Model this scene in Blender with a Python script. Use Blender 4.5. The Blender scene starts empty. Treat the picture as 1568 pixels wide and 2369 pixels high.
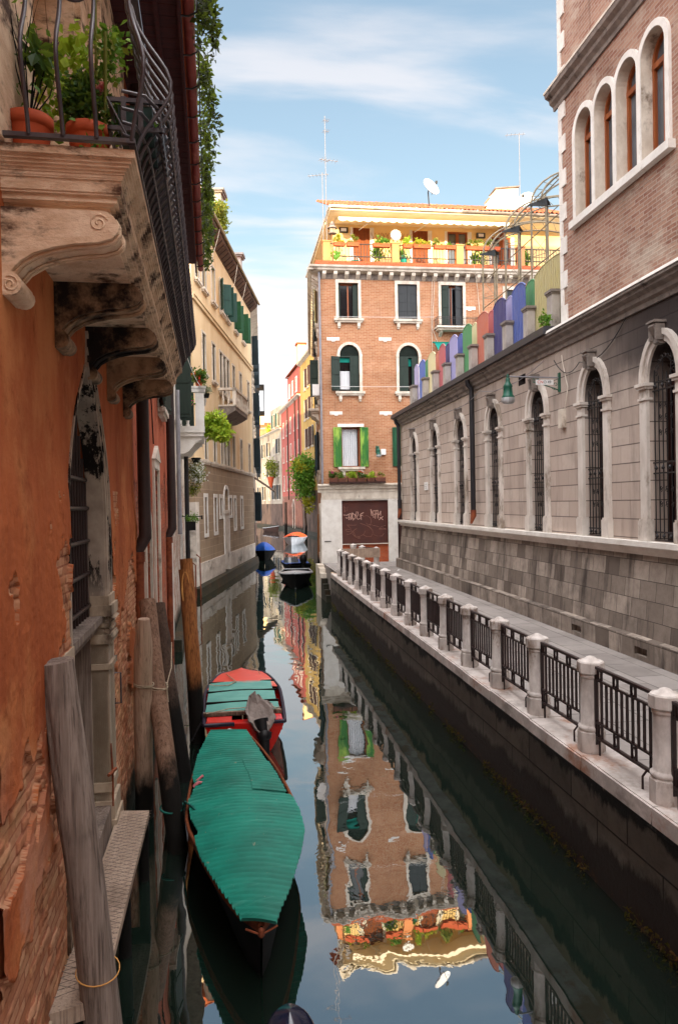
import bpy, math, random
from math import sin, cos, tan, pi, radians as rad, atan2, sqrt
from mathutils import Vector as V, Matrix, noise
random.seed(7)
S = bpy.context.scene
COL = S.collection

# ------------------------------------------------------------------ camera, world, sun, exposure
cd = bpy.data.cameras.new('camera'); cam = bpy.data.objects.new('camera', cd); COL.objects.link(cam)
S.camera = cam
yaw, pit, rol = rad(7.84), math.atan(19.1 / 1700), .018
F0 = V((sin(yaw), cos(yaw), 0)); R0 = V((cos(yaw), -sin(yaw), 0)); Z = V((0, 0, 1))
Fw = F0 * cos(pit) - Z * sin(pit); U0 = Z * cos(pit) + F0 * sin(pit)
Rt = R0 * cos(rol) - U0 * sin(rol); Up = U0 * cos(rol) + R0 * sin(rol)
cam.matrix_world = Matrix(((Rt.x, Up.x, -Fw.x, 0), (Rt.y, Up.y, -Fw.y, 0), (Rt.z, Up.z, -Fw.z, 4.2), (0, 0, 0, 1)))
cd.sensor_fit = 'VERTICAL'; cd.sensor_height = 36; cd.lens = 36 * 1700 / 2369
cd.clip_start = .05; cd.clip_end = 2000

SUN_EL, SUN_AZ = 8.0, 195.0      # degrees; the sun stands low behind the viewer, a little to the left
W = bpy.data.worlds.new('World'); S.world = W; W.use_nodes = True
S.view_settings.view_transform = 'Standard'; S.view_settings.look = 'None'
S.view_settings.gamma = 1; S.view_settings.exposure = 1.0

def world():
    nt = W.node_tree; nt.nodes.clear(); N = nt.nodes.new; L = nt.links.new
    out = N('ShaderNodeOutputWorld'); bg = N('ShaderNodeBackground'); bg.inputs[1].default_value = .15
    sky = N('ShaderNodeTexSky'); sky.sky_type = 'NISHITA'; sky.sun_disc = False
    sky.sun_elevation = rad(SUN_EL); sky.sun_rotation = rad(SUN_AZ); sky.air_density = 1.3; sky.dust_density = .6; sky.ozone_density = 3
    tc = N('ShaderNodeTexCoord'); sep = N('ShaderNodeSeparateXYZ'); L(tc.outputs['Generated'], sep.inputs[0])
    zz = N('ShaderNodeMath'); zz.operation = 'MAXIMUM'; L(sep.outputs[2], zz.inputs[0]); zz.inputs[1].default_value = 0
    za = N('ShaderNodeMath'); za.operation = 'ADD'; L(zz.outputs[0], za.inputs[0]); za.inputs[1].default_value = .22
    dx = N('ShaderNodeMath'); dx.operation = 'DIVIDE'; L(sep.outputs[0], dx.inputs[0]); L(za.outputs[0], dx.inputs[1])
    dy = N('ShaderNodeMath'); dy.operation = 'DIVIDE'; L(sep.outputs[1], dy.inputs[0]); L(za.outputs[0], dy.inputs[1])
    cb = N('ShaderNodeCombineXYZ'); L(dx.outputs[0], cb.inputs[0]); L(dy.outputs[0], cb.inputs[1])
    mp = N('ShaderNodeMapping'); L(cb.outputs[0], mp.inputs[0])
    mp.inputs['Rotation'].default_value = (0, 0, rad(-24)); mp.inputs['Scale'].default_value = (.7, 2.6, 1); mp.inputs['Location'].default_value = (3.1, 1.2, 0)
    n1 = N('ShaderNodeTexNoise'); L(mp.outputs[0], n1.inputs[0]); n1.inputs['Scale'].default_value = 1.3; n1.inputs['Detail'].default_value = 9; n1.inputs['Roughness'].default_value = .52; n1.inputs['Distortion'].default_value = .35
    mp2 = N('ShaderNodeMapping'); L(cb.outputs[0], mp2.inputs[0]); mp2.inputs['Scale'].default_value = (.5, .5, 1); mp2.inputs['Location'].default_value = (.2, 5, 0)
    n2 = N('ShaderNodeTexNoise'); L(mp2.outputs[0], n2.inputs[0]); n2.inputs['Scale'].default_value = .8; n2.inputs['Detail'].default_value = 2
    # cloud veil thickens towards the horizon
    e1 = N('ShaderNodeMapRange'); L(zz.outputs[0], e1.inputs[0]); e1.inputs[1].default_value = .08; e1.inputs[2].default_value = .55; e1.inputs[3].default_value = -.1; e1.inputs[4].default_value = -1.18
    e2 = N('ShaderNodeMapRange'); L(sep.outputs[0], e2.inputs[0]); e2.inputs[1].default_value = -.25; e2.inputs[2].default_value = .3; e2.inputs[3].default_value = -.22; e2.inputs[4].default_value = .16
    s1 = N('ShaderNodeMath'); s1.operation = 'MULTIPLY_ADD'; L(n1.outputs[0], s1.inputs[0]); s1.inputs[1].default_value = 3.0; L(e1.outputs[0], s1.inputs[2])
    s1b = N('ShaderNodeMath'); s1b.operation = 'ADD'; L(s1.outputs[0], s1b.inputs[0]); L(e2.outputs[0], s1b.inputs[1])
    s2 = N('ShaderNodeMath'); s2.operation = 'MULTIPLY_ADD'; L(n2.outputs[0], s2.inputs[0]); s2.inputs[1].default_value = .6; L(s1b.outputs[0], s2.inputs[2])
    rp = N('ShaderNodeMapRange'); rp.interpolation_type = 'SMOOTHSTEP'; L(s2.outputs[0], rp.inputs[0]); rp.inputs[1].default_value = .74; rp.inputs[2].default_value = 1.28; rp.inputs[3].default_value = .14; rp.inputs[4].default_value = .95
    lowc = N('ShaderNodeMapRange'); L(zz.outputs[0], lowc.inputs[0]); lowc.inputs[1].default_value = 0; lowc.inputs[2].default_value = .55
    cc = N('ShaderNodeMix'); cc.data_type = 'RGBA'; L(lowc.outputs[0], cc.inputs[0]); cc.inputs[6].default_value = (4.6, 4.5, 4.5, 1); cc.inputs[7].default_value = (2.7, 2.8, 3.05, 1)
    skc = N('ShaderNodeMix'); skc.data_type = 'RGBA'; skc.blend_type = 'MULTIPLY'; skc.inputs[0].default_value = 1
    L(sky.outputs[0], skc.inputs[6]); skc.inputs[7].default_value = (1.45, 1.18, 1.0, 1)
    mx = N('ShaderNodeMix'); mx.data_type = 'RGBA'; L(rp.outputs[0], mx.inputs[0]); L(skc.outputs[2], mx.inputs[6]); L(cc.outputs[2], mx.inputs[7])
    # added fill: sky overhead and behind, out of view, brightened for the shaded canal
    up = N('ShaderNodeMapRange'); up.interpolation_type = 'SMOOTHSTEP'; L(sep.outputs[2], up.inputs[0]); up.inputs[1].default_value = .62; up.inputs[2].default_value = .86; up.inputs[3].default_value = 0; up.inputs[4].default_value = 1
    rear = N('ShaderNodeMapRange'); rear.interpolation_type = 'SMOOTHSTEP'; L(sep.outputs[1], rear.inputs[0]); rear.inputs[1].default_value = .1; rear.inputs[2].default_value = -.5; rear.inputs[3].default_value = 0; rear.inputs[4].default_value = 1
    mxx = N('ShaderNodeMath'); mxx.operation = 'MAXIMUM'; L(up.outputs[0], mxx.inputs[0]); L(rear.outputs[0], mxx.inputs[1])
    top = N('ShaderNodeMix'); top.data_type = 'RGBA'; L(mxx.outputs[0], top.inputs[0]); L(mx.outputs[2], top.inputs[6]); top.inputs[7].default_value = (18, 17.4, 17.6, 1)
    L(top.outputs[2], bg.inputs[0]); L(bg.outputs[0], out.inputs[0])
world()
S.cycles.diffuse_bounces = 6; S.cycles.max_bounces = 10
ld = bpy.data.lights.new('sun', 'SUN'); ld.energy = 5; ld.angle = rad(.5); ld.color = (1, .77, .43)
sun = bpy.data.objects.new('sun', ld); COL.objects.link(sun)
sd = V((sin(rad(SUN_AZ)) * cos(rad(SUN_EL)), cos(rad(SUN_AZ)) * cos(rad(SUN_EL)), sin(rad(SUN_EL))))
sun.rotation_euler = sd.to_track_quat('Z', 'Y').to_euler()

# ------------------------------------------------------------------ mesh helpers
class Fr:
    """Local frame of a facade: u along it, n out of it, z up. heading in degrees right of +Y."""
    def __init__(s, o, ang, side=1):
        a = rad(ang); s.o = V((o[0], o[1], 0)); s.u = V((sin(a), cos(a), 0)); s.n = V((cos(a), -sin(a), 0)) * side
    def P(s, u, n, z): return s.o + s.u * u + s.n * n + V((0, 0, z))
WF = Fr((0, 0), 90, -1)      # world frame: u = +X, n = +Y

class MB:
    def __init__(s): s.v = []; s.f = []; s.mi = []; s.sm = []
    def poly(s, pts, mi=0, sm=False):
        k = len(s.v); s.v += [V(p) for p in pts]; s.f.append(list(range(k, k + len(pts)))); s.mi.append(mi); s.sm.append(sm); return s
    def grid(s, rows, mi=0, sm=True, cu=False, cv=False):
        k = len(s.v); nr = len(rows); nc = len(rows[0])
        for r in rows: s.v += [V(p) for p in r]
        for i in range(nr if cu else nr - 1):
            for j in range(nc if cv else nc - 1):
                a = k + i * nc + j; b = k + i * nc + (j + 1) % nc; i2 = (i + 1) % nr
                s.f.append([a, b, k + i2 * nc + (j + 1) % nc, k + i2 * nc + j]); s.mi.append(mi); s.sm.append(sm)
        return s
    def box(s, F, u0, u1, n0, n1, z0, z1, mi=0):
        q = [F.P(u, n, z) for z in (z0, z1) for n in (n0, n1) for u in (u0, u1)]
        for f in ((0, 1, 5, 4), (2, 6, 7, 3), (0, 4, 6, 2), (1, 3, 7, 5), (4, 5, 7, 6), (0, 2, 3, 1)): s.poly([q[i] for i in f], mi)
        return s
    def hexa(s, q, mi=0):      # q: 4 bottom corners then 4 top corners
        for f in ((0, 1, 2, 3), (4, 5, 6, 7), (0, 1, 5, 4), (1, 2, 6, 5), (2, 3, 7, 6), (3, 0, 4, 7)): s.poly([q[i] for i in f], mi)
        return s
    def prism(s, F, pts, n0, n1, mi=0, axis='n'):
        """pts (u,z) extruded over n (axis n), or (n,z) extruded over u (axis u)."""
        g = (lambda p, d: F.P(p[0], d, p[1])) if axis == 'n' else (lambda p, d: F.P(d, p[0], p[1]))
        a = [g(p, n0) for p in pts]; b = [g(p, n1) for p in pts]
        s.poly(a, mi); s.poly(list(reversed(b)), mi)
        for i in range(len(pts)):
            j = (i + 1) % len(pts); s.poly([a[i], a[j], b[j], b[i]], mi)
        return s
    def tube(s, pts, r, seg=8, mi=0, cap=True, sm=True, flat=1):
        pts = [V(p) for p in pts]; n = len(pts); rows = []
        rr = r if isinstance(r, (list, tuple)) else [r] * n
        d0 = (pts[1] - pts[0]).normalized(); a = d0.orthogonal().normalized()
        for i in range(n):
            d = (pts[min(i + 1, n - 1)] - pts[max(i - 1, 0)]).normalized()
            a = (a - d * a.dot(d)); a = a.normalized() if a.length > 1e-6 else d.orthogonal().normalized()
            b = d.cross(a)
            rows.append([pts[i] + a * (rr[i] * cos(t)) + b * (rr[i] * flat * sin(t)) for t in (2 * pi * k / seg for k in range(seg))])
        s.grid(rows, mi, sm, cv=True)
        if cap: s.poly(rows[0], mi); s.poly(list(reversed(rows[-1])), mi)
        return s
    def lathe(s, c, prof, seg=12, mi=0, sm=True, ph=0):
        c = V(c); rows = [[c + V((r * cos(t), r * sin(t), z)) for t in (ph + 2 * pi * k / seg for k in range(seg))] for r, z in prof]
        s.grid(rows, mi, sm, cv=True)
        if prof[0][0] > 1e-4: s.poly(rows[0], mi)
        if prof[-1][0] > 1e-4: s.poly(list(reversed(rows[-1])), mi)
        return s
    def leaf(s, c, size, up=.3, mi=0, asp=.55):
        d = V((random.uniform(-1, 1), random.uniform(-1, 1), random.uniform(-1 + up, 1))).normalized()
        e = d.orthogonal(); e.rotate(Matrix.Rotation(random.uniform(0, 6.28), 3, d)); e = e.normalized(); g = d.cross(e)
        L_ = size * random.uniform(.6, 1.3); w = L_ * asp; c = V(c)
        s.poly([c, c + d * L_ * .5 + e * w * .5 + g * w * .12, c + d * L_, c + d * L_ * .5 - e * w * .5 + g * w * .12], mi)
        return s
    def bush(s, c, rad3, n, size, mi=0, clump=None, up=.3, asp=.55):
        c = V(c); k = clump or max(3, n // 22)
        cs = []
        for _ in range(k):
            while True:
                p = V((random.uniform(-1, 1), random.uniform(-1, 1), random.uniform(-1, 1)))
                if p.length < 1: break
            cs.append(c + V((p.x * rad3[0], p.y * rad3[1], p.z * rad3[2])) * .85)
        m = min(rad3) * .42
        for i in range(n):
            q = random.choice(cs); p = V((random.gauss(0, 1), random.gauss(0, 1), random.gauss(0, 1))) * m * .55
            s.leaf(q + p, size, up, mi, asp)
        return s
    def build(s, name, mat, parent=None, label=None, cat=None, group=None, kind=None, loc=None, uvF=None):
        o0 = V(parent['_o']) if parent is not None and '_o' in parent else (V(loc) if loc is not None else None)
        if o0 is None:
            o0 = V((sum(p.x for p in s.v), sum(p.y for p in s.v), 0)) / max(1, len(s.v)); o0.z = min(p.z for p in s.v)
        me = bpy.data.meshes.new(name); me.from_pydata([tuple(p - o0) for p in s.v], [], s.f)
        for m in (mat if isinstance(mat, (list, tuple)) else [mat]): me.materials.append(m)
        uv = me.uv_layers.new(name='UVMap'); data = [0.0] * (2 * len(me.loops)); li = 0
        for k, f in enumerate(s.f):
            a = s.v[f[0]]; n = V((0, 0, 0))
            for i in range(1, len(f) - 1): n += (s.v[f[i]] - a).cross(s.v[f[i + 1]] - a)
            n = n.normalized() if n.length > 0 else V((0, 0, 1))
            if abs(n.z) > .75: ax, ay = V((1, 0, 0)), V((0, 1, 0))
            else:
                ax = V((-n.y, n.x, 0)).normalized()
                if ax.y < -.01 or (abs(ax.y) <= .01 and ax.x < 0): ax = -ax
                ay = V((0, 0, 1))
            for i in f:
                p = s.v[i]; data[li] = (p - uvF.o).dot(uvF.u) if uvF else p.dot(ax); data[li + 1] = p.z if uvF else p.dot(ay); li += 2
        uv.data.foreach_set('uv', data)
        me.polygons.foreach_set('material_index', s.mi); me.polygons.foreach_set('use_smooth', s.sm)
        me.update()
        o = bpy.data.objects.new(name, me); COL.objects.link(o)
        if parent is not None:
            o.parent = parent
            if not ('_o' in parent): o.location = o0
        else: o.location = o0
        if parent is not None and '_o' in parent and parent.get('_root'): pass
        o['_o'] = tuple(o0)
        tag(o, label, cat, group, kind)
        return o

def tag(o, label=None, cat=None, group=None, kind=None):
    if label: o['label'] = label
    if cat: o['category'] = cat
    if group: o['group'] = group
    if kind: o['kind'] = kind
    return o
def thing(name, label, cat, loc, group=None):
    o = bpy.data.objects.new(name, None); COL.objects.link(o); o.location = loc; o.empty_display_size = .3
    o['_o'] = tuple(loc); return tag(o, label, cat, group)
def kids(o): return [c for c in o.children]
def dup(o, loc, label=None, parent=None, group=None, rz=None):
    c = o.copy(); COL.objects.link(c)
    if parent is None:
        c.location = loc
        if rz is not None: c.rotation_euler = (0, 0, rz)
        if label: c['label'] = label
        if group: c['group'] = group
    else: c.parent = parent
    for k in kids(o): dup(k, None, None, c)
    return c
ORD = ['nearest', 'second', 'third', 'fourth', 'fifth', 'sixth', 'seventh', 'eighth', 'ninth', 'tenth', 'eleventh', 'twelfth', 'thirteenth', 'fourteenth', 'fifteenth', 'sixteenth', 'seventeenth', 'eighteenth']

# ------------------------------------------------------------------ material helpers
def hx(h, k=1.0):
    h = h.lstrip('#'); c = [int(h[i:i + 2], 16) / 255 for i in (0, 2, 4)]
    return tuple(((x / 12.92) if x <= .04045 else ((x + .055) / 1.055) ** 2.4) * k for x in c) + (1,)
class G:
    def __init__(s, name, rough=.85, spec=.3, metal=0):
        s.m = bpy.data.materials.new(name); s.m.use_nodes = True; s.nt = s.m.node_tree
        s.b = s.nt.nodes['Principled BSDF']; s.b.inputs['Roughness'].default_value = rough
        s.b.inputs['Specular IOR Level'].default_value = spec; s.b.inputs['Metallic'].default_value = metal
        s.tc = s.N('ShaderNodeTexCoord')
    def N(s, t, **kw):
        n = s.nt.nodes.new(t)
        for k, v in kw.items(): setattr(n, k, v)
        return n
    def L(s, a, b): s.nt.links.new(a, b)
    def put(s, inp, v):
        if isinstance(v, bpy.types.NodeSocket): s.L(v, inp)
        else: inp.default_value = v
    def co(s, kind='Object', scale=(1, 1, 1), loc=(0, 0, 0), rot=(0, 0, 0)):
        m = s.N('ShaderNodeMapping'); s.L(s.tc.outputs[kind], m.inputs[0])
        m.inputs['Scale'].default_value = scale; m.inputs['Location'].default_value = loc; m.inputs['Rotation'].default_value = rot
        return m.outputs[0]
    def noise(s, vec, scale=3, det=5, ro=.6, dist=0):
        n = s.N('ShaderNodeTexNoise'); s.L(vec, n.inputs[0]); n.inputs['Scale'].default_value = scale
        n.inputs['Detail'].default_value = det; n.inputs['Roughness'].default_value = ro; n.inputs['Distortion'].default_value = dist
        return n.outputs[0]
    def ramp(s, v, a, b, lo=0., hi=1., smooth=True):
        m = s.N('ShaderNodeMapRange'); m.interpolation_type = 'SMOOTHSTEP' if smooth else 'LINEAR'
        s.put(m.inputs[0], v); m.inputs[1].default_value = a; m.inputs[2].default_value = b; m.inputs[3].default_value = lo; m.inputs[4].default_value = hi
        return m.outputs[0]
    def math(s, op, a, b=0., c=None):
        m = s.N('ShaderNodeMath'); m.operation = op; s.put(m.inputs[0], a); s.put(m.inputs[1], b)
        if c is not None: s.put(m.inputs[2], c)
        return m.outputs[0]
    def mix(s, f, a, b, mode='MIX'):
        m = s.N('ShaderNodeMix'); m.data_type = 'RGBA'; m.blend_type = mode
        s.put(m.inputs[0], f); s.put(m.inputs[6], a); s.put(m.inputs[7], b); return m.outputs[2]
    def z(s, kind='UV'):
        n = s.N('ShaderNodeSeparateXYZ'); s.L(s.tc.outputs[kind], n.inputs[0]); return n.outputs[1 if kind == 'UV' else 2]
    def bump(s, h, strength=.3, dist=.02, prev=None):
        b = s.N('ShaderNodeBump'); s.put(b.inputs['Height'], h); b.inputs['Strength'].default_value = strength; b.inputs['Distance'].default_value = dist
        if prev is not None: s.L(prev, b.inputs['Normal'])
        return b.outputs[0]
    def brick(s, vec, w, h, mortar, c1, c2, cm, bias=0, off=.5):
        n = s.N('ShaderNodeTexBrick'); s.L(vec, n.inputs[0]); n.inputs['Scale'].default_value = 1
        n.inputs['Brick Width'].default_value = w; n.inputs['Row Height'].default_value = h; n.inputs['Mortar Size'].default_value = mortar
        n.inputs['Mortar Smooth'].default_value = .3; n.inputs['Bias'].default_value = bias; n.offset = off
        s.put(n.inputs['Color1'], c1); s.put(n.inputs['Color2'], c2); s.put(n.inputs['Mortar'], cm)
        return n.outputs[0], n.outputs[1]
    def done(s, col, nor=None, rough=None):
        s.put(s.b.inputs['Base Color'], col)
        if nor is not None: s.L(nor, s.b.inputs['Normal'])
        if rough is not None: s.put(s.b.inputs['Roughness'], rough)
        return s.m
    def wobble(s, vec, amt, scale=2):
        n = s.N('ShaderNodeTexNoise'); s.L(vec, n.inputs[0]); n.inputs['Scale'].default_value = scale; n.inputs['Detail'].default_value = 3
        v = s.N('ShaderNodeVectorMath'); v.operation = 'MULTIPLY_ADD'; s.L(n.outputs[1], v.inputs[0]); v.inputs[1].default_value = (amt, amt, 0); s.L(vec, v.inputs[2]); return v.outputs[0]
    def algae(s, col, z0=.5, soft=.35, c='#1a1c12', kind='UV', inv=False):
        n = s.noise(s.co('UV', (1, .6, 1)), 1.6, 6, .7)
        h = s.math('MULTIPLY_ADD', n, -1.6, s.z('UV'))
        f = s.ramp(h, z0 - .8 - soft, z0 - .8 + soft, 1, 0)
        return s.mix(f, col, hx(c))

def simple(name, c1, c2=None, scale=4, rough=.8, bump=.25, coord='Object', st=(1, 1, 1), spec=.3, metal=0, dist=.01, c3=None, t=.6):
    g = G(name, rough, spec, metal); v = g.co(coord, st); n = g.noise(v, scale, 7, .65)
    col = g.mix(g.ramp(n, .3, .7), hx(c1) if isinstance(c1, str) else c1, hx(c2 or c1) if not isinstance(c2, tuple) else c2)
    if c3: col = g.mix(g.ramp(g.noise(g.co(coord, st, (7, 3, 1)), scale * .45, 6, .7), t - .06, t + .1), col, hx(c3))
    nor = g.bump(g.noise(v, scale * 5, 4, .7), bump, dist) if bump else None
    return g.done(col, nor)

def m_brick(name, c1, c2, cm, patches=None, w=.25, h=.068, mort=.009, dirt='#3a2a22', dirtamt=.5, bump=.5, algae=None, stain=None, light=None):
    g = G(name, .9, .2); uv = g.co('UV'); wv = g.wobble(uv, .012, 6)
    b, f = g.brick(wv, w, h, mort, hx(c1), hx(c2), hx(cm), -.1)
    col = g.mix(g.ramp(g.noise(g.co('UV', (1, 1, 1), (3, 9, 0)), 9, 5, .7), .35, .75, 0, .55), b, hx(c2), 'MIX')
    col = g.mix(g.ramp(g.noise(uv, .55, 6, .6), .45, .8, 0, dirtamt), col, hx(dirt))
    if light: col = g.mix(g.ramp(g.noise(g.co('UV', (.8, 1.3, 1), (5, 2, 0)), .8, 7, .72), .5, .68, 0, light[1]), col, hx(light[0]))
    if patches: col = g.mix(g.ramp(g.noise(g.co('UV', (1, 1, 1), (17, 4, 0)), .7, 8, .7), patches[1], patches[1] + .03), col, hx(patches[0]))
    col = g.mix(g.ramp(g.noise(g.co('UV', (5, .5, 1)), 1.1, 4, .6), .56, .8, 0, .4), col, hx(dirt))
    if algae: col = g.algae(col, algae)
    hh = g.math('MULTIPLY_ADD', f, -1, g.math('MULTIPLY', g.noise(uv, 26, 3, .7), .5))
    return g.done(col, g.bump(hh, bump, .02))

def m_ashlar(name, c1, c2, cm, w, h, mort, dark='#1d1817', darkfn=None, streak=.5, bump=.6, off=.5, row0=0., algae=None):
    g = G(name, .85, .25); uv = g.co('UV', (1, 1, 1), (0, -row0, 0)); wv = g.wobble(uv, .006, 4)
    b, f = g.brick(wv, w, h, mort, hx(c1), hx(c2), hx(cm), 0, off)
    col = g.mix(g.ramp(g.noise(uv, 5, 8, .7), .35, .7, 0, .45), b, hx(c2))
    col = g.mix(g.ramp(g.noise(g.co('UV', (3.2, .55, 1)), .9, 6, .65), .48, .72, 0, streak), col, hx(dark))
    col = g.mix(g.ramp(g.noise(g.co('UV', (1, 1, 1), (4, 4, 0)), .8, 6, .6), .5, .78, 0, streak * .7), col, hx(dark))
    if darkfn: col = darkfn(g, col)
    if algae: col = g.algae(col, algae)
    hh = g.math('MULTIPLY_ADD', f, -1, g.math('MULTIPLY', g.noise(uv, 18, 5, .7), .35))
    return g.done(col, g.bump(hh, bump, .025))

# ------------------------------------------------------------------ materials
def m_peel(name, p1, p2, b1, b2, cm, level, amt, dark='#3a1c10', algae=.75):
    """Old plaster that has fallen off low on the wall and bares the bricks."""
    g = G(name, .92, .15); uv = g.co('UV'); wv = g.wobble(g.wobble(uv, .10, 1.3), .03, 9)
    b, f = g.brick(wv, .27, .085, .014, hx(b1), hx(b2), hx(cm), -.1)
    b = g.mix(g.ramp(g.noise(uv, 7, 6, .7), .35, .7, 0, .6), b, hx(p1)); keep = g.ramp(g.noise(g.co('UV', (1, 1.3, 1), (31, 7, 0)), 1.7, 7, .72), .44, .56); b = g.mix(keep, b, g.mix(g.ramp(g.noise(uv, 12, 5, .7), .35, .7), hx(p2), hx(p1)))
    n = g.noise(uv, 1.1, 9, .68); n2 = g.noise(g.co('UV', (1, 1, 1), (9, 2, 0)), 3.2, 8, .7)
    pl = g.mix(g.ramp(g.noise(g.co('UV', (2.2, .35, 1)), 1.1, 6, .6), .35, .72), hx(p1), hx(p2))
    pl = g.mix(g.ramp(n2, .52, .72, 0, .5), pl, hx(dark))
    h = g.math('MULTIPLY_ADD', n, amt, g.math('MULTIPLY_ADD', g.z('UV'), -.32, level * .32))
    mask = g.ramp(h, amt * .5 - .015, amt * .5 + .05)
    edge = g.math('MULTIPLY', g.ramp(h, amt * .5 - .05, amt * .5), g.ramp(h, amt * .5, amt * .5 + .05, 1, 0))
    col = g.mix(mask, pl, b); col = g.mix(g.math('MULTIPLY', edge, .7), col, hx(dark))
    col = g.mix(g.ramp(g.noise(uv, .5, 4, .6), .55, .75, 0, .35), col, hx(dark))
    if algae: col = g.algae(col, algae, .3)
    fine = g.math('MULTIPLY', g.noise(uv, 14, 6, .75), .3)
    bh = g.math('MULTIPLY_ADD', g.math('MULTIPLY', f, g.math('SUBTRACT', 1, keep)), -.9, g.math('MULTIPLY_ADD', keep, .35, g.math('MULTIPLY', g.noise(uv, 6, 7, .78), 1.5)))
    mh = g.N('ShaderNodeMix'); g.put(mh.inputs[0], mask); g.put(mh.inputs[2], g.math('ADD', fine, 1.1)); g.put(mh.inputs[3], bh)
    return g.done(col, g.bump(mh.outputs[0], .85, .035))

M = {}
def m_orange():
    g = G('orange_plaster', .93, .12); uv = g.co('UV')
    col = g.mix(g.ramp(g.noise(g.co('UV', (1.3, .28, 1)), 1.0, 6, .62), .35, .68), hx('#bb6a40'), hx('#9c5230'))
    col = g.mix(g.ramp(g.noise(g.co('UV', (1, .7, 1), (4, 9, 0)), .75, 7, .7), .48, .66, 0, .55), col, hx('#d0905c'))
    low = g.ramp(g.z('UV'), 1.2, 3.6, 1, 0)
    col = g.mix(g.math('MULTIPLY', low, g.ramp(g.noise(g.co('UV', (1, .8, 1), (8, 2, 0)), 1.2, 8, .72), .46, .62, 0, .8)), col, hx('#b88a74'))
    col = g.mix(g.ramp(g.noise(g.co('UV', (1, .6, 1), (2, 8, 0)), 2.6, 8, .75), .54, .70, 0, .65), col, hx('#6c3018'))
    col = g.mix(g.ramp(g.noise(uv, 16, 5, .7), .55, .8, 0, .5), col, hx('#8a4424'))
    col = g.algae(col, .6, .3)
    h = g.math('ADD', g.math('MULTIPLY', g.noise(uv, 4, 8, .75), 1.0), g.math('MULTIPLY', g.noise(uv, 30, 4, .7), .25))
    return g.done(col, g.bump(h, .6, .03))
M['orange'] = m_orange()
def m_bare():
    g = G('bare_crumbling_brick', .93, .12); uv = g.co('UV'); b, f = g.brick(uv, .25, .075, .008, hx('#c69878'), hx('#a86c4e'), hx('#96604a'), -.1)
    col = g.mix(g.ramp(g.noise(uv, 6, 7, .7), .42, .66, 0, .6), b, hx('#ac6c4a')); col = g.mix(g.ramp(g.noise(uv, 2.2, 7, .72), .5, .66, 0, .6), col, hx('#c49c70')); col = g.mix(g.ramp(g.noise(g.co('UV', (1, 1, 1), (6, 6, 0)), 3.1, 7, .72), .55, .7, 0, .7), col, hx('#5c2c1c'))
    col = g.algae(col, .6, .3)
    return g.done(col, g.bump(g.noise(uv, 22, 6, .75), .5, .012))
M['bare'] = m_bare()
M['redplast'] = m_peel('red_plaster', '#a8553c', '#bb6a4c', '#b08068', '#8a4a38', '#94705c', 4.6, 1.5)
M['palewall'] = m_peel('pale_plaster', '#cfc6b6', '#b9ada0', '#a86a58', '#925040', '#a08d80', 5.0, 1.6)
M['istria'] = simple('white_stone', '#d8d0c2', '#b8ac9c', 3, .75, .3, 'Object', (1, 1, .6), c3='#6b5a4a', t=.62)
M['hallstone'] = simple('window_surround_stone', '#d6cfc6', '#bdb4aa', 3, .7, .2, 'Object', (1, 1, .5), c3='#85786a', t=.57)
M['istria_clean'] = simple('clean_white_stone', '#e2dfd8', '#cfcac2', 2.5, .7, .15, 'Object', c3='#a89c8c', t=.66)
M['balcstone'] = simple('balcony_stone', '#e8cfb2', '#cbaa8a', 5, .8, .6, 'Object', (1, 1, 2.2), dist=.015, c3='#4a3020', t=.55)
M['corbel'] = simple('corbel_stone', '#b09272', '#7c6048', 3, .8, .5, 'Object', c3='#18100c', t=.48)  # black soot patches, spread further to paint in deep shade under the balcony
M['jamb'] = simple('jamb_stone', '#b8a792', '#94836f', 2.2, .85, .5, 'Object', (1, 1, .5), c3='#4a3c30', t=.58)
def m_gatejamb():
    g = G('peeling_jamb_stone', .85, .2); v = g.co('Object', (1.4, 1.4, .45)); n = g.noise(v, 2.4, 8, .7)
    col = g.mix(g.ramp(g.noise(g.co('Object'), 4, 6, .6), .3, .7), hx('#b4a594'), hx('#94867a'))
    col = g.mix(g.math('MULTIPLY', g.ramp(n, .52, .56), g.ramp(g.z('Object'), 3.1, 3.6)), col, hx('#1c1614'))
    col = g.mix(g.ramp(g.noise(g.co('Object', (1, 1, .6), (5, 5, 5)), 2.2, 7, .7), .56, .7, 0, .7), col, hx('#5a4c40'))
    return g.done(col, g.bump(g.noise(v, 8, 6, .7), .5, .015))
M['gatejamb'] = m_gatejamb()
M['poststone'] = simple('post_stone', '#d4cec8', '#aaa29c', 6, .8, .35, 'Object', (1, 1, .5), c3='#7a6452', t=.6)
def m_curb():
    g = G('curb_stone', .75, .3); v = g.co('Object'); n = g.noise(v, 2.5, 8, .7)
    col = g.mix(g.ramp(n, .3, .7), hx('#d2cac4'), hx('#a49c96'))
    col = g.mix(g.ramp(g.noise(g.co('Object', (1, .7, 1), (3, 3, 0)), 1.4, 7, .7), .50, .66, 0, .8), col, hx('#94603e'))
    col = g.mix(g.ramp(g.noise(g.co('Object', (1, .5, 1), (8, 1, 0)), 1.1, 6, .7), .58, .7, 0, .6), col, hx('#5c5048'))
    return g.done(col, g.bump(g.noise(v, 14, 5, .7), .3, .01))
M['curb'] = m_curb()
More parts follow.
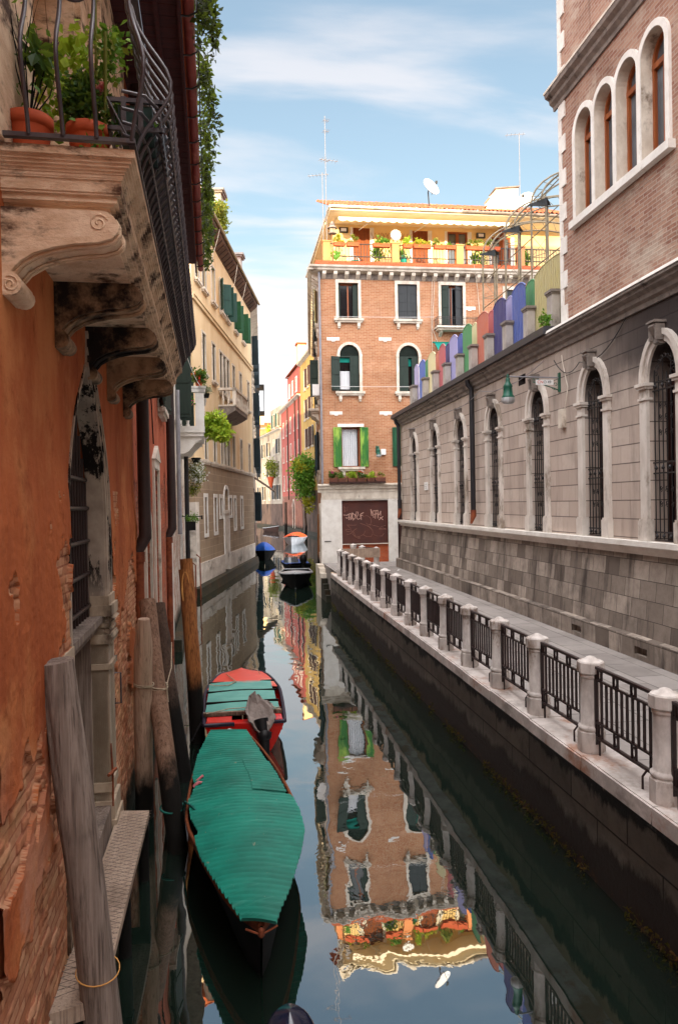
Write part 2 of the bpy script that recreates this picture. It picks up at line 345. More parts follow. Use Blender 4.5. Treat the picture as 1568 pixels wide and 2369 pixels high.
def m_quay():
    g = G('quay_wall_stone', .8, .3); uv = g.co('UV'); b, f = g.brick(uv, 1.25, .36, .012, hx('#6c665c'), hx('#58534b'), hx('#1c1a16'))
    col = g.mix(g.ramp(g.noise(uv, 3, 7, .7), .42, .7, 0, .6), b, hx('#3a3832'))
    h = g.math('MULTIPLY_ADD', g.noise(g.co('UV', (1, .5, 1)), 1.3, 8, .72), -.9, g.z('UV'))
    col = g.mix(g.ramp(h, .72, .82), col, hx('#b09a80'))
    col = g.mix(g.math('MULTIPLY', g.ramp(h, .52, .62), g.ramp(h, .72, .82, 1, 0)), col, hx('#0f0e0a'))
    col = g.mix(g.ramp(h, .0, .16, 1, 0), col, hx('#21160e'))
    col = g.mix(g.math('MULTIPLY', g.ramp(g.z('UV'), .02, .2, 1, 0), g.ramp(g.noise(uv, 6, 5, .7), .5, .65)), col, hx('#4a2e12'))
    return g.done(col, g.bump(g.math('MULTIPLY_ADD', f, -.6, g.noise(uv, 9, 7, .75)), .7, .04))
M['quay'] = m_quay()
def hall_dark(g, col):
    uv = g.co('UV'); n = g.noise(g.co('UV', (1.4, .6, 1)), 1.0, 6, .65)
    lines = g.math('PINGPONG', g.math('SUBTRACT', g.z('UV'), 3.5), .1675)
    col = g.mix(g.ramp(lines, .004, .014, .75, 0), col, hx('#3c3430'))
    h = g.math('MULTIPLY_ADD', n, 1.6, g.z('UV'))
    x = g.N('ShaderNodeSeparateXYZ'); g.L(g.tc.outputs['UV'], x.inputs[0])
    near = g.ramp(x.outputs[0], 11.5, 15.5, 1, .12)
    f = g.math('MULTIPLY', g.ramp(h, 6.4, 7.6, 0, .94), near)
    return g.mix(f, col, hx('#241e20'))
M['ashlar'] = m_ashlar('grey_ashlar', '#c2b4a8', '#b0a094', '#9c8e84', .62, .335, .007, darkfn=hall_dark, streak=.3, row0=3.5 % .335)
M['ashlar_base'] = m_ashlar('sloping_base_stone', '#a69a8e', '#625850', '#3c3530', .5, .335, .007, dark='#2a2422', streak=.85, row0=.1, bump=.5)
M['tower'] = m_brick('tower_brick', '#85594a', '#a88672', '#a09084', dirt='#4c3a30', dirtamt=.6, light=('#b6a898', .7), w=.27, h=.075, mort=.012)
M['brick'] = m_brick('house_brick', '#9e6646', '#b28260', '#b8a086', dirt='#6f4e3a', dirtamt=.45, light=('#d3a88c', .4), w=.26, h=.075, mort=.008)
M['brick_low'] = m_brick('parapet_brick', '#a84c2c', '#b8603c', '#9a6a54', dirt='#6a3020', dirtamt=.35)
M['brick_old'] = m_brick('old_brick', '#7c4c3c', '#94604e', '#7c6a60', dirt='#2c201a', dirtamt=.7, patches=('#b8a89a', .62), algae=.9)
M['cream'] = simple('cream_plaster', '#d9c29c', '#ccb088', .9, .9, .1, 'UV', (1, .5, 1), c3='#c39a6c', t=.62)
def m_creamlow():
    g = G('scored_taupe_plaster', .9, .2); uv = g.co('UV'); b, f = g.brick(uv, 1.3, .42, .012, hx('#a08c74'), hx('#94806a'), hx('#bca890'))
    col = g.mix(g.ramp(g.noise(g.co('UV', (.9, .3, 1)), 1.5, 6, .6), .45, .75, 0, .55), b, hx('#6e5a4c'))
    col = g.mix(g.ramp(g.noise(uv, 9, 5, .7), .4, .8, 0, .3), col, hx('#8c765c'))
    return g.done(col, g.bump(f, -.3, .02))
M['creamlow'] = m_creamlow()
M['plinth'] = simple('plinth_stone', '#dcd4c8', '#b9ada0', 1.6, .8, .2, 'UV', (.5, 1, 1), c3='#6f675c', t=.6)
M['algae'] = simple('algae_stone', '#2e2c1c', '#191a12', 2, .7, .6, 'Object', c3='#3c2a14', t=.55, dist=.04)
M['yellow'] = simple('ochre_plaster', '#bf9c58', '#a8864c', .7, .9, .1, 'UV', (1, .4, 1), c3='#8f7448', t=.6)
M['pink'] = simple('coral_plaster', '#ac5a4e', '#9c5048', .7, .9, .1, 'UV', (1, .4, 1), c3='#a84a44', t=.6)
M['farorange'] = simple('apricot_plaster', '#b8845c', '#a27048', .6, .9, .1, 'UV', (1, .4, 1), c3='#8f6a50', t=.58)
M['farwhite'] = simple('pale_far_plaster', '#b3a795', '#8f8274', .6, .9, .1, 'UV', (1, .4, 1), c3='#7a6a5e', t=.55)
M['penthouse'] = simple('sunny_yellow_plaster', '#eed49a', '#e8c98c', .8, .9, .1, 'UV')
M['brown_wall'] = simple('brown_grey_wall', '#6a5448', '#4c3c34', .8, .9, .4, 'UV', (1, .6, 1), c3='#2c221e', t=.55)
M['roof'] = simple('clay_roof_tiles', '#b0592c', '#8c4424', 3, .9, .4, 'Object', c3='#c9864c', t=.58)
M['soffit'] = simple('dark_red_boards', '#4a1c1c', '#33141a', 3, .7, .3, 'Object', (1, 8, 1))
M['gutter_red'] = simple('red_gutter_paint', '#94443c', '#7c3430', 3, .5, .1, 'Object', c3='#b06a5c', t=.6)
M['iron'] = simple('wrought_iron', '#2a2728', '#1c1a1c', 8, .45, .2, 'Object', spec=.5, c3='#4a3024', t=.64)
M['iron_rail'] = simple('brown_painted_iron', '#2c1a1a', '#1e1214', 8, .4, .15, 'Object', spec=.5, c3='#5a3424', t=.68)
M['balciron'] = simple('balcony_iron', '#4c4648', '#38343a', 6, .38, .15, 'Object', spec=.5, c3='#5a4436', t=.68)
M['greyiron'] = simple('galvanised_tube', '#8d7f63', '#6f6552', 5, .5, .1, 'Object', spec=.5)
M['downpipe'] = simple('brown_downpipe', '#3a2c2a', '#2a2020', 3, .5, .1, 'Object', spec=.4)
M['blackpipe'] = simple('black_downpipe', '#1c1c22', '#141418', 3, .45, .1, 'Object', spec=.5)
M['greypipe'] = simple('grey_downpipe', '#8b8a8e', '#75747a', 3, .5, .1, 'Object', spec=.4)
M['rust'] = simple('rusty_iron', '#8a4a2c', '#5c2c1c', 6, .8, .3, 'Object')
M['darkgreen'] = simple('dark_green_shutter', '#24332c', '#1b2822', 2, .6, .15, 'Object', (8, 8, .6))
M['slate'] = simple('slate_grey_shutter', '#34383a', '#2a2d30', 2, .6, .15, 'Object', (8, 8, .6))
M['tealgreen'] = simple('sea_green_shutter', '#285048', '#1e4038', 2, .6, .15, 'Object', (8, 8, .6))
M['green'] = simple('weathered_green_shutter', '#3f7a2c', '#2c6434', 3, .7, .25, 'Object', (3, 3, .5), c3='#8fae48', t=.54)
M['green2'] = simple('bottle_green_shutter', '#1f5638', '#1a462e', 3, .6, .2, 'Object', (3, 3, .5))
M['brownshut'] = simple('brown_shutter', '#4a342c', '#3a2a26', 2, .7, .15, 'Object', (8, 8, .6))
M['blueshut'] = simple('blue_grey_shutter', '#28383f', '#202c32', 2, .6, .15, 'Object')
M['olive'] = simple('pale_olive_shutter', '#a8a070', '#8c8660', 2, .6, .15, 'Object')
M['woodframe'] = simple('varnished_frame', '#9a5424', '#7a3c1a', 2, .45, .15, 'Object', (6, 6, .5), spec=.5)
M['darkwood'] = simple('dark_door_wood', '#3a201a', '#281512', 2, .6, .2, 'Object', (6, 6, .4))
M['door_orange'] = simple('orange_brown_door', '#8a4a26', '#6c3a20', 2, .6, .2, 'Object', (6, 6, .4))
M['whitecloth'] = simple('white_curtain', '#d8dce0', '#c0c6cc', 2, .9, .4, 'Object', (9, 9, .3), dist=.03)
M['awning'] = simple('cream_awning_cloth', '#e8dcc4', '#dccfb4', 1, .9, .1)
M['tealcloth'] = simple('teal_awning_cloth', '#0e8f80', '#0b7c70', 1, .8, .1)
M['terracotta'] = simple('terracotta', '#b4502c', '#9c4426', 3, .75, .15, 'Object', (1, 1, 3), c3='#c46a40', t=.6)
M['potdark'] = simple('aged_clay', '#7c4a38', '#54342a', 5, .8, .2, 'Object', c3='#2c2420', t=.55)
M['plasticgreen'] = simple('dark_green_planter', '#1c3a34', '#16302c', 3, .5, .1)
M['blackplastic'] = simple('black_plastic', '#161618', '#101012', 3, .5, .1)
M['tealplastic'] = simple('teal_plastic', '#128a7c', '#0f7a6c', 3, .5, .1)
M['white'] = simple('white_paint', '#e4e4e2', '#d4d4d2', 2, .5, .1)
M['gravel'] = simple('grey_stone_cap', '#8a8078', '#6c645e', 5, .85, .3, 'Object', c3='#3c3632', t=.6)
M['concrete'] = simple('grey_concrete', '#b0a8a0', '#8f8880', 3, .85, .25, 'Object', (1, 1, .5), c3='#5c544e', t=.6)
M['darkmetal'] = simple('dark_gutter_metal', '#34343a', '#2a2a30', 3, .5, .1, spec=.5)
M['lampgreen'] = simple('green_lamp_paint', '#0f5c48', '#0c4a3a', 4, .45, .1, spec=.5)
def glassy(name, c, rough=.08, spec=.6):
    g = G(name, rough, spec); n = g.noise(g.co('UV'), 1.2, 2, .5); return g.done(g.mix(g.ramp(n, .4, .6), hx(c), hx(c, .6)), g.bump(n, .05, .02))
M['glass'] = glassy('window_glass', '#14161a'); M['glass_grey'] = glassy('grey_window_glass', '#5c646a', .12, .7)
M['lampglass'] = glassy('frosted_lamp_glass', '#c8ccce', .3)
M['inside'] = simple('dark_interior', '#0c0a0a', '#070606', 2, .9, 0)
M['cowl'] = simple('navy_cowling', '#1c2238', '#161a2c', 2, .15, 0, spec=.8)
def m_wood(name, c1, c2, c3, wet=None, z0=.8, st=(7, 7, .45)):
    g = G(name, .85, .2); v = g.co('Object', st); n = g.noise(v, 2.2, 8, .65, .6); col = g.mix(g.ramp(n, .3, .7), hx(c1), hx(c2))
    fine = g.noise(g.co('Object', (30, 30, .8)), 1.6, 5, .7); col = g.mix(g.ramp(fine, .46, .68, 0, .75), col, hx(c3))
    big = g.noise(g.co('Object', (1, 1, .8)), 1.3, 5, .6); col = g.mix(g.ramp(big, .52, .7, 0, .55), col, hx(c3))
    if wet:
        h = g.math('MULTIPLY_ADD', g.noise(g.co('Object', (2, 2, .8)), 1.8, 6, .7), -.9, g.z('Object'))
        col = g.mix(g.ramp(h, z0 - .6, z0 - .2, 1, 0), col, hx(wet))
    return g.done(col, g.bump(g.math('ADD', fine, n), .55, .012))
M['pole_grey'] = m_wood('silver_weathered_wood', '#988a80', '#74665d', '#3e342f')
M['pole_pale'] = m_wood('pale_bare_wood', '#b89c86', '#a08874', '#6c5646', '#16130e', .55)
M['pole_brown'] = m_wood('brown_stained_wood', '#8f7260', '#735846', '#3c2a20', '#100e0a', .85)
M['pole_dark'] = m_wood('dark_soaked_wood', '#5c4a3e', '#483830', '#241a15', '#0e0c09', 1.15)
M['pole_orange'] = m_wood('orange_fresh_wood', '#a8703f', '#865230', '#2a160e', '#100c08', 1.1)
M['cutwood'] = simple('fresh_cut_wood', '#d09a58', '#c08c4c', 5, .8, .1)
M['plank'] = m_wood('walkway_plank', '#b09c8a', '#948070', '#6a5a4e', st=(3, .6, 3))
M['boatwood'] = m_wood('varnished_boat_side', '#8a4a28', '#6a361e', '#33201a', st=(2, .6, 4))
M['pitch'] = simple('black_boat_paint', '#090a0a', '#060707', 3, .7, .1, spec=.1)
M['redboat'] = simple('glossy_red_paint', '#c4180e', '#b0140c', 2, .25, .05, spec=.6, c3='#d8503c', t=.66)
M['coralboat'] = simple('faded_red_deck', '#d0402e', '#c03a2a', 2, .4, .05, spec=.5, c3='#dc8c78', t=.6)
M['navytrim'] = simple('navy_rubber_trim', '#241c30', '#1a1424', 3, .45, .1)
M['greytarp'] = simple('grey_tarpaulin', '#8a7f78', '#766c66', 3, .7, .5, 'Object', dist=.03)
M['bluetarp'] = simple('blue_tarpaulin', '#1458b4', '#104a9c', 2, .5, .4, 'Object', dist=.04)
M['orangetarp'] = simple('orange_tarpaulin', '#e05a24', '#cc4c1c', 2, .6, .3)
M['whiteboat'] = simple('grey_white_boat_paint', '#bcc0c4', '#a2a6aa', 2, .35, .1, spec=.5)
M['rope'] = simple('pale_rope', '#b8aa94', '#94846e', 20, .9, .3)
M['ropeteal'] = simple('teal_rope', '#1c6a60', '#14524c', 20, .8, .3)
def m_teal(name, c1, c2, c3):
    g = G(name, .55, .3); v = g.co('Object'); n = g.noise(v, 1.8, 6, .6); col = g.mix(g.ramp(n, .3, .7), hx(c1), hx(c2))
    col = g.mix(g.ramp(g.noise(g.co('Object', (.35, 16, 1)), 2.6, 6, .7), .52, .70, 0, .22), col, hx(c3))
    col = g.mix(g.ramp(g.noise(g.co('Object', (1, 1, 1), (5, 1, 0)), 14, 3, .7), .68, .74, 0, .7), col, hx('#8a8c74'))
    return g.done(col, g.bump(g.noise(v, 30, 3, .6), .15, .004))
M['teal'] = m_teal('teal_corrugated_sheet', '#0c8672', '#096858', '#62b0a0')
M['teal2'] = m_teal('faded_teal_slats', '#5c9c90', '#4a8a80', '#8ab8ac')
def m_leaf(name, c1, c2, c3):
    g = G(name, .6, .25); gn = g.N('ShaderNodeNewGeometry'); r = gn.outputs['Random Per Island']
    col = g.mix(g.ramp(r, 0, .6), hx(c1), hx(c2)); col = g.mix(g.ramp(r, .75, 1), col, hx(c3))
    g.put(g.b.inputs['Base Color'], col); 
    tr = g.N('ShaderNodeBsdfTranslucent'); g.L(g.mix(.5, col, hx('#a8c040')), tr.inputs[0]); ms = g.N('ShaderNodeMixShader'); ms.inputs[0].default_value = .3
    out = g.nt.nodes['Material Output']; g.L(g.b.outputs[0], ms.inputs[1]); g.L(tr.outputs[0], ms.inputs[2]); g.L(ms.outputs[0], out.inputs[0])
    return g.m
M['leafvine'] = m_leaf('vine_leaf', '#0c1a0a', '#14240e', '#2c3c16')
M['leafdark'] = m_leaf('dark_leaf', '#1f3a16', '#2f5420', '#4c6c28')
M['leafmid'] = m_leaf('mid_leaf', '#3c6a20', '#56842c', '#7c9c38')
M['leaflime'] = m_leaf('lime_leaf', '#7a9c28', '#98b030', '#c2c84c')
M['leafyellow'] = m_leaf('yellow_green_leaf', '#a89c28', '#8c9428', '#c4a83c')
M['leafgrey'] = m_leaf('dry_grey_leaf', '#6c6a5c', '#8a8474', '#a09a8c')
M['leafolive'] = m_leaf('olive_leaf', '#4c5a20', '#6a7028', '#8c8430')
M['fl_white'] = m_leaf('white_petal', '#e8e8e8', '#f4f4f0', '#dcdce4')
M['fl_pink'] = m_leaf('magenta_petal', '#b0186c', '#c42c80', '#d84c98')
M['fl_red'] = m_leaf('red_petal', '#c01c18', '#d03028', '#d84838')
M['fl_rose'] = m_leaf('rose_petal', '#d86070', '#e08490', '#e89ca8')
def m_pave():
    g = G('paving_slabs', .7, .3); uv = g.co('Object', (1, 1, 1), (0, 0, 0), (0, 0, rad(90))); b, f = g.brick(uv, .85, .5, .012, hx('#928c88'), hx('#7c7672'), hx('#4c4744'))
    col = g.mix(g.ramp(g.noise(g.co('Object'), 1.2, 7, .65), .4, .7, 0, .5), b, hx('#a09a94'))
    col = g.mix(g.ramp(g.noise(g.co('Object'), 7, 5, .7), .5, .8, 0, .4), col, hx('#645e5a'))
    return g.done(col, g.bump(f, -.4, .01))
M['pave'] = m_pave()
def m_water():
    g = G('canal_water', .02, .5); nt = g.nt; out = nt.nodes['Material Output']
    co = g.co('Object'); sep = g.N('ShaderNodeSeparateXYZ'); g.L(co, sep.inputs[0])
    big = g.noise(g.co('Object', (.9, .55, 1)), 1.1, 2, .5, .4)
    mid = g.noise(g.co('Object', (1, .8, 1), (3, 8, 0)), 3.6, 3, .55, .6)
    fine = g.noise(g.co('Object', (1, .9, 1), (1, 5, 0)), 11, 2, .5)
    patch = g.ramp(g.noise(g.co('Object', (.5, .28, 1), (2, 4, 0)), 1.0, 3, .6), .42, .62, .12, 1)
    h = g.math('ADD', g.math('MULTIPLY', big, 1.0), g.math('MULTIPLY', g.math('MULTIPLY', mid, .11), patch))
    h = g.math('ADD', h, g.math('MULTIPLY', g.math('MULTIPLY', fine, .028), patch))
    nor = g.bump(h, .34, .022)
    gl = g.N('ShaderNodeBsdfGlossy'); gl.inputs['Roughness'].default_value = .012; g.L(nor, gl.inputs['Normal'])
    gl.inputs['Color'].default_value = (.93, .96, .98, 1)
    body = g.N('ShaderNodeBsdfDiffuse'); body.inputs[0].default_value = hx('#141f19')
    fr = g.N('ShaderNodeFresnel'); fr.inputs[0].default_value = 2.9; g.L(nor, fr.inputs['Normal'])
    f2 = g.math('MULTIPLY_ADD', fr.outputs[0], 1.05, .04)
    ms = g.N('ShaderNodeMixShader'); g.L(f2, ms.inputs[0]); g.L(body.outputs[0], ms.inputs[1]); g.L(gl.outputs[0], ms.inputs[2]); g.L(ms.outputs[0], out.inputs[0])
    return g.m
M['water'] = m_water()
def paint(h, name):
    g = G(name, .6, .3); v = g.co('Object', (1, 9, .7)); n = g.noise(v, 3, 7, .7)
    c0 = hx(h); gr = sum(c0[:3]) / 3; f1 = tuple(x * .62 + gr * .20 + .02 for x in c0[:3]) + (1,); f2 = tuple(x * .45 + gr * .30 + .05 for x in c0[:3]) + (1,)
    col = g.mix(g.ramp(n, .35, .65), f1, f2); col = g.mix(g.ramp(g.noise(g.co('Object', (1, 5, 1)), 5, 6, .75), .6, .68, 0, .7), col, hx('#8a8478'))
    return g.done(col, g.bump(n, .3, .01))

# ------------------------------------------------------------------ wall and window builders
def arc(ua, ub, zb, rise, kind='r', N=14):
    """Points of an arch from (ua,zb) over the top to (ub,zb)."""
    c = (ua + ub) / 2; w = (ub - ua) / 2; out = []
    for i in range(N + 1):
        t = pi - pi * i / N
        x = cos(t)
        if kind == 'r': z = rise * sin(t)
        else:  # pointed, slightly ogee
            a = 1 - abs(x); z = rise * (sqrt(max(0, 1 - (1 - a) ** 2)) * .72 + .28 * a ** 1.0 * (1 + .35 * a ** 5) / 1.35)
        out.append((c + w * x, zb + z))
    return out
def outline(h, grow=0.):
    ua, ub, za, zb = h[:4]; kind = h[4] if len(h) > 4 else None
    if not kind: return [(ua - grow, za), (ua - grow, zb + grow), (ub + grow, zb + grow), (ub + grow, za)]
    return [(ua - grow, za)] + arc(ua - grow, ub + grow, zb, h[5] + grow, kind) + [(ub + grow, za)]
def top(h): return h[3] + (h[5] if len(h) > 4 and h[4] else 0)
def wall(mb, F, u0, u1, z0, z1, holes=(), depth=.25, n=0., mi=0, rmi=None):
    us = sorted({u0, u1} | {x for h in holes for x in h[:2] if u0 < x < u1}); zs = sorted({z0, z1} | {x for h in holes for x in (h[2], top(h)) if z0 < x < z1})
    for i in range(len(us) - 1):
        for j in range(len(zs) - 1):
            um, zm = (us[i] + us[i + 1]) / 2, (zs[j] + zs[j + 1]) / 2
            if any(h[0] < um < h[1] and h[2] < zm < top(h) for h in holes): continue
            mb.poly([F.P(us[i], n, zs[j]), F.P(us[i + 1], n, zs[j]), F.P(us[i + 1], n, zs[j + 1]), F.P(us[i], n, zs[j + 1])], mi)
    for h in holes:
        if len(h) > 4 and h[4]:
            a = arc(h[0], h[1], h[3], h[5], h[4]); t = top(h)
            for p, q in zip(a, a[1:]): mb.poly([F.P(p[0], n, p[1]), F.P(q[0], n, q[1]), F.P(q[0], n, t), F.P(p[0], n, t)], mi)
        o = outline(h); m = mi if rmi is None else rmi
        for k in range(len(o)):
            p, q = o[k], o[(k + 1) % len(o)]
            mb.poly([F.P(p[0], n, p[1]), F.P(q[0], n, q[1]), F.P(q[0], n - depth, q[1]), F.P(p[0], n - depth, p[1])], m)
def ring(mb, F, h, t, n0, n1, mi=0):
    """Raised surround of width t round a hole (open at the foot)."""
    a, b = outline(h, 0), outline(h, t)
    for k in range(len(a) - 1):
        for A, B, na, nb in ((a, b, n1, n1), (b, b, n1, n0), (a, a, n1, n0)):
            if A is B: mb.poly([F.P(*_un(A[k], na)), F.P(*_un(A[k + 1], na)), F.P(*_un(A[k + 1], nb)), F.P(*_un(A[k], nb))], mi)
            else: mb.poly([F.P(*_un(A[k], na)), F.P(*_un(A[k + 1], na)), F.P(*_un(B[k + 1], nb)), F.P(*_un(B[k], nb))], mi)
    for k in (0, -1): mb.poly([F.P(*_un(a[k], n1)), F.P(*_un(b[k], n1)), F.P(*_un(b[k], n0)), F.P(*_un(a[k], n0))], mi)
def _un(p, n): return (p[0], n, p[1])
def fill(mb, F, h, n, mi=0): mb.poly([F.P(p[0], n, p[1]) for p in outline(h)], mi)
def shell(mb, F, u0, u1, z0, z1, back, holes=(), depth=.25, mi=0, rmi=None):
    """A whole building body: pierced front, plain ends, back and top."""
    wall(mb, F, u0, u1, z0, z1, holes, depth, 0, mi, rmi)
    P = F.P
    mb.poly([P(u0, 0, z0), P(u0, -back, z0), P(u0, -back, z1), P(u0, 0, z1)], mi); mb.poly([P(u1, 0, z0), P(u1, -back, z0), P(u1, -back, z1), P(u1, 0, z1)], mi)
    mb.poly([P(u0, -back, z0), P(u1, -back, z0), P(u1, -back, z1), P(u0, -back, z1)], mi); mb.poly([P(u0, 0, z1), P(u1, 0, z1), P(u1, -back, z1), P(u0, -back, z1)], mi)
def pane_behind(F, h, depth, mat, parent, mull=None, fmat=None):
    p = MB(); fill(p, F, h, -depth + .01); o = p.build('pane', mat, parent)
    if fmat:
        f = MB(); ua, ub, za, zb = h[:4]; d = -depth + .015; w = .05
        t = top(h) - .02 if not (len(h) > 4 and h[4]) else h[3]
        f.box(F, ua, ua + w, d, d + .05, za, t); f.box(F, ub - w, ub, d, d + .05, za, t); f.box(F, ua, ub, d + .001, d + .052, za, za + w); f.box(F, ua, ub, d + .001, d + .052, t - w, t)
        if mull != 0: c = (ua + ub) / 2; f.box(F, c - .03, c + .03, d + .002, d + .055, za, t)
        f.build('frame', fmat, parent)
    return o
def louvre(mb, F, ua, ub, za, zb, n0, n1, pitch=.07, frame=.06):
    mb.box(F, ua, ub, n0, n0 + (n1 - n0) * .5, za, zb)
    mb.box(F, ua, ua + frame, n0, n1, za, zb); mb.box(F, ub - frame, ub, n0, n1, za, zb); mb.box(F, ua, ub, n0 + .001, n1 - .001, za, za + frame); mb.box(F, ua, ub, n0 + .001, n1 - .001, zb - frame, zb); mb.box(F, ua, ub, n0 + .001, n1 - .002, (za + zb) / 2 - .03, (za + zb) / 2 + .03)
def leafshut(mb, F, uh, w, za, zb, ang, n0=.02, side=1, th=.035):
    """One shutter leaf hinged at uh; ang 0 = closed, 90 = sticking out, 180 = flat on the wall. side=+1 opens towards -u."""
    a = rad(ang); du = cos(a) * side; dn = sin(a)
    p = F.P(uh, n0, za); q = F.P(uh + du * w, n0 + dn * w, za); t = (q - p).normalized().cross(Z) * th; h = Z * (zb - za)
    mb.hexa([p, q, q + t, p + t, p + h, q + h, q + h + t, p + h + t])
    d = (q - p)                                    # battens
    for k in (.06, .5, .94):
        z = Z * ((zb - za) * k); e = Z * .04; o = t * 1.6
        mb.hexa([p + d * .04 + z - e - t * .6, p + d * .96 + z - e - t * .6, p + d * .96 + z - e + o, p + d * .04 + z - e + o, p + d * .04 + z + e - t * .6, p + d * .96 + z + e - t * .6, p + d * .96 + z + e + o, p + d * .04 + z + e + o])
def window(F, h, parent, stone=None, fw=.12, proud=.05, sill=.12, depth=.22, pane=None, fmat=None, shut=None, smat=None, brackets=False, sillw=.1, pname='window', mull=1):
    """A window of a building: stone surround (the part), with pane, frame, sill and shutters as sub-parts."""
    ua, ub, za, zb = h[:4]; w = MB()
    if stone:
        if len(h) > 4 and h[4]: ring(w, F, h, fw, 0, proud)
        else:
            w.box(F, ua - fw, ua, -.02, proud, za, zb); w.box(F, ub, ub + fw, -.02, proud, za, zb); w.box(F, ua - fw - .003, ub + fw + .003, -.02, proud + .003, zb, zb + fw * 1.2)
    else: w.box(F, ua, ub, -depth + .02, -depth + .06, za, za + .05)
    o = w.build(pname, stone or fmat or M['slate'], parent)
    if sill and stone:
        s = MB(); s.box(F, ua - fw - sillw, ub + fw + sillw, 0, proud + sill, za - .11, za); s.box(F, ua - fw - sillw * .5, ub + fw + sillw * .5, 0, proud + sill * .6, za - .19, za - .11)
        if brackets:
            for x in (ua - fw * .5, ub - fw * .5): s.box(F, x, x + .14, 0, sill * .9, za - .38, za - .19); s.box(F, x + .02, x + .12, 0, sill * .6, za - .46, za - .38)
        s.build('sill', stone, o)
    pane_behind(F, h, depth, pane or M['glass'], o, mull, fmat)
    if shut:
        for sd_, ang in shut:
            s = MB(); ww = (ub - ua) / 2
            leafshut(s, F, ua if sd_ < 0 else ub, ww, za + .02, zb - .02, ang, proud if stone else .01, 1 if sd_ < 0 else -1)
            s.build('shutter', smat, o)
    return o
def tileroof(mb, F, u0, u1, n0, z0, n1, z1, pitch=.2, amp=.045, mi=0):
    """Barrel tiles running from the eave (n0,z0) up to the ridge (n1,z1)."""
    k = int((u1 - u0) / pitch) * 4; rows = []
    m = 5
    for j in range(m + 1):
        t = j / m; rows.append([F.P(u0 + (u1 - u0) * i / k, n0 + (n1 - n0) * t, z0 + (z1 - z0) * t + amp * abs(sin(i * pi / 4)) * 2 + .01 * sin(i * 7.1 + j)) for i in range(k + 1)])
    mb.grid(rows, mi, True)
    mb.poly([F.P(u0, n0, z0 - .02), F.P(u1, n0, z0 - .02), F.P(u1, n1, z1 - .02), F.P(u0, n1, z1 - .02)], mi)
def chimney(name_parent, F, u, n, z0, z1, w, d, mat, capmat):
    b = MB(); b.box(F, u - w / 2, u + w / 2, n - d / 2, n + d / 2, z0, z1); o = b.build('chimney', mat, name_parent)
    c = MB(); c.box(F, u - w / 2 - .12, u + w / 2 + .12, n - d / 2 - .12, n + d / 2 + .12, z1 + .003, z1 + .12)
    c.prism(F, [(u - w / 2 - .2, z1 + .12), (u + w / 2 + .2, z1 + .12), (u + w / 2 + .05, z1 + .3), (u - w / 2 - .05, z1 + .3)], n - d / 2 - .2, n + d / 2 + .2); c.build('chimney_cap', capmat, o)
    return o

# ------------------------------------------------------------------ setting: water, pavement
w_ = MB(); w_.poly([(-80, -40, 0), (90, -40, 0), (90, 320, 0), (-80, 320, 0)]); w_.build('canal_water', M['water'], kind='structure', loc=(0, 0, 0))
b_ = MB(); b_.poly([(-400, -400, -2.5), (400, -400, -2.5), (400, 900, -2.5), (-400, 900, -2.5)]); b_.build('canal_bed', M['algae'], kind='structure', loc=(0, 0, 0))
p_ = MB()
p_.box(WF, 3.9, 16, -6, 33.95, -.5, 1.44); p_.build('pavement', M['pave'], kind='structure', loc=(0, 0, 0))
c_ = MB(); y = -6.0; random.seed(3)
while y < 28.2:
    L_ = random.uniform(1.15, 1.5); y2 = min(y + L_, 28.3); e = random.uniform(-.006, .006)
    c_.hexa([V((3.52 + e, y + .006, 1.345)), V((3.96, y + .006, 1.345)), V((3.96, y2 - .006, 1.345)), V((3.52 + e, y2 - .006, 1.345)), V((3.545 + e, y + .006, 1.50 + e)), V((3.96, y + .006, 1.50 + e)), V((3.96, y2 - .006, 1.50 + e)), V((3.545 + e, y2 - .006, 1.50 + e))])
    c_.box(WF, 3.52 + e, 3.545 + e, y + .006, y2 - .006, 1.345, 1.49 + e); y = y2
c_.build('kerb', M['curb'], kind='structure', loc=(0, 0, 0))
q_ = MB(); q_.box(WF, 3.8, 3.897, -6, 30.5, -1, 1.344); q_.build('quay_wall', M['quay'], kind='structure', loc=(0, 0, 0))
tag(bpy.data.objects['quay_wall'], 'dark algae stained quay wall below the pale kerb, rising from the canal', 'quay wall'); del bpy.data.objects['quay_wall']['kind']
wd = MB(); random.seed(5)     # brown weed fringe along the waterline
for i in range(2600):
    y = 4 + 26 * random.random() ** 1.6
    if noise.noise(V((y * .9, 0, 0))) < -.05: continue
    wd.leaf((3.80 + random.uniform(-.05, .01), y, random.uniform(.0, .14)), .055, .1, asp=.4)
wd.build('waterline_weed', m_leaf('brown_weed', '#4a2c12', '#33200e', '#6c4418'), label='brown seaweed clinging to the foot of the quay wall', cat='seaweed', kind='stuff', loc=(3.8, 10, 0))
st = thing('water_steps', 'mossy stone steps down to the canal beside the corner of the brick house', 'steps', (3.7, 31, 0))
for i in range(6):
    s = MB(); s.box(WF, 3.62 + .01 * i, 4.05, 33.6 - .42 * i - .45, 33.6 - .42 * i, -.6, 1.28 - .2 * i); s.build('step', M['istria'] if i < 2 else M['algae'], st)
s = MB(); s.box(WF, 3.60, 3.897, 33.6, 34.5, -.6, 1.40); s.build('landing', M['istria'], st)
s = MB(); s.box(WF, 3.90, 4.05, 30.5, 31.05, -.6, 1.43); s.build('end_wall', M['istria'], st)

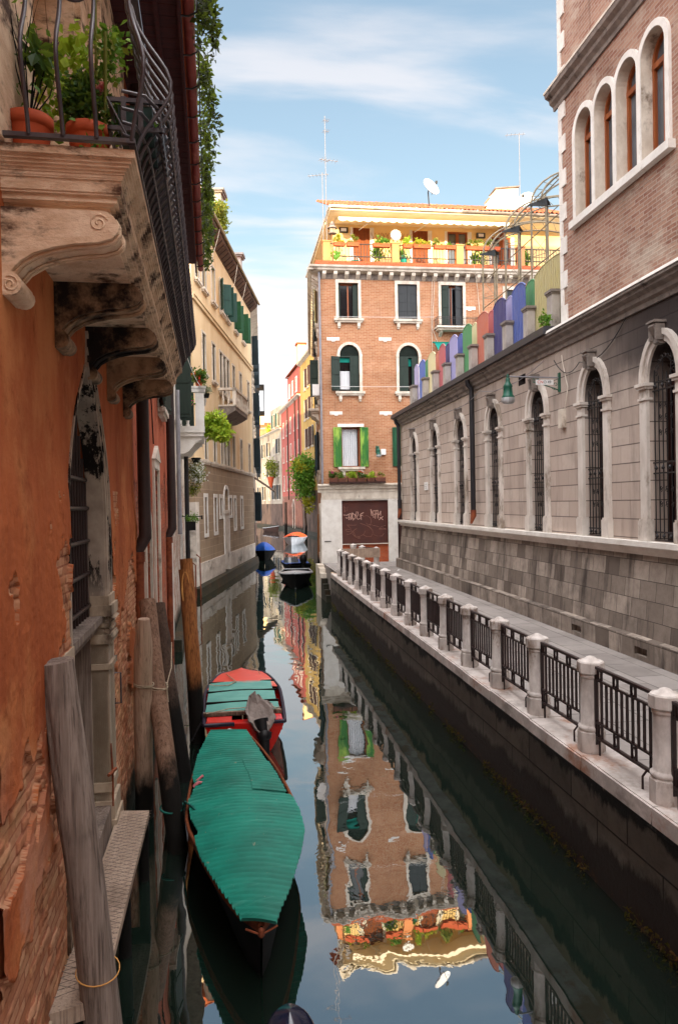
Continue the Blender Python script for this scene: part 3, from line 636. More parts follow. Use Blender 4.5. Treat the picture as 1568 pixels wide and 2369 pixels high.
# ------------------------------------------------------------------ stone hall on the right bank (u = y)
HF = Fr((7.0, 0), 0, -1)
hall = thing('stone_hall', 'long grey stone hall with tall round arched barred windows above a sloping base', 'hall', (7, 15, 1.44))
HW = [28.5, 25.42, 22.4, 19.38, 16.42, 13.68, 11.32, 8.9, 6.4, 3.9, 1.4]
HH = [(c - .41, c + .41, 3.47, 6.17, 'r', .62) for c in HW]
vent = (17.15, 17.6, 7.05, 7.3)
hb = MB(); shell(hb, HF, -4, 30.95, 3.35, 7.95, 7.5, HH + [vent], .42); hb.build('wall', M['ashlar'], hall)
vb = MB(); fill(vb, HF, vent, -.4); vb.build('vent', M['inside'], hall)
hb = MB(); P = HF.P
vents = [(13.85, 14.27), (11.46, 11.86), (8.4, 8.8)]
for (a, b_) in ((-4, 30.95),):
    hb.poly([P(a, .22, 1.0), P(b_ + .12, .22, 1.0), P(b_, .0, 3.36), P(a, 0, 3.36)]); hb.poly([P(b_ + .12, .22, 1.0), P(b_ + .12, -7.5, 1.0), P(b_, -7.5, 3.36), P(b_, 0, 3.36)])
hb.build('sloping_base', M['ashlar_base'], hall)
hb = MB(); wall(hb, HF, -4, 31.1, 1.40, 1.80, [(a, b_, 1.52, 1.66) for a, b_ in vents], .15, .27); hb.poly([P(-4, .27, 1.80), P(31.1, .27, 1.80), P(31.1, .12, 1.83), P(-4, .12, 1.83)]); hb.poly([P(31.1, .27, 1.4), P(31.1, -7.5, 1.4), P(31.1, -7.5, 1.8), P(31.1, .27, 1.8)])
hb.build('foot_course', M['ashlar_base'], hall)
for a, b_ in vents:
    v = MB(); fill(v, HF, (a, b_, 1.52, 1.66), .125); v.build('air_vent', M['inside'], hall)
hb = MB(); hb.box(HF, -4, 31.12, 0, .20, 3.37, 3.46); hb.box(HF, -4, 31.05, 0, .13, 3.28, 3.37); hb.box(HF, -4, 31.0, 0, .08, 3.22, 3.28); hb.build('ledge', M['istria_clean'], hall)
CP = [(0, 7.46), (.04, 7.46), (.05, 7.54), (.11, 7.58), (.13, 7.65), (.21, 7.70), (.22, 7.75), (.27, 7.77), (.27, 7.82), (0, 7.82)]
hb = MB(); hb.prism(HF, CP, -4, 31.3, axis='u'); hb.build('cornice', M['gravel'], hall)
hb = MB(); hb.prism(HF, [(0, 7.823), (.34, 7.823), (.34, 7.98), (.30, 8.0), (0, 8.0)], 15.3, 31.4, axis='u'); hb.build('gutter', M['darkmetal'], hall)
hb = MB(); hb.prism(HF, [(0, 7.823), (.29, 7.823), (.27, 7.88), (0, 7.97)], -4, 15.297, axis='u'); hb.build('weathered_coping', M['istria_clean'], hall)
def hall_window(c, h):
    w = MB(); z0 = 3.462
    for s in (-1, 1):
        a, b = sorted((c + s * .42, c + s * .635)); e = .03
        w.box(HF, a - e, b + e, -.05, .10, z0, z0 + .34); w.box(HF, a - e * .5, b + e * .5, -.05, .085, z0 + .34, z0 + .38)
        w.box(HF, a, b, -.05, .06, z0 + .38, 5.88); w.box(HF, a - .025, b + .025, -.05, .085, 5.88, 5.92)
        w.box(HF, a, b, -.05, .062, 5.92, 6.07); w.box(HF, a - .03, b + .03, -.05, .10, 6.07, 6.115); w.box(HF, a - .055, b + .055, -.05, .125, 6.115, 6.17)
    ring(w, HF, (c - .42, c + .42, 6.17, 6.171, 'r', .63), .10, -.1, .045); ring(w, HF, (c - .522, c + .522, 6.17, 6.171, 'r', .732), .095, -.05, .085)
    o = w.build('window', M['hallstone'], hall)
    k = MB(); k.prism(HF, [(.08, 6.74), (.13, 6.76), (.11, 6.84), (.16, 6.92), (.22, 7.02), (.19, 7.08), (.0, 7.08), (0, 6.74)], c - .075, c + .075, axis='u'); k.box(HF, c - .12, c + .12, 0, .23, 7.082, 7.11); k.box(HF, c - .10, c + .10, 0, .20, 7.11, 7.13)
    for s in (-1, 1): k.box(HF, c + s * .09 - .016, c + s * .09 + .016, .03, .19, 6.80, 7.06)
    k.build('keystone', M['gravel'], o)
    p = MB(); fill(p, HF, h, -.36); p.build('pane', M['glass'], o)
    f = MB(); 
    for x in (c - .41, c - .20, c - .03, c + .14, c + .35): f.box(HF, x, x + .06, -.35, -.30, 3.47, 6.17)
    f.box(HF, c - .41, c + .41, -.348, -.298, 3.47, 3.62); f.box(HF, c - .41, c + .41, -.348, -.298, 4.75, 4.82); f.box(HF, c - .41, c + .41, -.348, -.29, 6.10, 6.18)
    for t in (30, 60, 90, 120, 150):
        f.box(Fr((7.35, 0), 0, -1), c - .01, c + .01, .02, .03, 6.2, 6.21)
        f.tube([HF.P(c, -.32, 6.17), HF.P(c + .42 * cos(rad(t)), -.32, 6.17 + .60 * sin(rad(t)))], .018, 5)
    f.build('frame', M['darkwood'], o)
    g = MB(); n = -.06
    for i in range(7):
        x = c - .36 + .12 * i; g.tube([HF.P(x, n, 3.50), HF.P(x, n, 6.12 + .5 * sqrt(max(0, 1 - ((x - c) / .42) ** 2)) * (1 if i % 2 == 0 else .35))], .011, 5)
    for z in (3.62, 4.62, 4.80, 6.02, 6.16): g.box(HF, c - .41, c + .41, n - .012, n + .012, z - .012, z + .012)
    for z in (4.1, 4.35, 5.3, 5.55, 5.75): 
        for sx in (-.16, 0, .16):
            for ph in (0, pi): g.tube([HF.P(c + sx + .035 * cos(ph + t) * (1 - t / 7), n + .02, z + .05 * sin(ph + t) * (1 - t / 7) + (.03 if ph else -.03)) for t in (0, 1, 2, 3, 4, 5)], .008, 4)
    for q in range(9):   # scroll work in the lunette
        a = rad(18 + q * 18); cx, cz = c + .27 * cos(a), 6.17 + .38 * sin(a)
        g.tube([HF.P(cx + .05 * cos(t) * (1 - t / 9), n + .03, cz + .055 * sin(t) * (1 - t / 9)) for t in (0, 1, 2, 3, 4, 5, 6)], .008, 4)
    for z in (4.71, 6.09, 3.56):
        for sx in (-.3, -.1, .1, .3): g.lathe(HF.P(c + sx, n + .02, z - .04), [(.0, 0), (.035, .03), (.02, .06), (0, .09)], 5)
    g.build('grille', M['iron'], o)
for c, h in zip(HW, HH): hall_window(c, h)
pq = MB(); pq.box(HF, 26.55, 27.0, 0, .03, 4.65, 4.95); pq = pq.build('plaque', M['white'], None, 'small white marble plaque between the first two arched windows of the stone hall', 'plaque')
l_ = MB()
for k in range(3): l_.box(HF, 26.62, 26.93 - .05 * (k == 2), .03, .034, 4.72 + .07 * k, 4.735 + .07 * k)
l_.build('faded_lettering', M['concrete'], pq)
for (yy, nm) in ((30.75, 'black downpipe at the far corner of the stone hall'), (20.85, 'black downpipe between the third and fourth arched windows of the stone hall')):
    d = MB(); k = 1.0
    d.tube([HF.P(yy, .28, 7.75), HF.P(yy, .26, 7.62), HF.P(yy, .16, 7.5), HF.P(yy, .15, 7.3), HF.P(yy, .15, 3.95)], .075, 10); o = d.build('downpipe', M['blackpipe'], None, nm, 'downpipe')
    d = MB(); d.tube([HF.P(yy, .15, 3.95), HF.P(yy, .15, 3.78), HF.P(yy - .05, .24, 3.55)], [.085, .085, .03], 10); d.build('outlet', M['rust'], o)

# street lamps
def wall_lamp(F, u, z, reach, label, s=1.0, sign=False):
    a = F.P(u, 0, z); t = thing('wall_lamp', label, 'lamp', a)
    b = MB(); b.box(F, u - .05 * s, u + .05 * s, 0, .03, z - .35 * s, z + .12 * s); b.build('wall_plate', M['lampgreen'], t)
    b = MB(); b.tube([F.P(u, 0, z), F.P(u, reach, z + .02)], .018 * s, 6); b.build('arm', M['greypipe'] if sign else M['lampgreen'], t)
    b = MB()
    b.tube([F.P(u, reach * k, z - .10 * s - .22 * s * (1 - k / .55) ** 1.3) for k in (.02, .15, .3, .42, .52)], .014 * s, 5)
    for (k, zz, r) in ((.08, -.17, .06), (.2, -.12, .055), (.31, -.09, .045), (.42, -.06, .035), (.12, -.28, .045), (.5, -.05, .03)):
        b.tube([F.P(u, reach * k + r * s * cos(x) * (1 - x / 8), z + zz * s + r * s * sin(x) * (1 - x / 8)) for x in (0, 1, 2, 3, 4, 5)], .010 * s, 4)
    b.build('scroll_bracket', M['lampgreen'], t)
    c = F.P(u, reach, z)
    b = MB(); b.lathe(c + V((0, 0, -.50 * s)), [(.15 * s, 0), (.155 * s, .03 * s), (.12 * s, .08 * s), (.105 * s, .25 * s), (.12 * s, .28 * s), (.08 * s, .34 * s), (.05 * s, .42 * s), (.06 * s, .46 * s), (.03 * s, .50 * s), (.045 * s, .53 * s), (.0, .60 * s)], 12); b.build('lamp_head', M['lampgreen'], t)
    b = MB(); b.lathe(c + V((0, 0, -.66 * s)), [(0, 0), (.12 * s, .02 * s), (.165 * s, .08 * s), (.165 * s, .16 * s)], 14); b.build('lamp_glass', M['lampglass'], t)
    return t
def text(parent, s, loc, size, xdir, ydir, mat, name='lettering', ext=.002):
    cu = bpy.data.curves.new('tmp', 'FONT'); cu.body = s; cu.size = size; cu.extrude = ext; cu.align_x = 'CENTER'; cu.align_y = 'CENTER'
    ob = bpy.data.objects.new('tmp', cu); COL.objects.link(ob); bpy.context.view_layer.update()
    me = bpy.data.meshes.new_from_object(ob.evaluated_get(bpy.context.evaluated_depsgraph_get())); bpy.data.objects.remove(ob)
    zd = xdir.cross(ydir); m = Matrix((xdir, ydir, zd)).transposed().to_4x4(); m.translation = V(loc) - V(parent['_o']); me.transform(m)
    me.materials.clear(); me.materials.append(mat); me.name = name
    o = bpy.data.objects.new(name, me); COL.objects.link(o); o.parent = parent; o['_o'] = parent['_o']; return o
lp = wall_lamp(HF, 15.24, 6.86, 1.18, 'green street lamp on a scrolled bracket on the grey stone hall', .88, True)
s = MB(); s.box(HF, 15.205, 15.22, .16, .56, 6.70, 6.81); sg = s.build('number_plate', M['white'], lp)
text(sg, 'CN', HF.P(15.203, .46, 6.757), .09, V((1, 0, 0)), V((0, 0, 1)), M['fl_red']); text(sg, 'O 49', HF.P(15.203, .30, 6.757), .085, V((1, 0, 0)), V((0, 0, 1)), M['slate'])
s = MB(); s.box(HF, 14.95, 15.13, 0, .10, 5.75, 6.15); s.build('junction_box', M['istria'], None, 'pale electrical box on the hall wall under the lamp bracket', 'junction box')
def cable(name, pts, r, mat, label, sag=0):
    b = MB(); out = []
    for (p, q) in zip(pts, pts[1:]):
        p, q = V(p), V(q)
        for i in range(8): t = i / 8; out.append(p.lerp(q, t) + V((0, 0, -sag * 4 * t * (1 - t))))
    out.append(V(pts[-1])); b.tube(out, r, 5, cap=False); return b.build(name, mat, None, label, 'cable')
cable('cable', [HF.P(15.0, .06, 7.3), HF.P(14.75, .05, 6.6), HF.P(14.9, .05, 6.15)], .012, M['istria'], 'pale cable running down the hall wall to the box by the lamp', .05)
cable('cable', [HF.P(15.3, .1, 7.25), HF.P(14.2, .05, 7.0), HF.P(12.4, .04, 7.45)], .010, M['blackpipe'], 'thin black cable sagging along the hall cornice near the lamp', .25)
cable('cable', [HF.P(29, .2, 7.2), HF.P(24, .2, 7.3), HF.P(20, .2, 7.3), HF.P(15.6, .2, 7.3)], .009, M['greypipe'], 'thin grey cable looping under the long hall cornice', .22)

# ------------------------------------------------------------------ brick building above the near end of the hall
tow = thing('brick_building', 'tall brick building with white corner blocks above the near end of the hall', 'building', (7, 8, 8))
TW = [(13.62, 14.32, 9.93, 11.64, 'r', .37), (12.80, 13.50, 9.93, 11.64, 'r', .37), (11.98, 12.68, 9.93, 11.64, 'r', .37), (11.12, 11.84, 9.93, 11.64, 'r', .37)]
TW2 = [(a - 6.5, b - 6.5, c, d, 'r', e) for a, b, c, d, _, e in TW]
TF = Fr((7.02, 0), 0, -1)
t = MB(); shell(t, TF, -4, 15.1, 7.985, 20, 7.4, TW + TW2, .30); t.build('wall', M['tower'], tow)
q = MB(); z = 8.0; k = 0
while z < 19.9:
    zz = z + .36; wq = .11 if k % 2 else .28
    q.box(TF, 15.1 - wq, 15.125, -wq if k % 2 else -.3, .025, z + .004, zz - .004); z = zz; k += 1
q.build('corner_blocks', M['istria_clean'], tow)
q = MB(); q.prism(TF, [(0, 12.66), (.04, 12.66), (.05, 12.74), (.13, 12.80), (.14, 12.87), (.23, 12.92), (.25, 13.0), (.0, 13.06)], -4, 15.32, axis='u'); q.build('string_cornice', M['gravel'], tow)
q = MB(); q.prism(TF, [(0, 13.063), (.26, 13.0), (.26, 13.05), (.0, 13.14)], -4, 15.34, axis='u'); q.build('cornice_top', M['istria'], tow)
q = MB(); q.box(TF, -4.2, 15.3, -7.6, .35, 19.98, 20.2); q.build('roof', M['istria'], tow)
for grp in (TW, TW2):
    for hi_, h in enumerate(grp):
        w = MB(); ring(w, TF, h, .115 if hi_ % 2 else .118, -.02, .05 + .005 * (hi_ % 2)); o = w.build('window', M['istria_clean'], tow)
        g = list(h); w = MB()
        wall(w, TF, h[0], h[1], h[2], h[3] + .37, [], 0, -.29)
        w = MB(); a = outline(h); 
        for k in range(len(a) - 1): w.poly([TF.P(a[k][0], .02, a[k][1]), TF.P(a[k + 1][0], .02, a[k + 1][1]), TF.P(a[k + 1][0] , -.2, a[k + 1][1] - .004), TF.P(a[k][0], -.2, a[k][1] - .004)])
        w = MB(); b = outline((h[0] + .004, h[1] - .004, h[2], h[3], 'r', h[5] - .004))
        for k in range(len(b) - 1): w.poly([TF.P(b[k][0], .04, b[k][1]), TF.P(b[k + 1][0], .04, b[k + 1][1]), TF.P(b[k + 1][0], -.25, b[k + 1][1]), TF.P(b[k][0], -.25, b[k][1])])
        w.build('reveal', M['istria'], o)
        f = MB(); hh = (h[0] + .06, h[1] - .06, h[2] + .05, h[3], 'r', h[5] - .06); ring(f, TF, hh, .07, -.25, -.17); f.box(TF, h[0], h[1], -.24, -.17, h[2], h[2] + .07); f.box(TF, h[0], h[1], -.24, -.165, h[3] - .12, h[3] - .02); f.box(TF, (h[0] + h[1]) / 2 - .03, (h[0] + h[1]) / 2 + .03, -.24, -.168, h[2], h[3] - .1); f.build('frame', M['woodframe'], o)
        p = MB(); fill(p, TF, h, -.23); p.build('pane', M['glass_grey'], o)
    s = MB(); s.box(TF, grp[-1][0] - .2, grp[0][1] + .16, 0, .13, 9.78, 9.925); s.build('sill', M['istria_clean'], tow)
fe = MB(); random.seed(2); fe.bush((6.75, 15.35, 8.12), (.12, .22, .2), 160, .10, 0, 8); fe.bush((6.72, 15.6, 7.9), (.06, .08, .16), 40, .08); fe.build('wall_fern', M['leafmid'], None, 'green fern rooted in the gutter at the foot of the white corner blocks', 'fern')

# ------------------------------------------------------------------ terrace fence on the hall roof
RF = Fr((7.25, 0), 0, -1)
PL = [29.25, 27.27, 25.84, 24.40, 22.93, 21.58, 20.17, 18.73, 17.29, 15.90]      # far edges of the pillars
pnames = ['first', 'second', 'third', 'fourth', 'fifth', 'sixth', 'seventh', 'eighth', 'ninth', 'last']
pc = [('#b0a4dc', 'lilac', 29.3, 28.6), ('#2c60c8', 'bright blue', 28.48, 27.61), ('#e8d88c', 'pale yellow', 27.13, 26.11), ('#d0444c', 'red', 25.6, 24.82), ('#9a94d8', 'lavender', 24.29, 23.41), ('#34a050', 'green', 22.82, 21.92), ('#d85c20', 'orange', 21.41, 20.42), ('#2c2480', 'dark violet', 19.97, 19.02), ('#2050b8', 'deep blue', 18.55, 17.65), ('#c8b860', 'mustard yellow', 17.07, 15.2)]
for i, c in enumerate(PL):
    m = MB(); w = .28 if i else .5; m.box(RF, c - w, c, .04, .23, 7.99, 8.80); o = m.build('fence_pillar', M['concrete'], None, 'grey concrete pillar with a cap in the rooftop fence, %s from the far end' % pnames[i], 'pillar', 'concrete pillars of the rooftop fence')
    m = MB(); m.box(RF, c - w - .05, c + .04, .0, .27, 8.84, 8.90); m.box(RF, c - w - .02, c + .02, .02, .25, 8.80, 8.84); m.build('cap', M['gravel'], o)
def fpanel(ua, ub, n, ztop, mat, label):
    """Upright slats under a gently arched head."""
    m = MB(); cnt = max(3, int(round((ub - ua) / .10))); st_ = (ub - ua) / cnt
    def zt(x):
        q = min(1, max(0, (ub - x) / (ub - ua))); return ztop - .04 + .15 * (1 - abs(2 * q - 1) ** 2.6)
    for j in range(cnt):
        a = ua + j * st_; x = a + st_ / 2
        m.prism(RF, [(a + st_ * .17, 8.0), (a + st_ * .83, 8.0), (a + st_ * .83, zt(a + st_ * .83)), (x, zt(x)), (a + st_ * .17, zt(a + st_ * .17))], n, n + .022)
    o = m.build('picket_fence', mat, None, label, 'fence panel', 'coloured fence panels on the hall roof')
    r = MB(); r.box(RF, ua, ub, n - .035, n - .002, 8.25, 8.31); r.build('rail', mat, o); r = MB(); r.box(RF, ua, ub, n - .035, n - .002, 8.84, 8.90); r.build('rail', mat, o)
    r = MB(); N_ = 16; r.tube([RF.P(ua + (ub - ua) * i / N_, n + .011, zt(ua + (ub - ua) * i / N_) + .01) for i in range(N_ + 1)], .022, 6); r.build('edge_strip', mat, o)
PM = [paint(h, nm.replace(' ', '_') + '_paint') for h, nm, a, b in pc]
for (h, nm, b, a), pm in zip(pc, PM): fpanel(a, b, 0, 9.62, pm, '%s slatted fence panel with a gently rounded top on the hall roof' % nm)
bk = [(5, 'grass green'), (6, 'orange'), (7, 'violet'), (8, 'blue'), (2, 'yellow'), (3, 'red'), (4, 'lavender'), (5, 'leaf green')]
for i in range(8):
    k = i + 1; b, a = pc[k][3] * 7.55 / 7.25, pc[k + 1][2] * 7.55 / 7.25
    fpanel(a - .05, b + .05, -.32, 9.72, PM[bk[i][0]], 'narrow %s slats set back between the %s and %s fence panels' % (bk[i][1], pc[k][1], pc[k + 1][1]))

# metal pergola on the roof terrace
for k, (yy, nm) in enumerate(((27.3, 'far'), (24.9, 'middle'), (22.6, 'near'), (20.2, 'hidden near'))):
    X = 9.5
    t = thing('pergola_arch', '%s arch of the grey tubular pergola frame on the hall roof terrace' % nm, 'pergola', (X, yy, 8), 'tubular pergola arches on the roof terrace')
    for side_, bx in (('', X), ('', X + 4.2)):
        legs = [(bx, yy), (bx + .55, yy), (bx + .3, yy - .45)]
        for (lx, ly) in legs:
            m = MB(); m.tube([(lx, ly, 8.0), (lx, ly, 13.65)], .032, 6); m.build('leg', M['greyiron'], t)
        m = MB(); m.poly([(bx - .1, yy + .05, 13.7), (bx + .7, yy + .05, 13.7), (bx + .3, yy - .55, 13.7)]); m.poly([(bx - .1, yy + .05, 13.66), (bx + .3, yy - .55, 13.45), (bx + .7, yy + .05, 13.66)]); m.poly([(bx - .1, yy + .05, 13.7), (bx + .3, yy - .55, 13.7), (bx + .3, yy - .55, 13.45), (bx - .1, yy + .05, 13.66)]); m.build('top_plate', M['slate'], t)
        for zz in (9.2, 10.6, 12.0, 13.2):
          for a, b in ((0, 1), (1, 2), (2, 0)):
            m = MB(); m.tube([(legs[a][0], legs[a][1], zz), (legs[b][0], legs[b][1], zz)], .012, 4); m.tube([(legs[a][0], legs[a][1], zz), (legs[b][0], legs[b][1], zz + .7)], .009, 4)
            m.build('lattice_strut', M['greyiron'], t)
    for (r0, dz, dy) in ((2.05, 1.35, 0), (1.7, 1.0, .0), (1.9, 1.15, -.45)):
        m = MB(); m.tube([(X + 2.4 - (r0 + .35) * cos(a), yy + dy, 13.68 + dz * sin(a)) for a in (pi * i / 16 for i in range(17))], .03, 6); m.build('hoop', M['greyiron'], t)
    m = MB()
    for i in range(1, 16):
        a = pi * i / 16; m.tube([(X + 2.4 - 2.4 * cos(a), yy, 13.68 + 1.35 * sin(a)), (X + 2.4 - 2.05 * cos(a + .1), yy, 13.68 + 1.0 * sin(a + .1))], .01, 4)
    m.build('web', M['greyiron'], t)
    if k < 3:
        for xx, zz in ((X + .1, 13.7), (X + .6, 14.35), (X + 2.4, 15.03), (X + 4.2, 14.3), (X, 12.6), (X, 11.6)): m = MB(); m.tube([(xx, yy, zz), (xx, yy - 2.35, zz)], .018, 5); m.build('purlin', M['greyiron'], t)

# ------------------------------------------------------------------ quay railing
def mk_post():
    t = thing('railing_post', 'x', 'post', (3.72, 6.05, 1.5), 'white stone posts along the quay railing')
    c = V((3.72, 6.05, 1.5)); ph = pi / 8
    m = MB(); m.lathe(c, [(.143, 0), (.143, .21), (.132, .225)], 8, sm=False, ph=ph); m.build('foot', M['poststone'], t)
    m = MB(); m.lathe(c + V((0, 0, .222)), [(.125, 0), (.137, .02), (.137, .045), (.118, .06), (.112, .07), (.108, .56), (.108, .565), (.118, .575), (.118, .60), (.105, .61)], 16); m.build('shaft', M['poststone'], t)
    m = MB(); m.lathe(c + V((0, 0, .83)), [(.12, 0), (.143, .02), (.143, .125), (.13, .14)], 8, sm=False, ph=ph); m.lathe(c + V((0, 0, .965)), [(.118, 0), (.07, .022), (.05, .04), (.02, .052), (0, .055)], 12); m.build('cap', M['poststone'], t)
    return t
def mk_rail():
    y0, y1 = 6.05 + .14, 7.45 - .14
    t = thing('quay_railing', 'x', 'railing', (3.72, 6.05, 1.5), 'dark iron railing panels between the quay posts')
    X = 3.72; m = MB()
    F = Fr((X, 0), 0, -1)
    for z, r in ((2.42, .02), (2.29, .014), (1.84, .014), (1.68, .018)): m.box(F, y0 - .05, y1 + .05, -r, r, z - r * .7, z + r * .7)
    m.box(F, y0 - .03, y0, -.018, .018, 1.50, 2.43); m.box(F, y1, y1 + .03, -.018, .018, 1.60, 2.43); m.build('frame', M['iron_rail'], t)
    m = MB(); N_ = 11
    for i in range(1, N_):
        y = y0 + (y1 - y0) * i / N_; m.box(F, y - .011, y + .011, -.011, .011, 1.84, 2.29)
    m.build('bars', M['iron_rail'], t)
    for k in (.06, .35, .65, .94):
        y = y0 + (y1 - y0) * k
        for z0, z1 in ((2.29, 2.42), (1.68, 1.84)):
            c = (z0 + z1) / 2; m = MB()
            m.box(F, y - .045, y - .033, -.011, .011, z0, z1); m.box(F, y + .033, y + .045, -.011, .011, z0, z1)
            m.tube([F.P(y + .028 * cos(a), 0, c + .052 * sin(a)) for a in (2 * pi * j / 12 for j in range(13))], .009, 4)
            m.build('ring_ornament', M['iron_rail'], t)
    m = MB(); m.tube([(X, y0 + .16, 1.68), (X - .05, y0 + .16, 1.62), (X - .05, y0 + .16, 1.50)], .012, 5); m.build('foot', M['iron_rail'], t); m = MB(); m.tube([(X, y1 - .05, 1.68), (X, y1 - .05, 1.5)], .012, 5); m.build('foot', M['iron_rail'], t)
    return t
P0 = mk_post(); R0_ = mk_rail()
for k in range(-1, 16):
    y = 6.05 + 1.4 * k
    nm = 'stone railing post just behind the viewer, beyond the picture edge' if k < 0 else ('%s white stone railing post on the quay, counted from the viewer' % ORD[k])
    if k == 0: P0['label'] = nm
    else: o = dup(P0, (3.72 + .0015 * k, y, 1.5), nm); o.rotation_euler = (.008 * sin(k * 2.3), .009 * sin(k * 3.7 + 1), .785 * k + .05 * sin(k * 5))
    if k < 15:
        nm = 'iron railing panel at the picture edge, before the nearest stone post' if k < 0 else ('%s iron railing panel on the quay, counted from the viewer' % ORD[k])
        if k == 0: R0_['label'] = nm
        else: dup(R0_, (3.72 + .0015 * k, y, 1.5), nm)
# return railing by the steps at the far end
for i, (x, y) in enumerate(((4.95, 31.6), (5.1, 30.2), (5.45, 28.9))):
    dup(P0, (x, y, 1.44), '%s stone post of the short return railing in front of the roller shutter' % ['far', 'middle', 'near'][i])
bm_ = MB(); bm_.box(WF, 3.9, 5.55, 28.62, 28.68, 2.05, 2.42); bm_.build('barrier_board', M['plank'], None, 'pale wooden board closing the landing in front of the shuttered shop', 'board')
rr = MB()
for z in (2.38, 2.2, 1.75): rr.tube([(4.95, 31.6, z), (5.1, 30.2, z), (5.45, 28.9, z)], .018, 5)
for i in range(14):
    a = V((4.95, 31.6, 0)).lerp(V((5.45, 28.9, 0)), (i + .5) / 14); rr.tube([(a.x, a.y, 1.6), (a.x, a.y, 2.38)], .011, 4)
rr.build('return_railing', M['iron_rail'], None, 'short dark iron railing turning away from the quay by the steps', 'railing')
lt = MB(); lt.poly([(6.35, 29.2, 1.452), (6.5, 29.25, 1.46), (6.48, 29.1, 1.47), (6.33, 29.05, 1.455)]); lt.poly([(6.35, 29.2, 1.452), (6.42, 29.22, 1.50), (6.45, 29.12, 1.49), (6.33, 29.05, 1.455)]); lt.build('litter', M['white'], None, 'scrap of white paper lying on the pavement by the hall base', 'litter')

# ------------------------------------------------------------------ brick house facing the viewer (u = x)
BF = Fr((0, 34.2), 90, 1)
SD = Fr((3.92, 34.2), 5.6, -1)            # its flank along the canal
bh = thing('brick_house', 'four storey brick house with roof terrace and white shop front at the canal corner', 'house', (8, 34.2, 1.4))
x0 = 3.92
Wt = [(4.86, 5.80, 12.88, 14.55), (7.69, 8.63, 12.88, 14.55), (9.80, 10.88, 12.52, 14.55), (13.0, 14.1, 12.88, 14.4)]
Wa = [(4.87, 5.80, 9.46, 11.16, 'r', .50), (7.70, 8.65, 9.46, 11.16, 'r', .50), (10.5, 11.5, 9.46, 11.16, 'r', .5)]
Wg = [(4.90, 5.76, 5.92, 7.78), (7.72, 8.6, 5.92, 7.78)]
shop = (4.84, 7.06, 2.28, 4.34); shopb = (4.84, 7.06, 1.40, 2.27); door = (7.52, 8.35, 1.44, 4.34)
m = MB(); wall(m, BF, x0, 17, 4.75, 15.0, Wt + Wa + Wg, .28); 
m.poly([BF.P(17, 0, 1), BF.P(17, -11, 1), BF.P(17, -11, 15), BF.P(17, 0, 15)])
m.poly([BF.P(x0, 0, 15), BF.P(17, 0, 15), BF.P(17, -19, 15), BF.P(x0 + 1.86, -19, 15)])
sW = [(1.2, 2.1, 12.9, 14.5), (5.2, 6.1, 12.9, 14.5), (9.3, 10.2, 12.9, 14.5), (1.3, 2.1, 9.5, 11.2), (5.0, 5.9, 9.5, 11.2), (9, 9.9, 9.5, 11.2), (2.4, 3.3, 5.9, 7.8), (6.4, 7.3, 5.9, 7.8), (11, 11.9, 5.9, 7.8), (2.1, 3.1, 1.1, 3.6, 'r', .5), (5.1, 6.1, 1.1, 3.6, 'r', .5), (8.2, 9.2, 1.1, 3.6, 'r', .5)]
wall(m, SD, 0, 19.2, -.6, 15.0, sW, .25); m.build('wall', M['brick'], bh)
m = MB(); wall(m, BF, x0 - .001, 17, .8, 4.75, [shop, shopb, door, (9.6, 12, 1.4, 4)], .12); m.build('shop_front', M['istria_clean'], bh)
m = MB(); fill(m, BF, (9.6, 12, 1.4, 4), -.1); m.build('blank_wall', M['istria'], bh)
# flank base is white stone then stained
m = MB(); m.box(SD, -.04, 19.2, 0, .06, -.6, .95); m.build('plinth', M['algae'], bh)
m = MB(); m.box(SD, -.045, 19.2, 0, .075, .95, 1.38); m.build('plinth_cap', M['plinth'], bh)
# shop shutter
sh = MB(); rows = []
for i in range(2 * 42 + 1):
    z = 2.28 + 2.06 * i / 84; rows.append([BF.P(4.84, -.10 + .012 * (i % 2), z), BF.P(7.06, -.10 + .012 * (i % 2), z)])
sh.grid(rows, 0, False); sh = sh.build('roller_shutter', simple('brown_roller_shutter', '#54281c', '#42201a', 1.4, .6, .1), bh, 'brown roller shutter sprayed with pale graffiti')
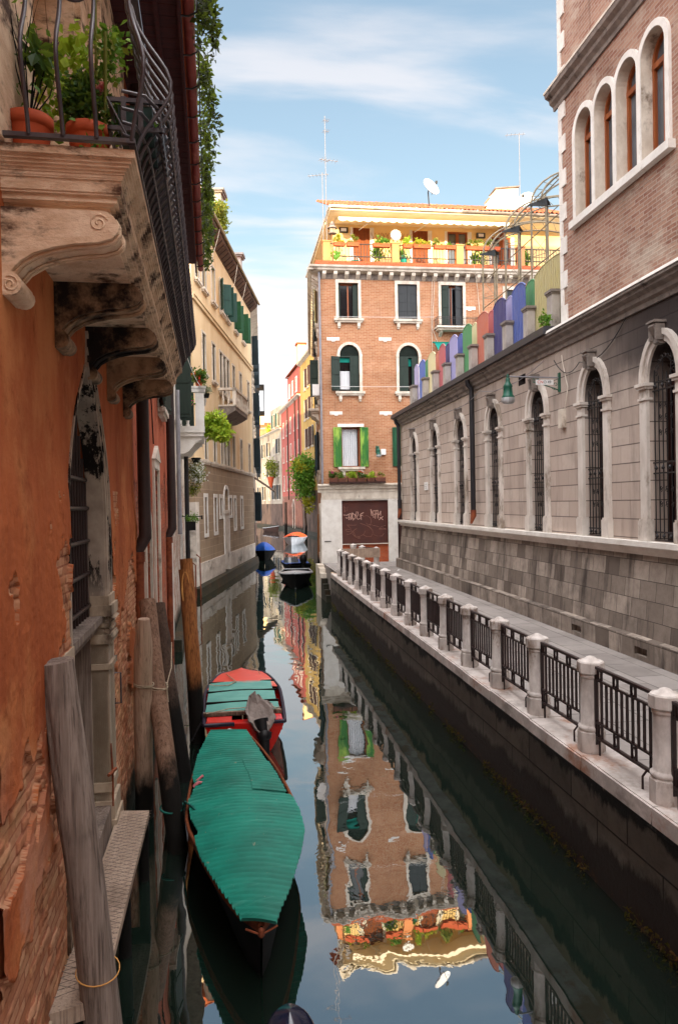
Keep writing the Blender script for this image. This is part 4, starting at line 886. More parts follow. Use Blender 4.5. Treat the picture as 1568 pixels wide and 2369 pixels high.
# graffiti strokes traced in metres on the shutter; scale of the trace grid
def gz(px, py): return BF.P(4.84 + (px - 140) / 1310 * 2.22, -.082, 4.34 - (py - 470) / 1160 * 2.06)
gp = simple('faded_pink_spray', '#c49c8c', '#a88478', 6, .8, 0); gp2 = simple('thin_faded_spray', '#7e5448', '#6c463c', 5, .8, 0)
for nm, mt, rr_, st_ in (('graffiti_tag', gp, .020, [
        [(190, 850), (300, 860), (350, 820)], [(255, 920), (300, 940), (345, 890), (350, 985)], [(345, 985), (350, 880), (380, 810), (425, 830), (415, 900), (370, 920)], [(385, 900), (400, 985)], [(440, 790), (440, 900), (465, 1000)], [(400, 985), (420, 930), (460, 940)], [(445, 800), (520, 860), (525, 930), (490, 970), (455, 940)], [(540, 850), (560, 770), (600, 780), (605, 860), (570, 900), (530, 850)], [(560, 900), (570, 950), (610, 975), (660, 940)], [(655, 860), (700, 820), (765, 795)], [(650, 890), (690, 870), (740, 865)], [(680, 880), (690, 985)],
        [(965, 710), (990, 890)], [(965, 715), (1030, 850), (1045, 740)], [(1030, 850), (1045, 940)], [(1045, 760), (1100, 745), (1105, 830), (1050, 850)], [(1095, 830), (1090, 965)], [(1100, 760), (1165, 740)], [(1165, 745), (1165, 960)], [(1175, 870), (1210, 840), (1245, 760)], [(1245, 765), (1240, 885)], [(1110, 840), (1160, 835)], [(1190, 1000), (1310, 905)], [(1220, 925), (1310, 1000)]]),
        ('faded_graffiti', gp2, .014, [
        [(215, 620), (225, 780)], [(215, 630), (260, 680), (225, 710), (255, 740), (225, 775)], [(275, 640), (300, 690), (320, 630)], [(300, 690), (300, 750)],
        [(275, 1115), (460, 1130), (560, 1120)], [(300, 1130), (410, 1240)], [(240, 1240), (330, 1230), (450, 1290), (340, 1300), (240, 1270)], [(280, 1370), (360, 1360), (440, 1310), (480, 1260), (560, 1215)], [(430, 1340), (500, 1440), (600, 1490), (660, 1490)], [(480, 1400), (560, 1450), (660, 1460)], [(650, 1080), (780, 1120), (900, 1180), (1000, 1270), (1010, 1350)], [(740, 900), (860, 880), (950, 940), (975, 1030), (930, 1150)], [(830, 1070), (880, 1150), (980, 1230)], [(880, 1110), (1050, 1150), (1190, 1190)], [(1180, 1250), (1260, 1180), (1380, 1150)], [(1190, 1250), (1300, 1220), (1400, 1250), (1200, 1255)], [(740, 1390), (840, 1440), (960, 1445), (1010, 1370), (1060, 1410), (1150, 1440), (1280, 1430), (1330, 1360)], [(460, 1290), (520, 1420), (640, 1430), (760, 1370), (800, 1280)]])):
    g = MB()
    for s in st_: g.tube([gz(*p) for p in s], rr_, 5, flat=1)
    for i, v in enumerate(g.v): pass
    g.v = [V((v.x, 34.2 + .088 + (v.y - 34.282) * .08, v.z)) for v in g.v]
    g.build(nm, mt, sh)
m = MB(); fill(m, BF, shopb, -.10); m.build('brick_panel', M['brick_low'], bh); m = MB(); m.box(BF, 4.84, 7.06, -.11, .02, 2.265, 2.30); m.build('shutter_sill', M['istria'], bh)
m = MB(); fill(m, BF, door, -.11); m.box(BF, 7.6, 8.27, -.11, -.09, 1.6, 2.8); m.box(BF, 7.6, 8.27, -.11, -.09, 2.9, 4.2); m.build('door', M['darkwood'], bh)
m = MB(); m.prism(BF, [(0, 4.74), (.05, 4.74), (.05, 4.86), (.12, 4.90), (.14, 5.0), (.2, 5.04), (.2, 5.10), (0, 5.14)], x0 - .2, 17, axis='u'); m.box(BF, x0 - .03, 17, 0, .035, 4.40, 4.73)
m.prism(SD, [(0, 4.742), (.05, 4.742), (.05, 4.86), (.12, 4.90), (.14, 5.0), (.2, 5.04), (.2, 5.098), (0, 5.138)], -.02, 2.4, axis='u'); m.build('shop_cornice', M['istria'], bh)
m = MB(); m.box(BF, x0 - .06, 4.84, 0, .04, 1.36, 4.39); m.box(SD, -.03, .5, 0, .04, 1.36, 4.5); m.build('pier', M['istria_clean'], bh); m = MB(); m.box(BF, 7.07, 7.5, 0, .04, 1.40, 4.39); m.build('pier', M['istria_clean'], bh)
m = MB(); m.tube([BF.P(4.0, .05, 2.45), BF.P(4.3, .08, 2.45)], .02, 5); m.build('iron_bar', M['iron'], bh)
for a in ((4.28, 11.85), (6.75, 11.87), (4.36, 8.38), (6.72, 8.38), (10.9, 13.4)):
    m = MB(); m.box(BF, a[0], a[0] + .6, 0, .015, a[1], a[1] + .15); m.box(BF, a[0] + .22, a[0] + .38, 0, .03, a[1] - .05, a[1] + .02); m.build('tie_stone', M['istria_clean'], bh)
W0 = window(BF, Wt[0], bh, M['istria'], .13, pane=M['glass'], fmat=M['woodframe'], brackets=True)
def inner_leaf(F, h, us, n, mat, par):
    for a, b in us:
        s = MB(); s.box(F, a, b, n, n + .04, h[2] + .02, h[3] - .02)
        for z in (.25, .5, .75): s.box(F, a + .02, b - .02, n + .04, n + .05, h[2] + (h[3] - h[2]) * z - .02, h[2] + (h[3] - h[2]) * z + .02)
        s.build('shutter', mat, par)
inner_leaf(BF, Wt[0], [(4.865, 4.96), (5.56, 5.795)], -.13, M['darkgreen'], W0)
s = MB(); fill(s, BF, (4.98, 5.28, 12.95, 14.1), -.235); s.build('curtain', M['whitecloth'], W0)
W1 = window(BF, Wt[1], bh, M['istria'], .13, brackets=True); inner_leaf(BF, Wt[1], [(7.70, 8.155), (8.165, 8.62)], -.08, M['slate'], W1)
W2 = window(BF, Wt[2], bh, M['istria'], .13, sill=.0, fmat=M['woodframe'])
leaf_ = MB(); leafshut(leaf_, BF, 9.80, .40, 12.54, 14.5, 28, -.08, 1); leaf_.build('shutter', M['darkgreen'], W2)
leaf_ = MB(); leafshut(leaf_, BF, 10.88, .40, 12.54, 14.5, 20, -.08, -1); leaf_.build('shutter', M['slate'], W2)
W3 = window(BF, Wt[3], bh, M['istria'], .13); inner_leaf(BF, Wt[3], [(13.0, 13.4)], -.08, M['slate'], W3)
# small iron balcony
m = MB(); m.box(BF, 9.45, 11.45, 0, .55, 12.42, 12.50); m.box(BF, 9.52, 11.38, 0, .45, 12.33, 12.42); o = m.build('small_balcony', M['istria'], bh)
for x in (9.65, 11.15): m = MB(); m.prism(BF, [(0, 12.33), (.35, 12.33), (.3, 12.25), (0, 12.08)], x, x + .14, axis='u'); m.build('bracket', M['istria'], o)
m = MB()
for z in (12.92, 12.85, 12.56): m.tube([BF.P(9.47, 0, z), BF.P(9.47, .52, z), BF.P(11.43, .52, z), BF.P(11.43, 0, z)], .012, 5)
for i in range(28): x = 9.47 + 1.96 * i / 27; m.tube([BF.P(x, .52, 12.5), BF.P(x, .52, 12.92)], .007, 4)
for i in range(5): m.tube([BF.P(9.47, .1 * i + .05 + .03 * sin(t * 2), 12.5 + .42 * t / 6) for t in range(7)], .008, 4)
m.build('balcony_rail', M['iron'], o)
for i, h in enumerate(Wa):
    o = window(BF, h, bh, M['istria'], .13, brackets=True, mull=0)
    m = MB(); m.box(BF, h[0] - .14, h[0] + .005, 0, .075, 11.1, 11.2); m.box(BF, h[1] - .005, h[1] + .14, 0, .075, 11.1, 11.2); m.build('impost', M['istria'], o)
    lu = MB()
    for k in range(9):
        z = 11.18 + .052 * k; hw = .46 * sqrt(max(0.02, 1 - ((z - 11.16) / .5) ** 2)); c = (h[0] + h[1]) / 2; lu.hexa([BF.P(c - hw, -.10, z), BF.P(c + hw, -.10, z), BF.P(c + hw, -.04, z - .015), BF.P(c - hw, -.04, z - .015), BF.P(c - hw, -.10, z + .02), BF.P(c + hw, -.10, z + .02), BF.P(c + hw, -.04, z + .005), BF.P(c - hw, -.04, z + .005)])
    lu.box(BF, h[0], h[1], -.12, -.05, 11.08, 11.15); lu.build('louvre_fanlight', M['darkgreen'], o)
    if i == 0:
        s = MB(); leafshut(s, BF, h[0], .46, 9.48, 11.08, 155, .05, 1); s.build('shutter', M['darkgreen'], o); inner_leaf(BF, (h[0], h[1], 9.46, 11.1), [(5.36, 5.79)], -.08, M['darkgreen'], o)
        s = MB(); fill(s, BF, (4.9, 5.36, 9.6, 10.45), -.2); s.build('curtain', M['whitecloth'], o)
        s = MB(); s.box(BF, 4.9, 5.36, -.19, -.17, 10.86, 11.07); s.build('blind', M['tealcloth'], o)
    else:
        inner_leaf(BF, (h[0], h[1], 9.46, 11.1), [(h[0] + .01, h[0] + .46), (h[0] + .63, h[1] - .01)], -.08, M['darkgreen'], o); s = MB(); s.box(BF, h[0] + .46, h[0] + .63, -.19, -.17, 10.7, 11.07); s.build('blind', M['tealcloth'], o)
    s = MB(); s.tube([BF.P(h[0] - .05, .05, 9.68), BF.P(h[1] + .05, .05, 9.68)], .01, 4); s.build('guard_bar', M['greypipe'], o)
for i, h in enumerate(Wg):
    o = window(BF, h, bh, M['istria'], .0, brackets=True, mull=0, fmat=M['woodframe'], pane=M['glass'], sillw=.2)
    l = MB(); l.box(BF, h[0] - .19, h[1] + .2, 0, .03, 7.80, 7.95); l.build('lintel', M['istria_clean'], o)
    s = MB(); s.grid([[BF.P(h[0] + .04 + (h[1] - h[0] - .14) * j / 40, -.20 + .012 * sin(j * 1.1), z) for j in range(41)] for z in (h[2] + .06, h[3])]); s.build('curtain', M['whitecloth'], o)
    for a, b in ((h[0] - .40, h[0] - .02), (h[1] + .02, h[1] + .40)):
        s = MB(); louvre(s, BF, a, b, 5.93, 7.78, .02, .065); s.box(BF, a + .09, b - .09, .05, .058, 6.05, 6.75); s.box(BF, a + .09, b - .09, .05, .058, 6.95, 7.65); s.build('shutter', M['green'] if i == 0 else M['green2'], o)
# teal awning half way up
m = MB(); m.poly([BF.P(9.45, 0.01, 11.8), BF.P(10.8, 0.01, 11.8), BF.P(10.8, .5, 11.35), BF.P(9.5, .5, 11.35)]); m.poly([BF.P(9.5, .5, 11.35), BF.P(10.8, .5, 11.35), BF.P(10.8, .5, 11.2), BF.P(9.5, .5, 11.2)]); m.tube([BF.P(9.35, .02, 11.82), BF.P(10.85, .02, 11.82)], .03, 6); m.build('window_awning', M['tealcloth'], bh)
# main cornice with brackets
CPf = [(0, 14.98), (.10, 15.02), (.34, 15.05), (.36, 15.12), (.44, 15.17), (.46, 15.25), (0, 15.27)]
m = MB(); m.prism(BF, CPf, x0 - .46, 17, axis='u'); m.prism(SD, [(a * 1.1, z - .002) for a, z in CPf], .0, 19.2, axis='u'); m.build('cornice', M['istria'], bh)
m = MB(); m.box(BF, x0, 17, 0, .03, 14.72, 14.98); m.build('frieze', M['gravel'], bh)
for i in range(24):
    x = 4.1 + .53 * i; m = MB(); m.prism(BF, [(.03, 14.72), (.14, 14.78), (.28, 14.88), (.30, 15.02), (.03, 15.02)], x, x + .17, axis='u'); m.build('cornice_bracket', M['istria'], bh)
for i in range(34):
    x = .3 + .55 * i; m = MB(); m.prism(SD, [(0, 14.70), (.14, 14.78), (.30, 14.88), (.32, 15.02), (0, 15.02)], x, x + .17, axis='u'); m.build('cornice_bracket', M['istria'], bh)
m = MB(); m.box(BF, x0 - .12, 17, -.18, .30, 15.272, 15.48); m.box(SD, .5, 19, -.2, .25, 15.27, 15.475); m.build('parapet', M['brick_low'], bh)
for i, h in enumerate(sW):
    if len(h) < 5: window(SD, h, bh, M['istria'], .1, shut=[(-1, 165), (1, 150 if i in (3, 6) else 165)] if i != 3 else [(-1, 100), (1, 95)], smat=[M['olive'], M['darkgreen'], M['slate'], M['darkgreen'], M['darkgreen'], M['slate'], M['blueshut'], M['blueshut'], M['blueshut']][i], brackets=True)
    else: window(SD, h, bh, M['istria'], .14, sill=0, fmat=M['darkwood'])
m = MB(); m.box(SD, 4.3, 6.7, 0, .55, 9.12, 9.24); m.box(SD, 4.4, 6.6, 0, .45, 9.02, 9.12); o = m.build('side_balcony', M['istria'], bh)
for u in (4.5, 5.1, 5.7, 6.3): k = MB(); k.prism(SD, [(0, 9.02), (.42, 9.02), (.4, 8.9), (.2, 8.8), (0, 8.55)], u, u + .14, axis='u'); k.build('bracket', M['istria'], o)
m = MB(); m.box(SD, .9, 1.5, .02, .35, 9.42, 9.95); m.build('air_conditioner', M['white'], bh)
d = MB(); d.tube([BF.P(3.96, .12, 15.0), BF.P(3.94, .12, 5.15)], .055, 8); d.build('downpipe', M['greypipe'], None, 'grey downpipe on the canal corner of the brick house', 'downpipe')

# roof terrace and penthouse
PF = Fr((0, 36.0), 90, 1)
pw = [(5.90, 6.75, 15.5, 17.85), (8.9, 9.7, 15.5, 17.8), (10.7, 11.75, 15.5, 17.8), (13.0, 14.0, 16.0, 17.6)]
m = MB(); m.box(WF, 4.1, 17, 34.4, 36.0, 15.2, 15.45); wall(m, PF, 4.9, 17, 15.4, 18.0, pw, .15); m.poly([PF.P(4.9, 0, 15.4), PF.P(5.6, -9, 15.4), PF.P(5.6, -9, 18), PF.P(4.9, 0, 18)]); m.build('penthouse_wall', M['penthouse'], bh)
for i, h in enumerate(pw):
    w = MB(); w.box(PF, h[0] - .14, h[0], 0, .02, h[2], h[3]); w.box(PF, h[1], h[1] + .2, 0, .02, h[2], h[3]); o = w.build('terrace_door' if i < 3 else 'window', M['white'], bh)
    p = MB(); fill(p, PF, h, -.12)
    if i < 2: 
        p.box(PF, h[0], (h[0] + h[1]) / 2 - .01, -.12, -.08, h[2], h[3]); p.box(PF, (h[0] + h[1]) / 2 + .01, h[1], -.12, -.08, h[2], h[3])
        for zz in (.1, .5, .9): p.box(PF, h[0] + .03, h[1] - .03, -.08, -.06, h[2] + (h[3] - h[2]) * zz - .05, h[2] + (h[3] - h[2]) * zz + .05)
        p.build('door_leaf', M['door_orange'], o)
    else:
        p.build('pane', M['glass_grey'], o); f = MB(); c = (h[0] + h[1]) / 2
        for x in (h[0], c - .07, c + .01, h[1] - .08): f.box(PF, x, x + .08, -.11, -.05, h[2], h[3])
        f.box(PF, h[0], h[1], -.112, -.055, h[3] - .08, h[3]); f.box(PF, h[0], h[1], -.112, -.055, h[2], h[2] + .3); f.build('frame', M['woodframe'], o)
m = MB(); random.seed(1)
for i in range(9): a = 7.05 + .19 * i; m.tube([PF.P(a - .25, .03, 16.3), PF.P(a + .28, .03, 17.6)], .012, 4); m.tube([PF.P(a + .28, .045, 16.3), PF.P(a - .25, .045, 17.6)], .012, 4)
m.build('trellis', M['woodframe'], bh)
for x, zz in ((5.2, 17.55), (12.2, 17.5)): 
    m = MB(); m.box(PF, x, x + .45, 0, .1, zz, zz + .25); o = m.build('wall_light', M['iron'], bh); m = MB(); m.box(PF, x + .09, x + .36, .1, .11, zz + .05, zz + .20); m.build('light_glass', M['white'], o)
# roof, gutter, awning
m = MB(); tileroof(m, PF, 4.55, 17.2, 1.75, 18.16, -4.0, 20.72); m.poly([(4.55, 34.25, 18.16), (4.55, 45, 18.16), (9.0, 41, 20.72), (6.5, 40, 20.72)]); m.poly([(4.55, 34.25, 18.14), (6.5, 40, 20.72), (17.2, 40, 20.7), (17.2, 34.25, 18.14)]); m.poly([(4.55, 45, 18.16), (17.2, 45, 18.16), (17.2, 40, 20.7), (6.5, 40, 20.7)])
m.build('roof', M['roof'], bh)
m = MB(); m.box(WF, 4.55, 17.2, 34.28, 36.0, 17.98, 18.06); m.box(WF, 4.52, 5.6, 36.01, 45, 17.96, 18.05); m.build('eaves', M['awning'], bh)
m = MB(); m.tube([(4.6, 34.2, 18.13), (10.9, 34.2, 18.10)], .07, 8); m.tube([(4.55, 34.2, 18.13), (4.45, 45, 18.13)], .07, 8)
for i in range(10): m.tube([(4.9 + .75 * i, 34.2, 18.13), (4.93 + .75 * i, 34.2, 18.13)], .08, 8)
m.build('gutter', M['istria'], bh); m = MB(); m.tube([(10.9, 34.2, 18.10), (17.2, 34.2, 18.06)], .072, 8); m.build('gutter', M['gravel'], bh)
m = MB(); rows = []
for j, (yy, z) in enumerate(((35.9, 17.97), (34.75, 17.78), (34.35, 17.70))): rows.append([V((4.95 + 8.4 * i / 168, yy, z)) for i in range(169)])
m.grid(rows, 0, False)
rows = [[V((4.95 + 8.4 * i / 168, 34.35, 17.70)) for i in range(169)], [V((4.95 + 8.4 * i / 168, 34.32, 17.56 - .07 * abs(sin(i * pi / 8)))) for i in range(169)]]
m.grid(rows, 0, False); m.build('terrace_awning', M['awning'], bh)
for x in (6.2, 9.0, 13.3): m = MB(); m.tube([(x, 35.95, 17.7), (x + .25, 34.5, 17.55)], .025, 5); m.build('awning_arm', M['white'], bh)
m = MB(); m.box(WF, 13.38, 13.5, 35.4, 35.9, 15.4, 18.0); m.build('post', M['door_orange'], bh)
for x in (4.16, 7.42, 10.55, 13.6):
    m = MB(); m.box(BF, x, x + .34, -.12, .2, 15.482, 16.4); m.box(BF, x - .03, x + .37, -.15, .23, 16.4, 16.45); m.build('terrace_pillar', simple('salmon_plaster', '#d08c5c', '#c07c50', 1, .9, .1), bh)
m = MB(); 
for z in (16.36, 15.78): m.tube([BF.P(4.2, .05, z), BF.P(16.8, .05, z)], .026, 5)
m.build('terrace_rail', M['iron'], bh)
m = MB()
for i in range(84): x = 4.5 + .146 * i; m.tube([BF.P(x, .05, 15.48), BF.P(x, .05, 16.36)], .014, 4)
m.build('terrace_bars', M['iron'], bh)
m = MB(); m.box(WF, 13.3, 14.5, 36.1, 36.9, 18.4, 20.15); m.build('chimney', M['awning'], bh); m = MB(); m.hexa([V((13.25, 36.0, 20.05)), V((14.55, 36.0, 20.2)), V((14.55, 37, 20.2)), V((13.25, 37, 20.05)), V((13.25, 36.0, 20.11)), V((14.55, 36.0, 20.26)), V((14.55, 37, 20.26)), V((13.25, 37, 20.11))]); m.build('chimney_cap', M['gravel'], bh)
m = MB()
for k in range(3): m.prism(WF, [(13.25 - .22 * k, 19.9 - .42 * k), (12.95 - .22 * k, 19.65 - .42 * k), (12.98 - .22 * k, 19.62 - .42 * k), (13.25 - .2 * k, 19.82 - .42 * k)], 36.1, 36.9)
m.prism(WF, [(13.3, 18.5), (13.3, 20.0), (13.0, 19.6), (12.85, 19.2), (12.7, 18.8), (12.7, 18.4)], 36.12, 36.88); m.build('chimney_steps', M['awning'], bh)
# separate things on and around the terrace
def antenna(label, x, y, z0, z1, els, dipole=.4):
    m = MB(); m.tube([(x, y, z0), (x, y, z1)], .017, 6); t = m.build('antenna', M['greypipe'], None, label, 'antenna', loc=(x, y, z0))
    for (z, ang, L_, n) in els:
        e = MB(); d = V((cos(ang), sin(ang), 0)); e.tube([V((x, y, z)) - d * L_ * .3, V((x, y, z)) + d * L_ * .7], .014, 4)
        for k in range(n): c = V((x, y, z)) - d * L_ * .3 + d * L_ * (k + .5) / n; q = V((-d.y, d.x, 0)) * dipole * .5; e.tube([c - q, c + q], .007, 4)
        e.build('aerial', M['greypipe'], t)
antenna('tall white antenna mast with crossed aerials at the corner of the brick house roof', 4.42, 34.6, 16, 22.5, [(20.45, .2, .9, 5), (20.4, -2.6, .5, 3), (22.3, .3, .3, 4), (21.8, .3, .3, 4)])
antenna('shorter white antenna mast left of the tall one with one long aerial', 4.22, 34.3, 16, 19.7, [(19.6, 2.85, 1.0, 6)])
antenna('thin antenna mast rising behind the chimney of the brick house', 14.55, 36, 18.5, 22.9, [(22.85, 2.9, 1.0, 5)])
def dish(label, c, r, yawd, mastz):
    c = V(c); t = MB(); d = V((sin(rad(yawd)), -cos(rad(yawd)), .45)).normalized(); a = d.orthogonal().normalized(); b = d.cross(a)
    t.grid([[c + a * (r * k / 5 * cos(x)) + b * (r * k / 5 * sin(x)) + d * (.22 * r * (k / 5) ** 2) for x in (2 * pi * i / 20 for i in range(20))] for k in range(6)], 0, True, cv=True)
    t.grid([[c + a * (r * k / 5 * cos(x)) + b * (r * k / 5 * sin(x)) + d * (.22 * r * (k / 5) ** 2 - .03) for x in (2 * pi * i / 20 for i in range(20))] for k in range(6)], 0, True, cv=True)
    o = t.build('satellite_dish', M['white'], None, label, 'satellite dish')
    m = MB(); m.tube([c - d * .05, c - d * .15 + V((0, .02, -.1)), (c.x, c.y + .12, mastz)], .03, 6); m.build('mast', M['iron'], o)
    m = MB(); m.tube([c - V((0, 0, r * .9)) + d * .1, c + d * r * 1.0 - V((0, 0, .1))], .014, 4); m.box(WF, *(sorted(((c + d * r).x - .05, (c + d * r).x + .05))), (c + d * r).y - .05, (c + d * r).y + .05, (c + d * r).z - .14, (c + d * r).z - .02); m.build('receiver', M['slate'], o)
dish('white satellite dish on the middle of the tiled roof of the brick house', (9.85, 36, 19.95), .48, 30, 18.6)
dish('white satellite dish to the right of the rooftop chimney', (14.85, 36, 19.5), .45, -40, 18.6)
random.seed(11)
def planter(x0_, x1_, y, z, mat, leaf, n, sz, label, flower=None, hgt=.25, F_=WF):
    n = int(n * 2.2); sz *= 1.15
    m = MB(); m.prism(F_, [(x0_ + .02, z), (x1_ - .02, z), (x1_, z + .17), (x0_, z + .17)], y, y + .2); o = m.build('planter_box', mat, None, label, 'planter')
    b = MB(); c = F_.P((x0_ + x1_) / 2, y + .1, z + .2 + hgt * .4); 
    b.bush(c, (abs(x1_ - x0_) * .5 * abs(F_.u.x) + .12, abs(x1_ - x0_) * .5 * abs(F_.u.y) + .12, hgt), n, sz, up=.5); b.build('foliage', leaf, o)
    if flower: b = MB(); b.bush(c + V((0, 0, hgt * .5)), (abs(x1_ - x0_) * .4, .12, hgt * .6), n // 4, sz * .7); b.build('blossom', flower, o)
for i, (a, b, lf, lb, n) in enumerate(((4.65, 5.2, 'leafyellow', 'first terrace planter with yellowish leaves, by the birdhouse', 110), (5.25, 5.85, 'leafolive', 'terrace planter in front of the first brown door', 60), (6.5, 7.35, 'leafmid', 'terrace planter with green herbs left of the silver sun ornament', 160), (7.95, 8.4, 'leaflime', 'terrace planter with a round lime green bush', 120), (8.45, 9.3, 'leafyellow', 'terrace planter with yellow flowers before the second brown door', 160), (9.45, 10.0, 'leafolive', 'terrace planter with one small round topiary', 80), (10.0, 10.5, 'leafmid', 'terrace planter with low sparse leaves beside the third pillar', 40), (11.0, 11.9, 'leafolive', 'long terrace planter with a dark bushy shrub right of the third pillar', 150), (11.9, 12.7, 'leafolive', 'terrace planter with thin twiggy stems at the right', 60))):
    planter(a, b, 33.92, 16.2, M['terracotta'], M[lf], n, .09, lb)
m = MB(); m.tube([(4.6, 33.95, 15.5), (4.6, 33.95, 16.75)], .02, 5); t = m.build('birdhouse', M['woodframe'], None, 'small roofed birdhouse on a pole at the left end of the terrace', 'birdhouse'); m = MB(); m.box(WF, 4.48, 4.72, 33.85, 34.05, 16.78, 16.98); m.build('box', M['plank'], t); m = MB(); m.lathe((4.6, 33.95, 16.98), [(.24, 0), (.12, .14), (.08, .28), (0, .36)], 8); m.lathe((4.6, 33.95, 16.73), [(.2, 0), (.2, .04)], 8); m.build('roof', M['gravel'], t)
m = MB(); c = V((7.6, 33.95, 16.78))
for i in range(20): a = 2 * pi * i / 20; d = V((cos(a), 0, sin(a))); q = V((-sin(a), 0, cos(a))); m.poly([c + d * .05, c + d * .18 + q * .03, c + d * .28, c + d * .18 - q * .03]); 
m.lathe(c + V((0, -.02, -.06)), [(0, 0), (.06, .03), (.06, .09), (0, .12)], 10); m.tube([c, (7.6, 34.0, 16.45)], .01, 4); m.build('sun_ornament', M['white'], None, 'silver sunburst ornament on the second terrace pillar', 'ornament')
m = MB()
for (dx, dz, r) in ((0, 0, .14), (.12, .12, .10), (-.12, .10, .1), (.05, .24, .1), (-.05, .3, .08), (.18, .28, .07), (-.2, .26, .07)): m.lathe((4.75 + dx, 34.0, 15.55 + dz), [(0, 0), (r * .7, r * .4), (r, r), (r * .7, r * 1.6), (0, r * 2)], 8)
m.v = [V((v.x, 34.05 + (v.y - 34.0) * .35, v.z)) for v in m.v]; m.build('cactus', M['leafmid'], None, 'prickly pear cactus standing at the left end of the terrace', 'cactus')
m = MB(); m.lathe((8.05, 34.3, 15.48), [(.14, 0), (.15, .3), (.05, .38)], 10); o = m.build('watering_can', M['tealplastic'], None, 'teal watering can behind the terrace railing', 'watering can'); m = MB(); m.tube([(7.95, 34.3, 15.8), (7.97, 34.3, 15.95), (8.1, 34.3, 15.98), (8.15, 34.3, 15.8)], .015, 5); m.build('handle', M['tealplastic'], o)
m = MB(); c = V((5.75, 35.0, 15.45)); m.tube([c + V((.28 * cos(a), .05 * sin(a * 2), .42 + .25 * sin(a))) for a in (pi * k / 10 for k in range(11))], .02, 5)
for k in range(7): m.tube([c + V((-.2 + .066 * k, 0, .3)), c + V((-.2 + .066 * k, .02, .42 + .24 * sin(pi * (k + 1) / 8)))], .008, 4)
o = m.build('garden_chair', M['white'], None, 'round backed white garden chair at the left of the terrace', 'chair'); m = MB(); m.lathe(c + V((0, -.2, .28)), [(.0, 0), (.25, 0), (.25, .03)], 12); m.build('seat', M['tealplastic'], o)
for s in (-1, 1):
    for q in (-.38, 0): m = MB(); m.tube([c + V((.2 * s, q, 0)), c + V((.2 * s, q, .3))], .014, 4); m.build('leg', M['white'], o)
for i, (x, lb) in enumerate(((6.9, 'tall leafy shrub in a pot under the terrace trellis'), (7.9, 'green potted shrub right of the second terrace pillar'), (11.9, 'bushy potted plant on the terrace behind the third railing bay'), (14.3, 'green potted plant on the terrace behind the pergola arches'))):
    m = MB(); m.lathe((x, 34.9, 15.45), [(.12, 0), (.17, .28), (.19, .28), (.18, .33)], 10); o = m.build('potted_shrub', M['terracotta'], None, lb, 'plant'); b = MB(); b.bush((x, 34.9, 16.15), (.36, .28, .46), 380, .13, up=.6); b.build('foliage', M['leafmid'], o)
fb = MB(); fb.box(BF, 4.25, 6.9, .1, .35, 5.14, 5.22); fb = fb.build('flower_shelf', M['darkwood'], None, 'dark shelf of flower pots on the ledge above the shuttered shop', 'shelf')
for i, (x, lf, fl, n, lb) in enumerate(((4.45, 'leafdark', 'fl_pink', 130, 'pink flowering pot at the left end of the shop ledge shelf'), (4.85, 'leafmid', None, 90, 'pot with upright green leaves second from left on the shop ledge'), (5.3, 'leaflime', None, 200, 'wide pot of lime green leaves on the shop ledge'), (5.75, 'leafdark', 'fl_red', 90, 'pot with red blooms on the shop ledge'), (6.2, 'leaflime', None, 120, 'small lime green plant in a clay pot on the shop ledge'), (6.65, 'leafolive', None, 25, 'nearly bare clay trough at the right end of the shop ledge'))):
    w = .17 if i != 5 else .24; m = MB(); m.prism(BF, [(x - w, 5.222), (x + w, 5.222), (x + w + .02, 5.40), (x - w - .02, 5.40)], .12, .32); o = m.build('flower_pot', M['potdark'], None, lb, 'flower pot')
    b = MB(); b.bush(BF.P(x, .24, 5.50), (.25, .2, .17 + .05 * (i < 2)), int(n * 1.6), .10, up=.4); b.build('foliage', M[lf], o)
    if fl: b = MB(); b.bush(BF.P(x, .22, 5.66), (.17, .12, .06), 60, .06, up=.8, asp=.9); b.build('blossom', M[fl], o)
m = MB(); m.lathe((7.95, 33.95, 5.16), [(.12, 0), (.16, .22), (.18, .24)], 10); o = m.build('hanging_basket', M['terracotta'], None, 'dark basket plant under the right green shuttered window', 'flower pot'); b = MB(); b.bush((7.95, 33.95, 5.5), (.2, .15, .14), 90, .08); b.build('foliage', M['leafdark'], o)
wall_lamp(BF, 6.55, 6.82, .5, 'green street lamp on the brick house beside the green shuttered window', .75)
m = MB(); m.box(BF, 6.75, 6.98, 0, .1, 6.48, 6.75); m.build('meter_box', M['white'], None, 'small white box behind the lamp on the brick house', 'box')
cable('cable', [BF.P(9.5, .03, 15.0), BF.P(9.35, .03, 12.5), BF.P(9.6, .03, 11.8)], .014, M['istria'], 'pale cable hanging down the brick house beside the third upper window', .02)
cable('cable', [BF.P(9.38, .05, 15.0), BF.P(9.3, .05, 13.0), BF.P(9.35, .05, 9.6)], .012, M['istria'], 'second pale cable hanging down the brick house left of the small balcony', .02)
cable('cable', [BF.P(11.3, .5, 15.4), BF.P(11.6, .05, 14.4), BF.P(11.75, .05, 12.4)], .014, M['istria'], 'white hose hanging from the terrace over the brick house wall', .0)
cable('washing_line', [BF.P(4.6, .3, 12.9), BF.P(9.4, .3, 12.95)], .008, M['white'], 'thin washing line strung under the upper windows of the brick house', .02)
cable('washing_line', [BF.P(4.4, .3, 9.66), BF.P(9.0, .3, 9.68)], .008, M['white'], 'thin washing line strung along the arched windows of the brick house', .02)

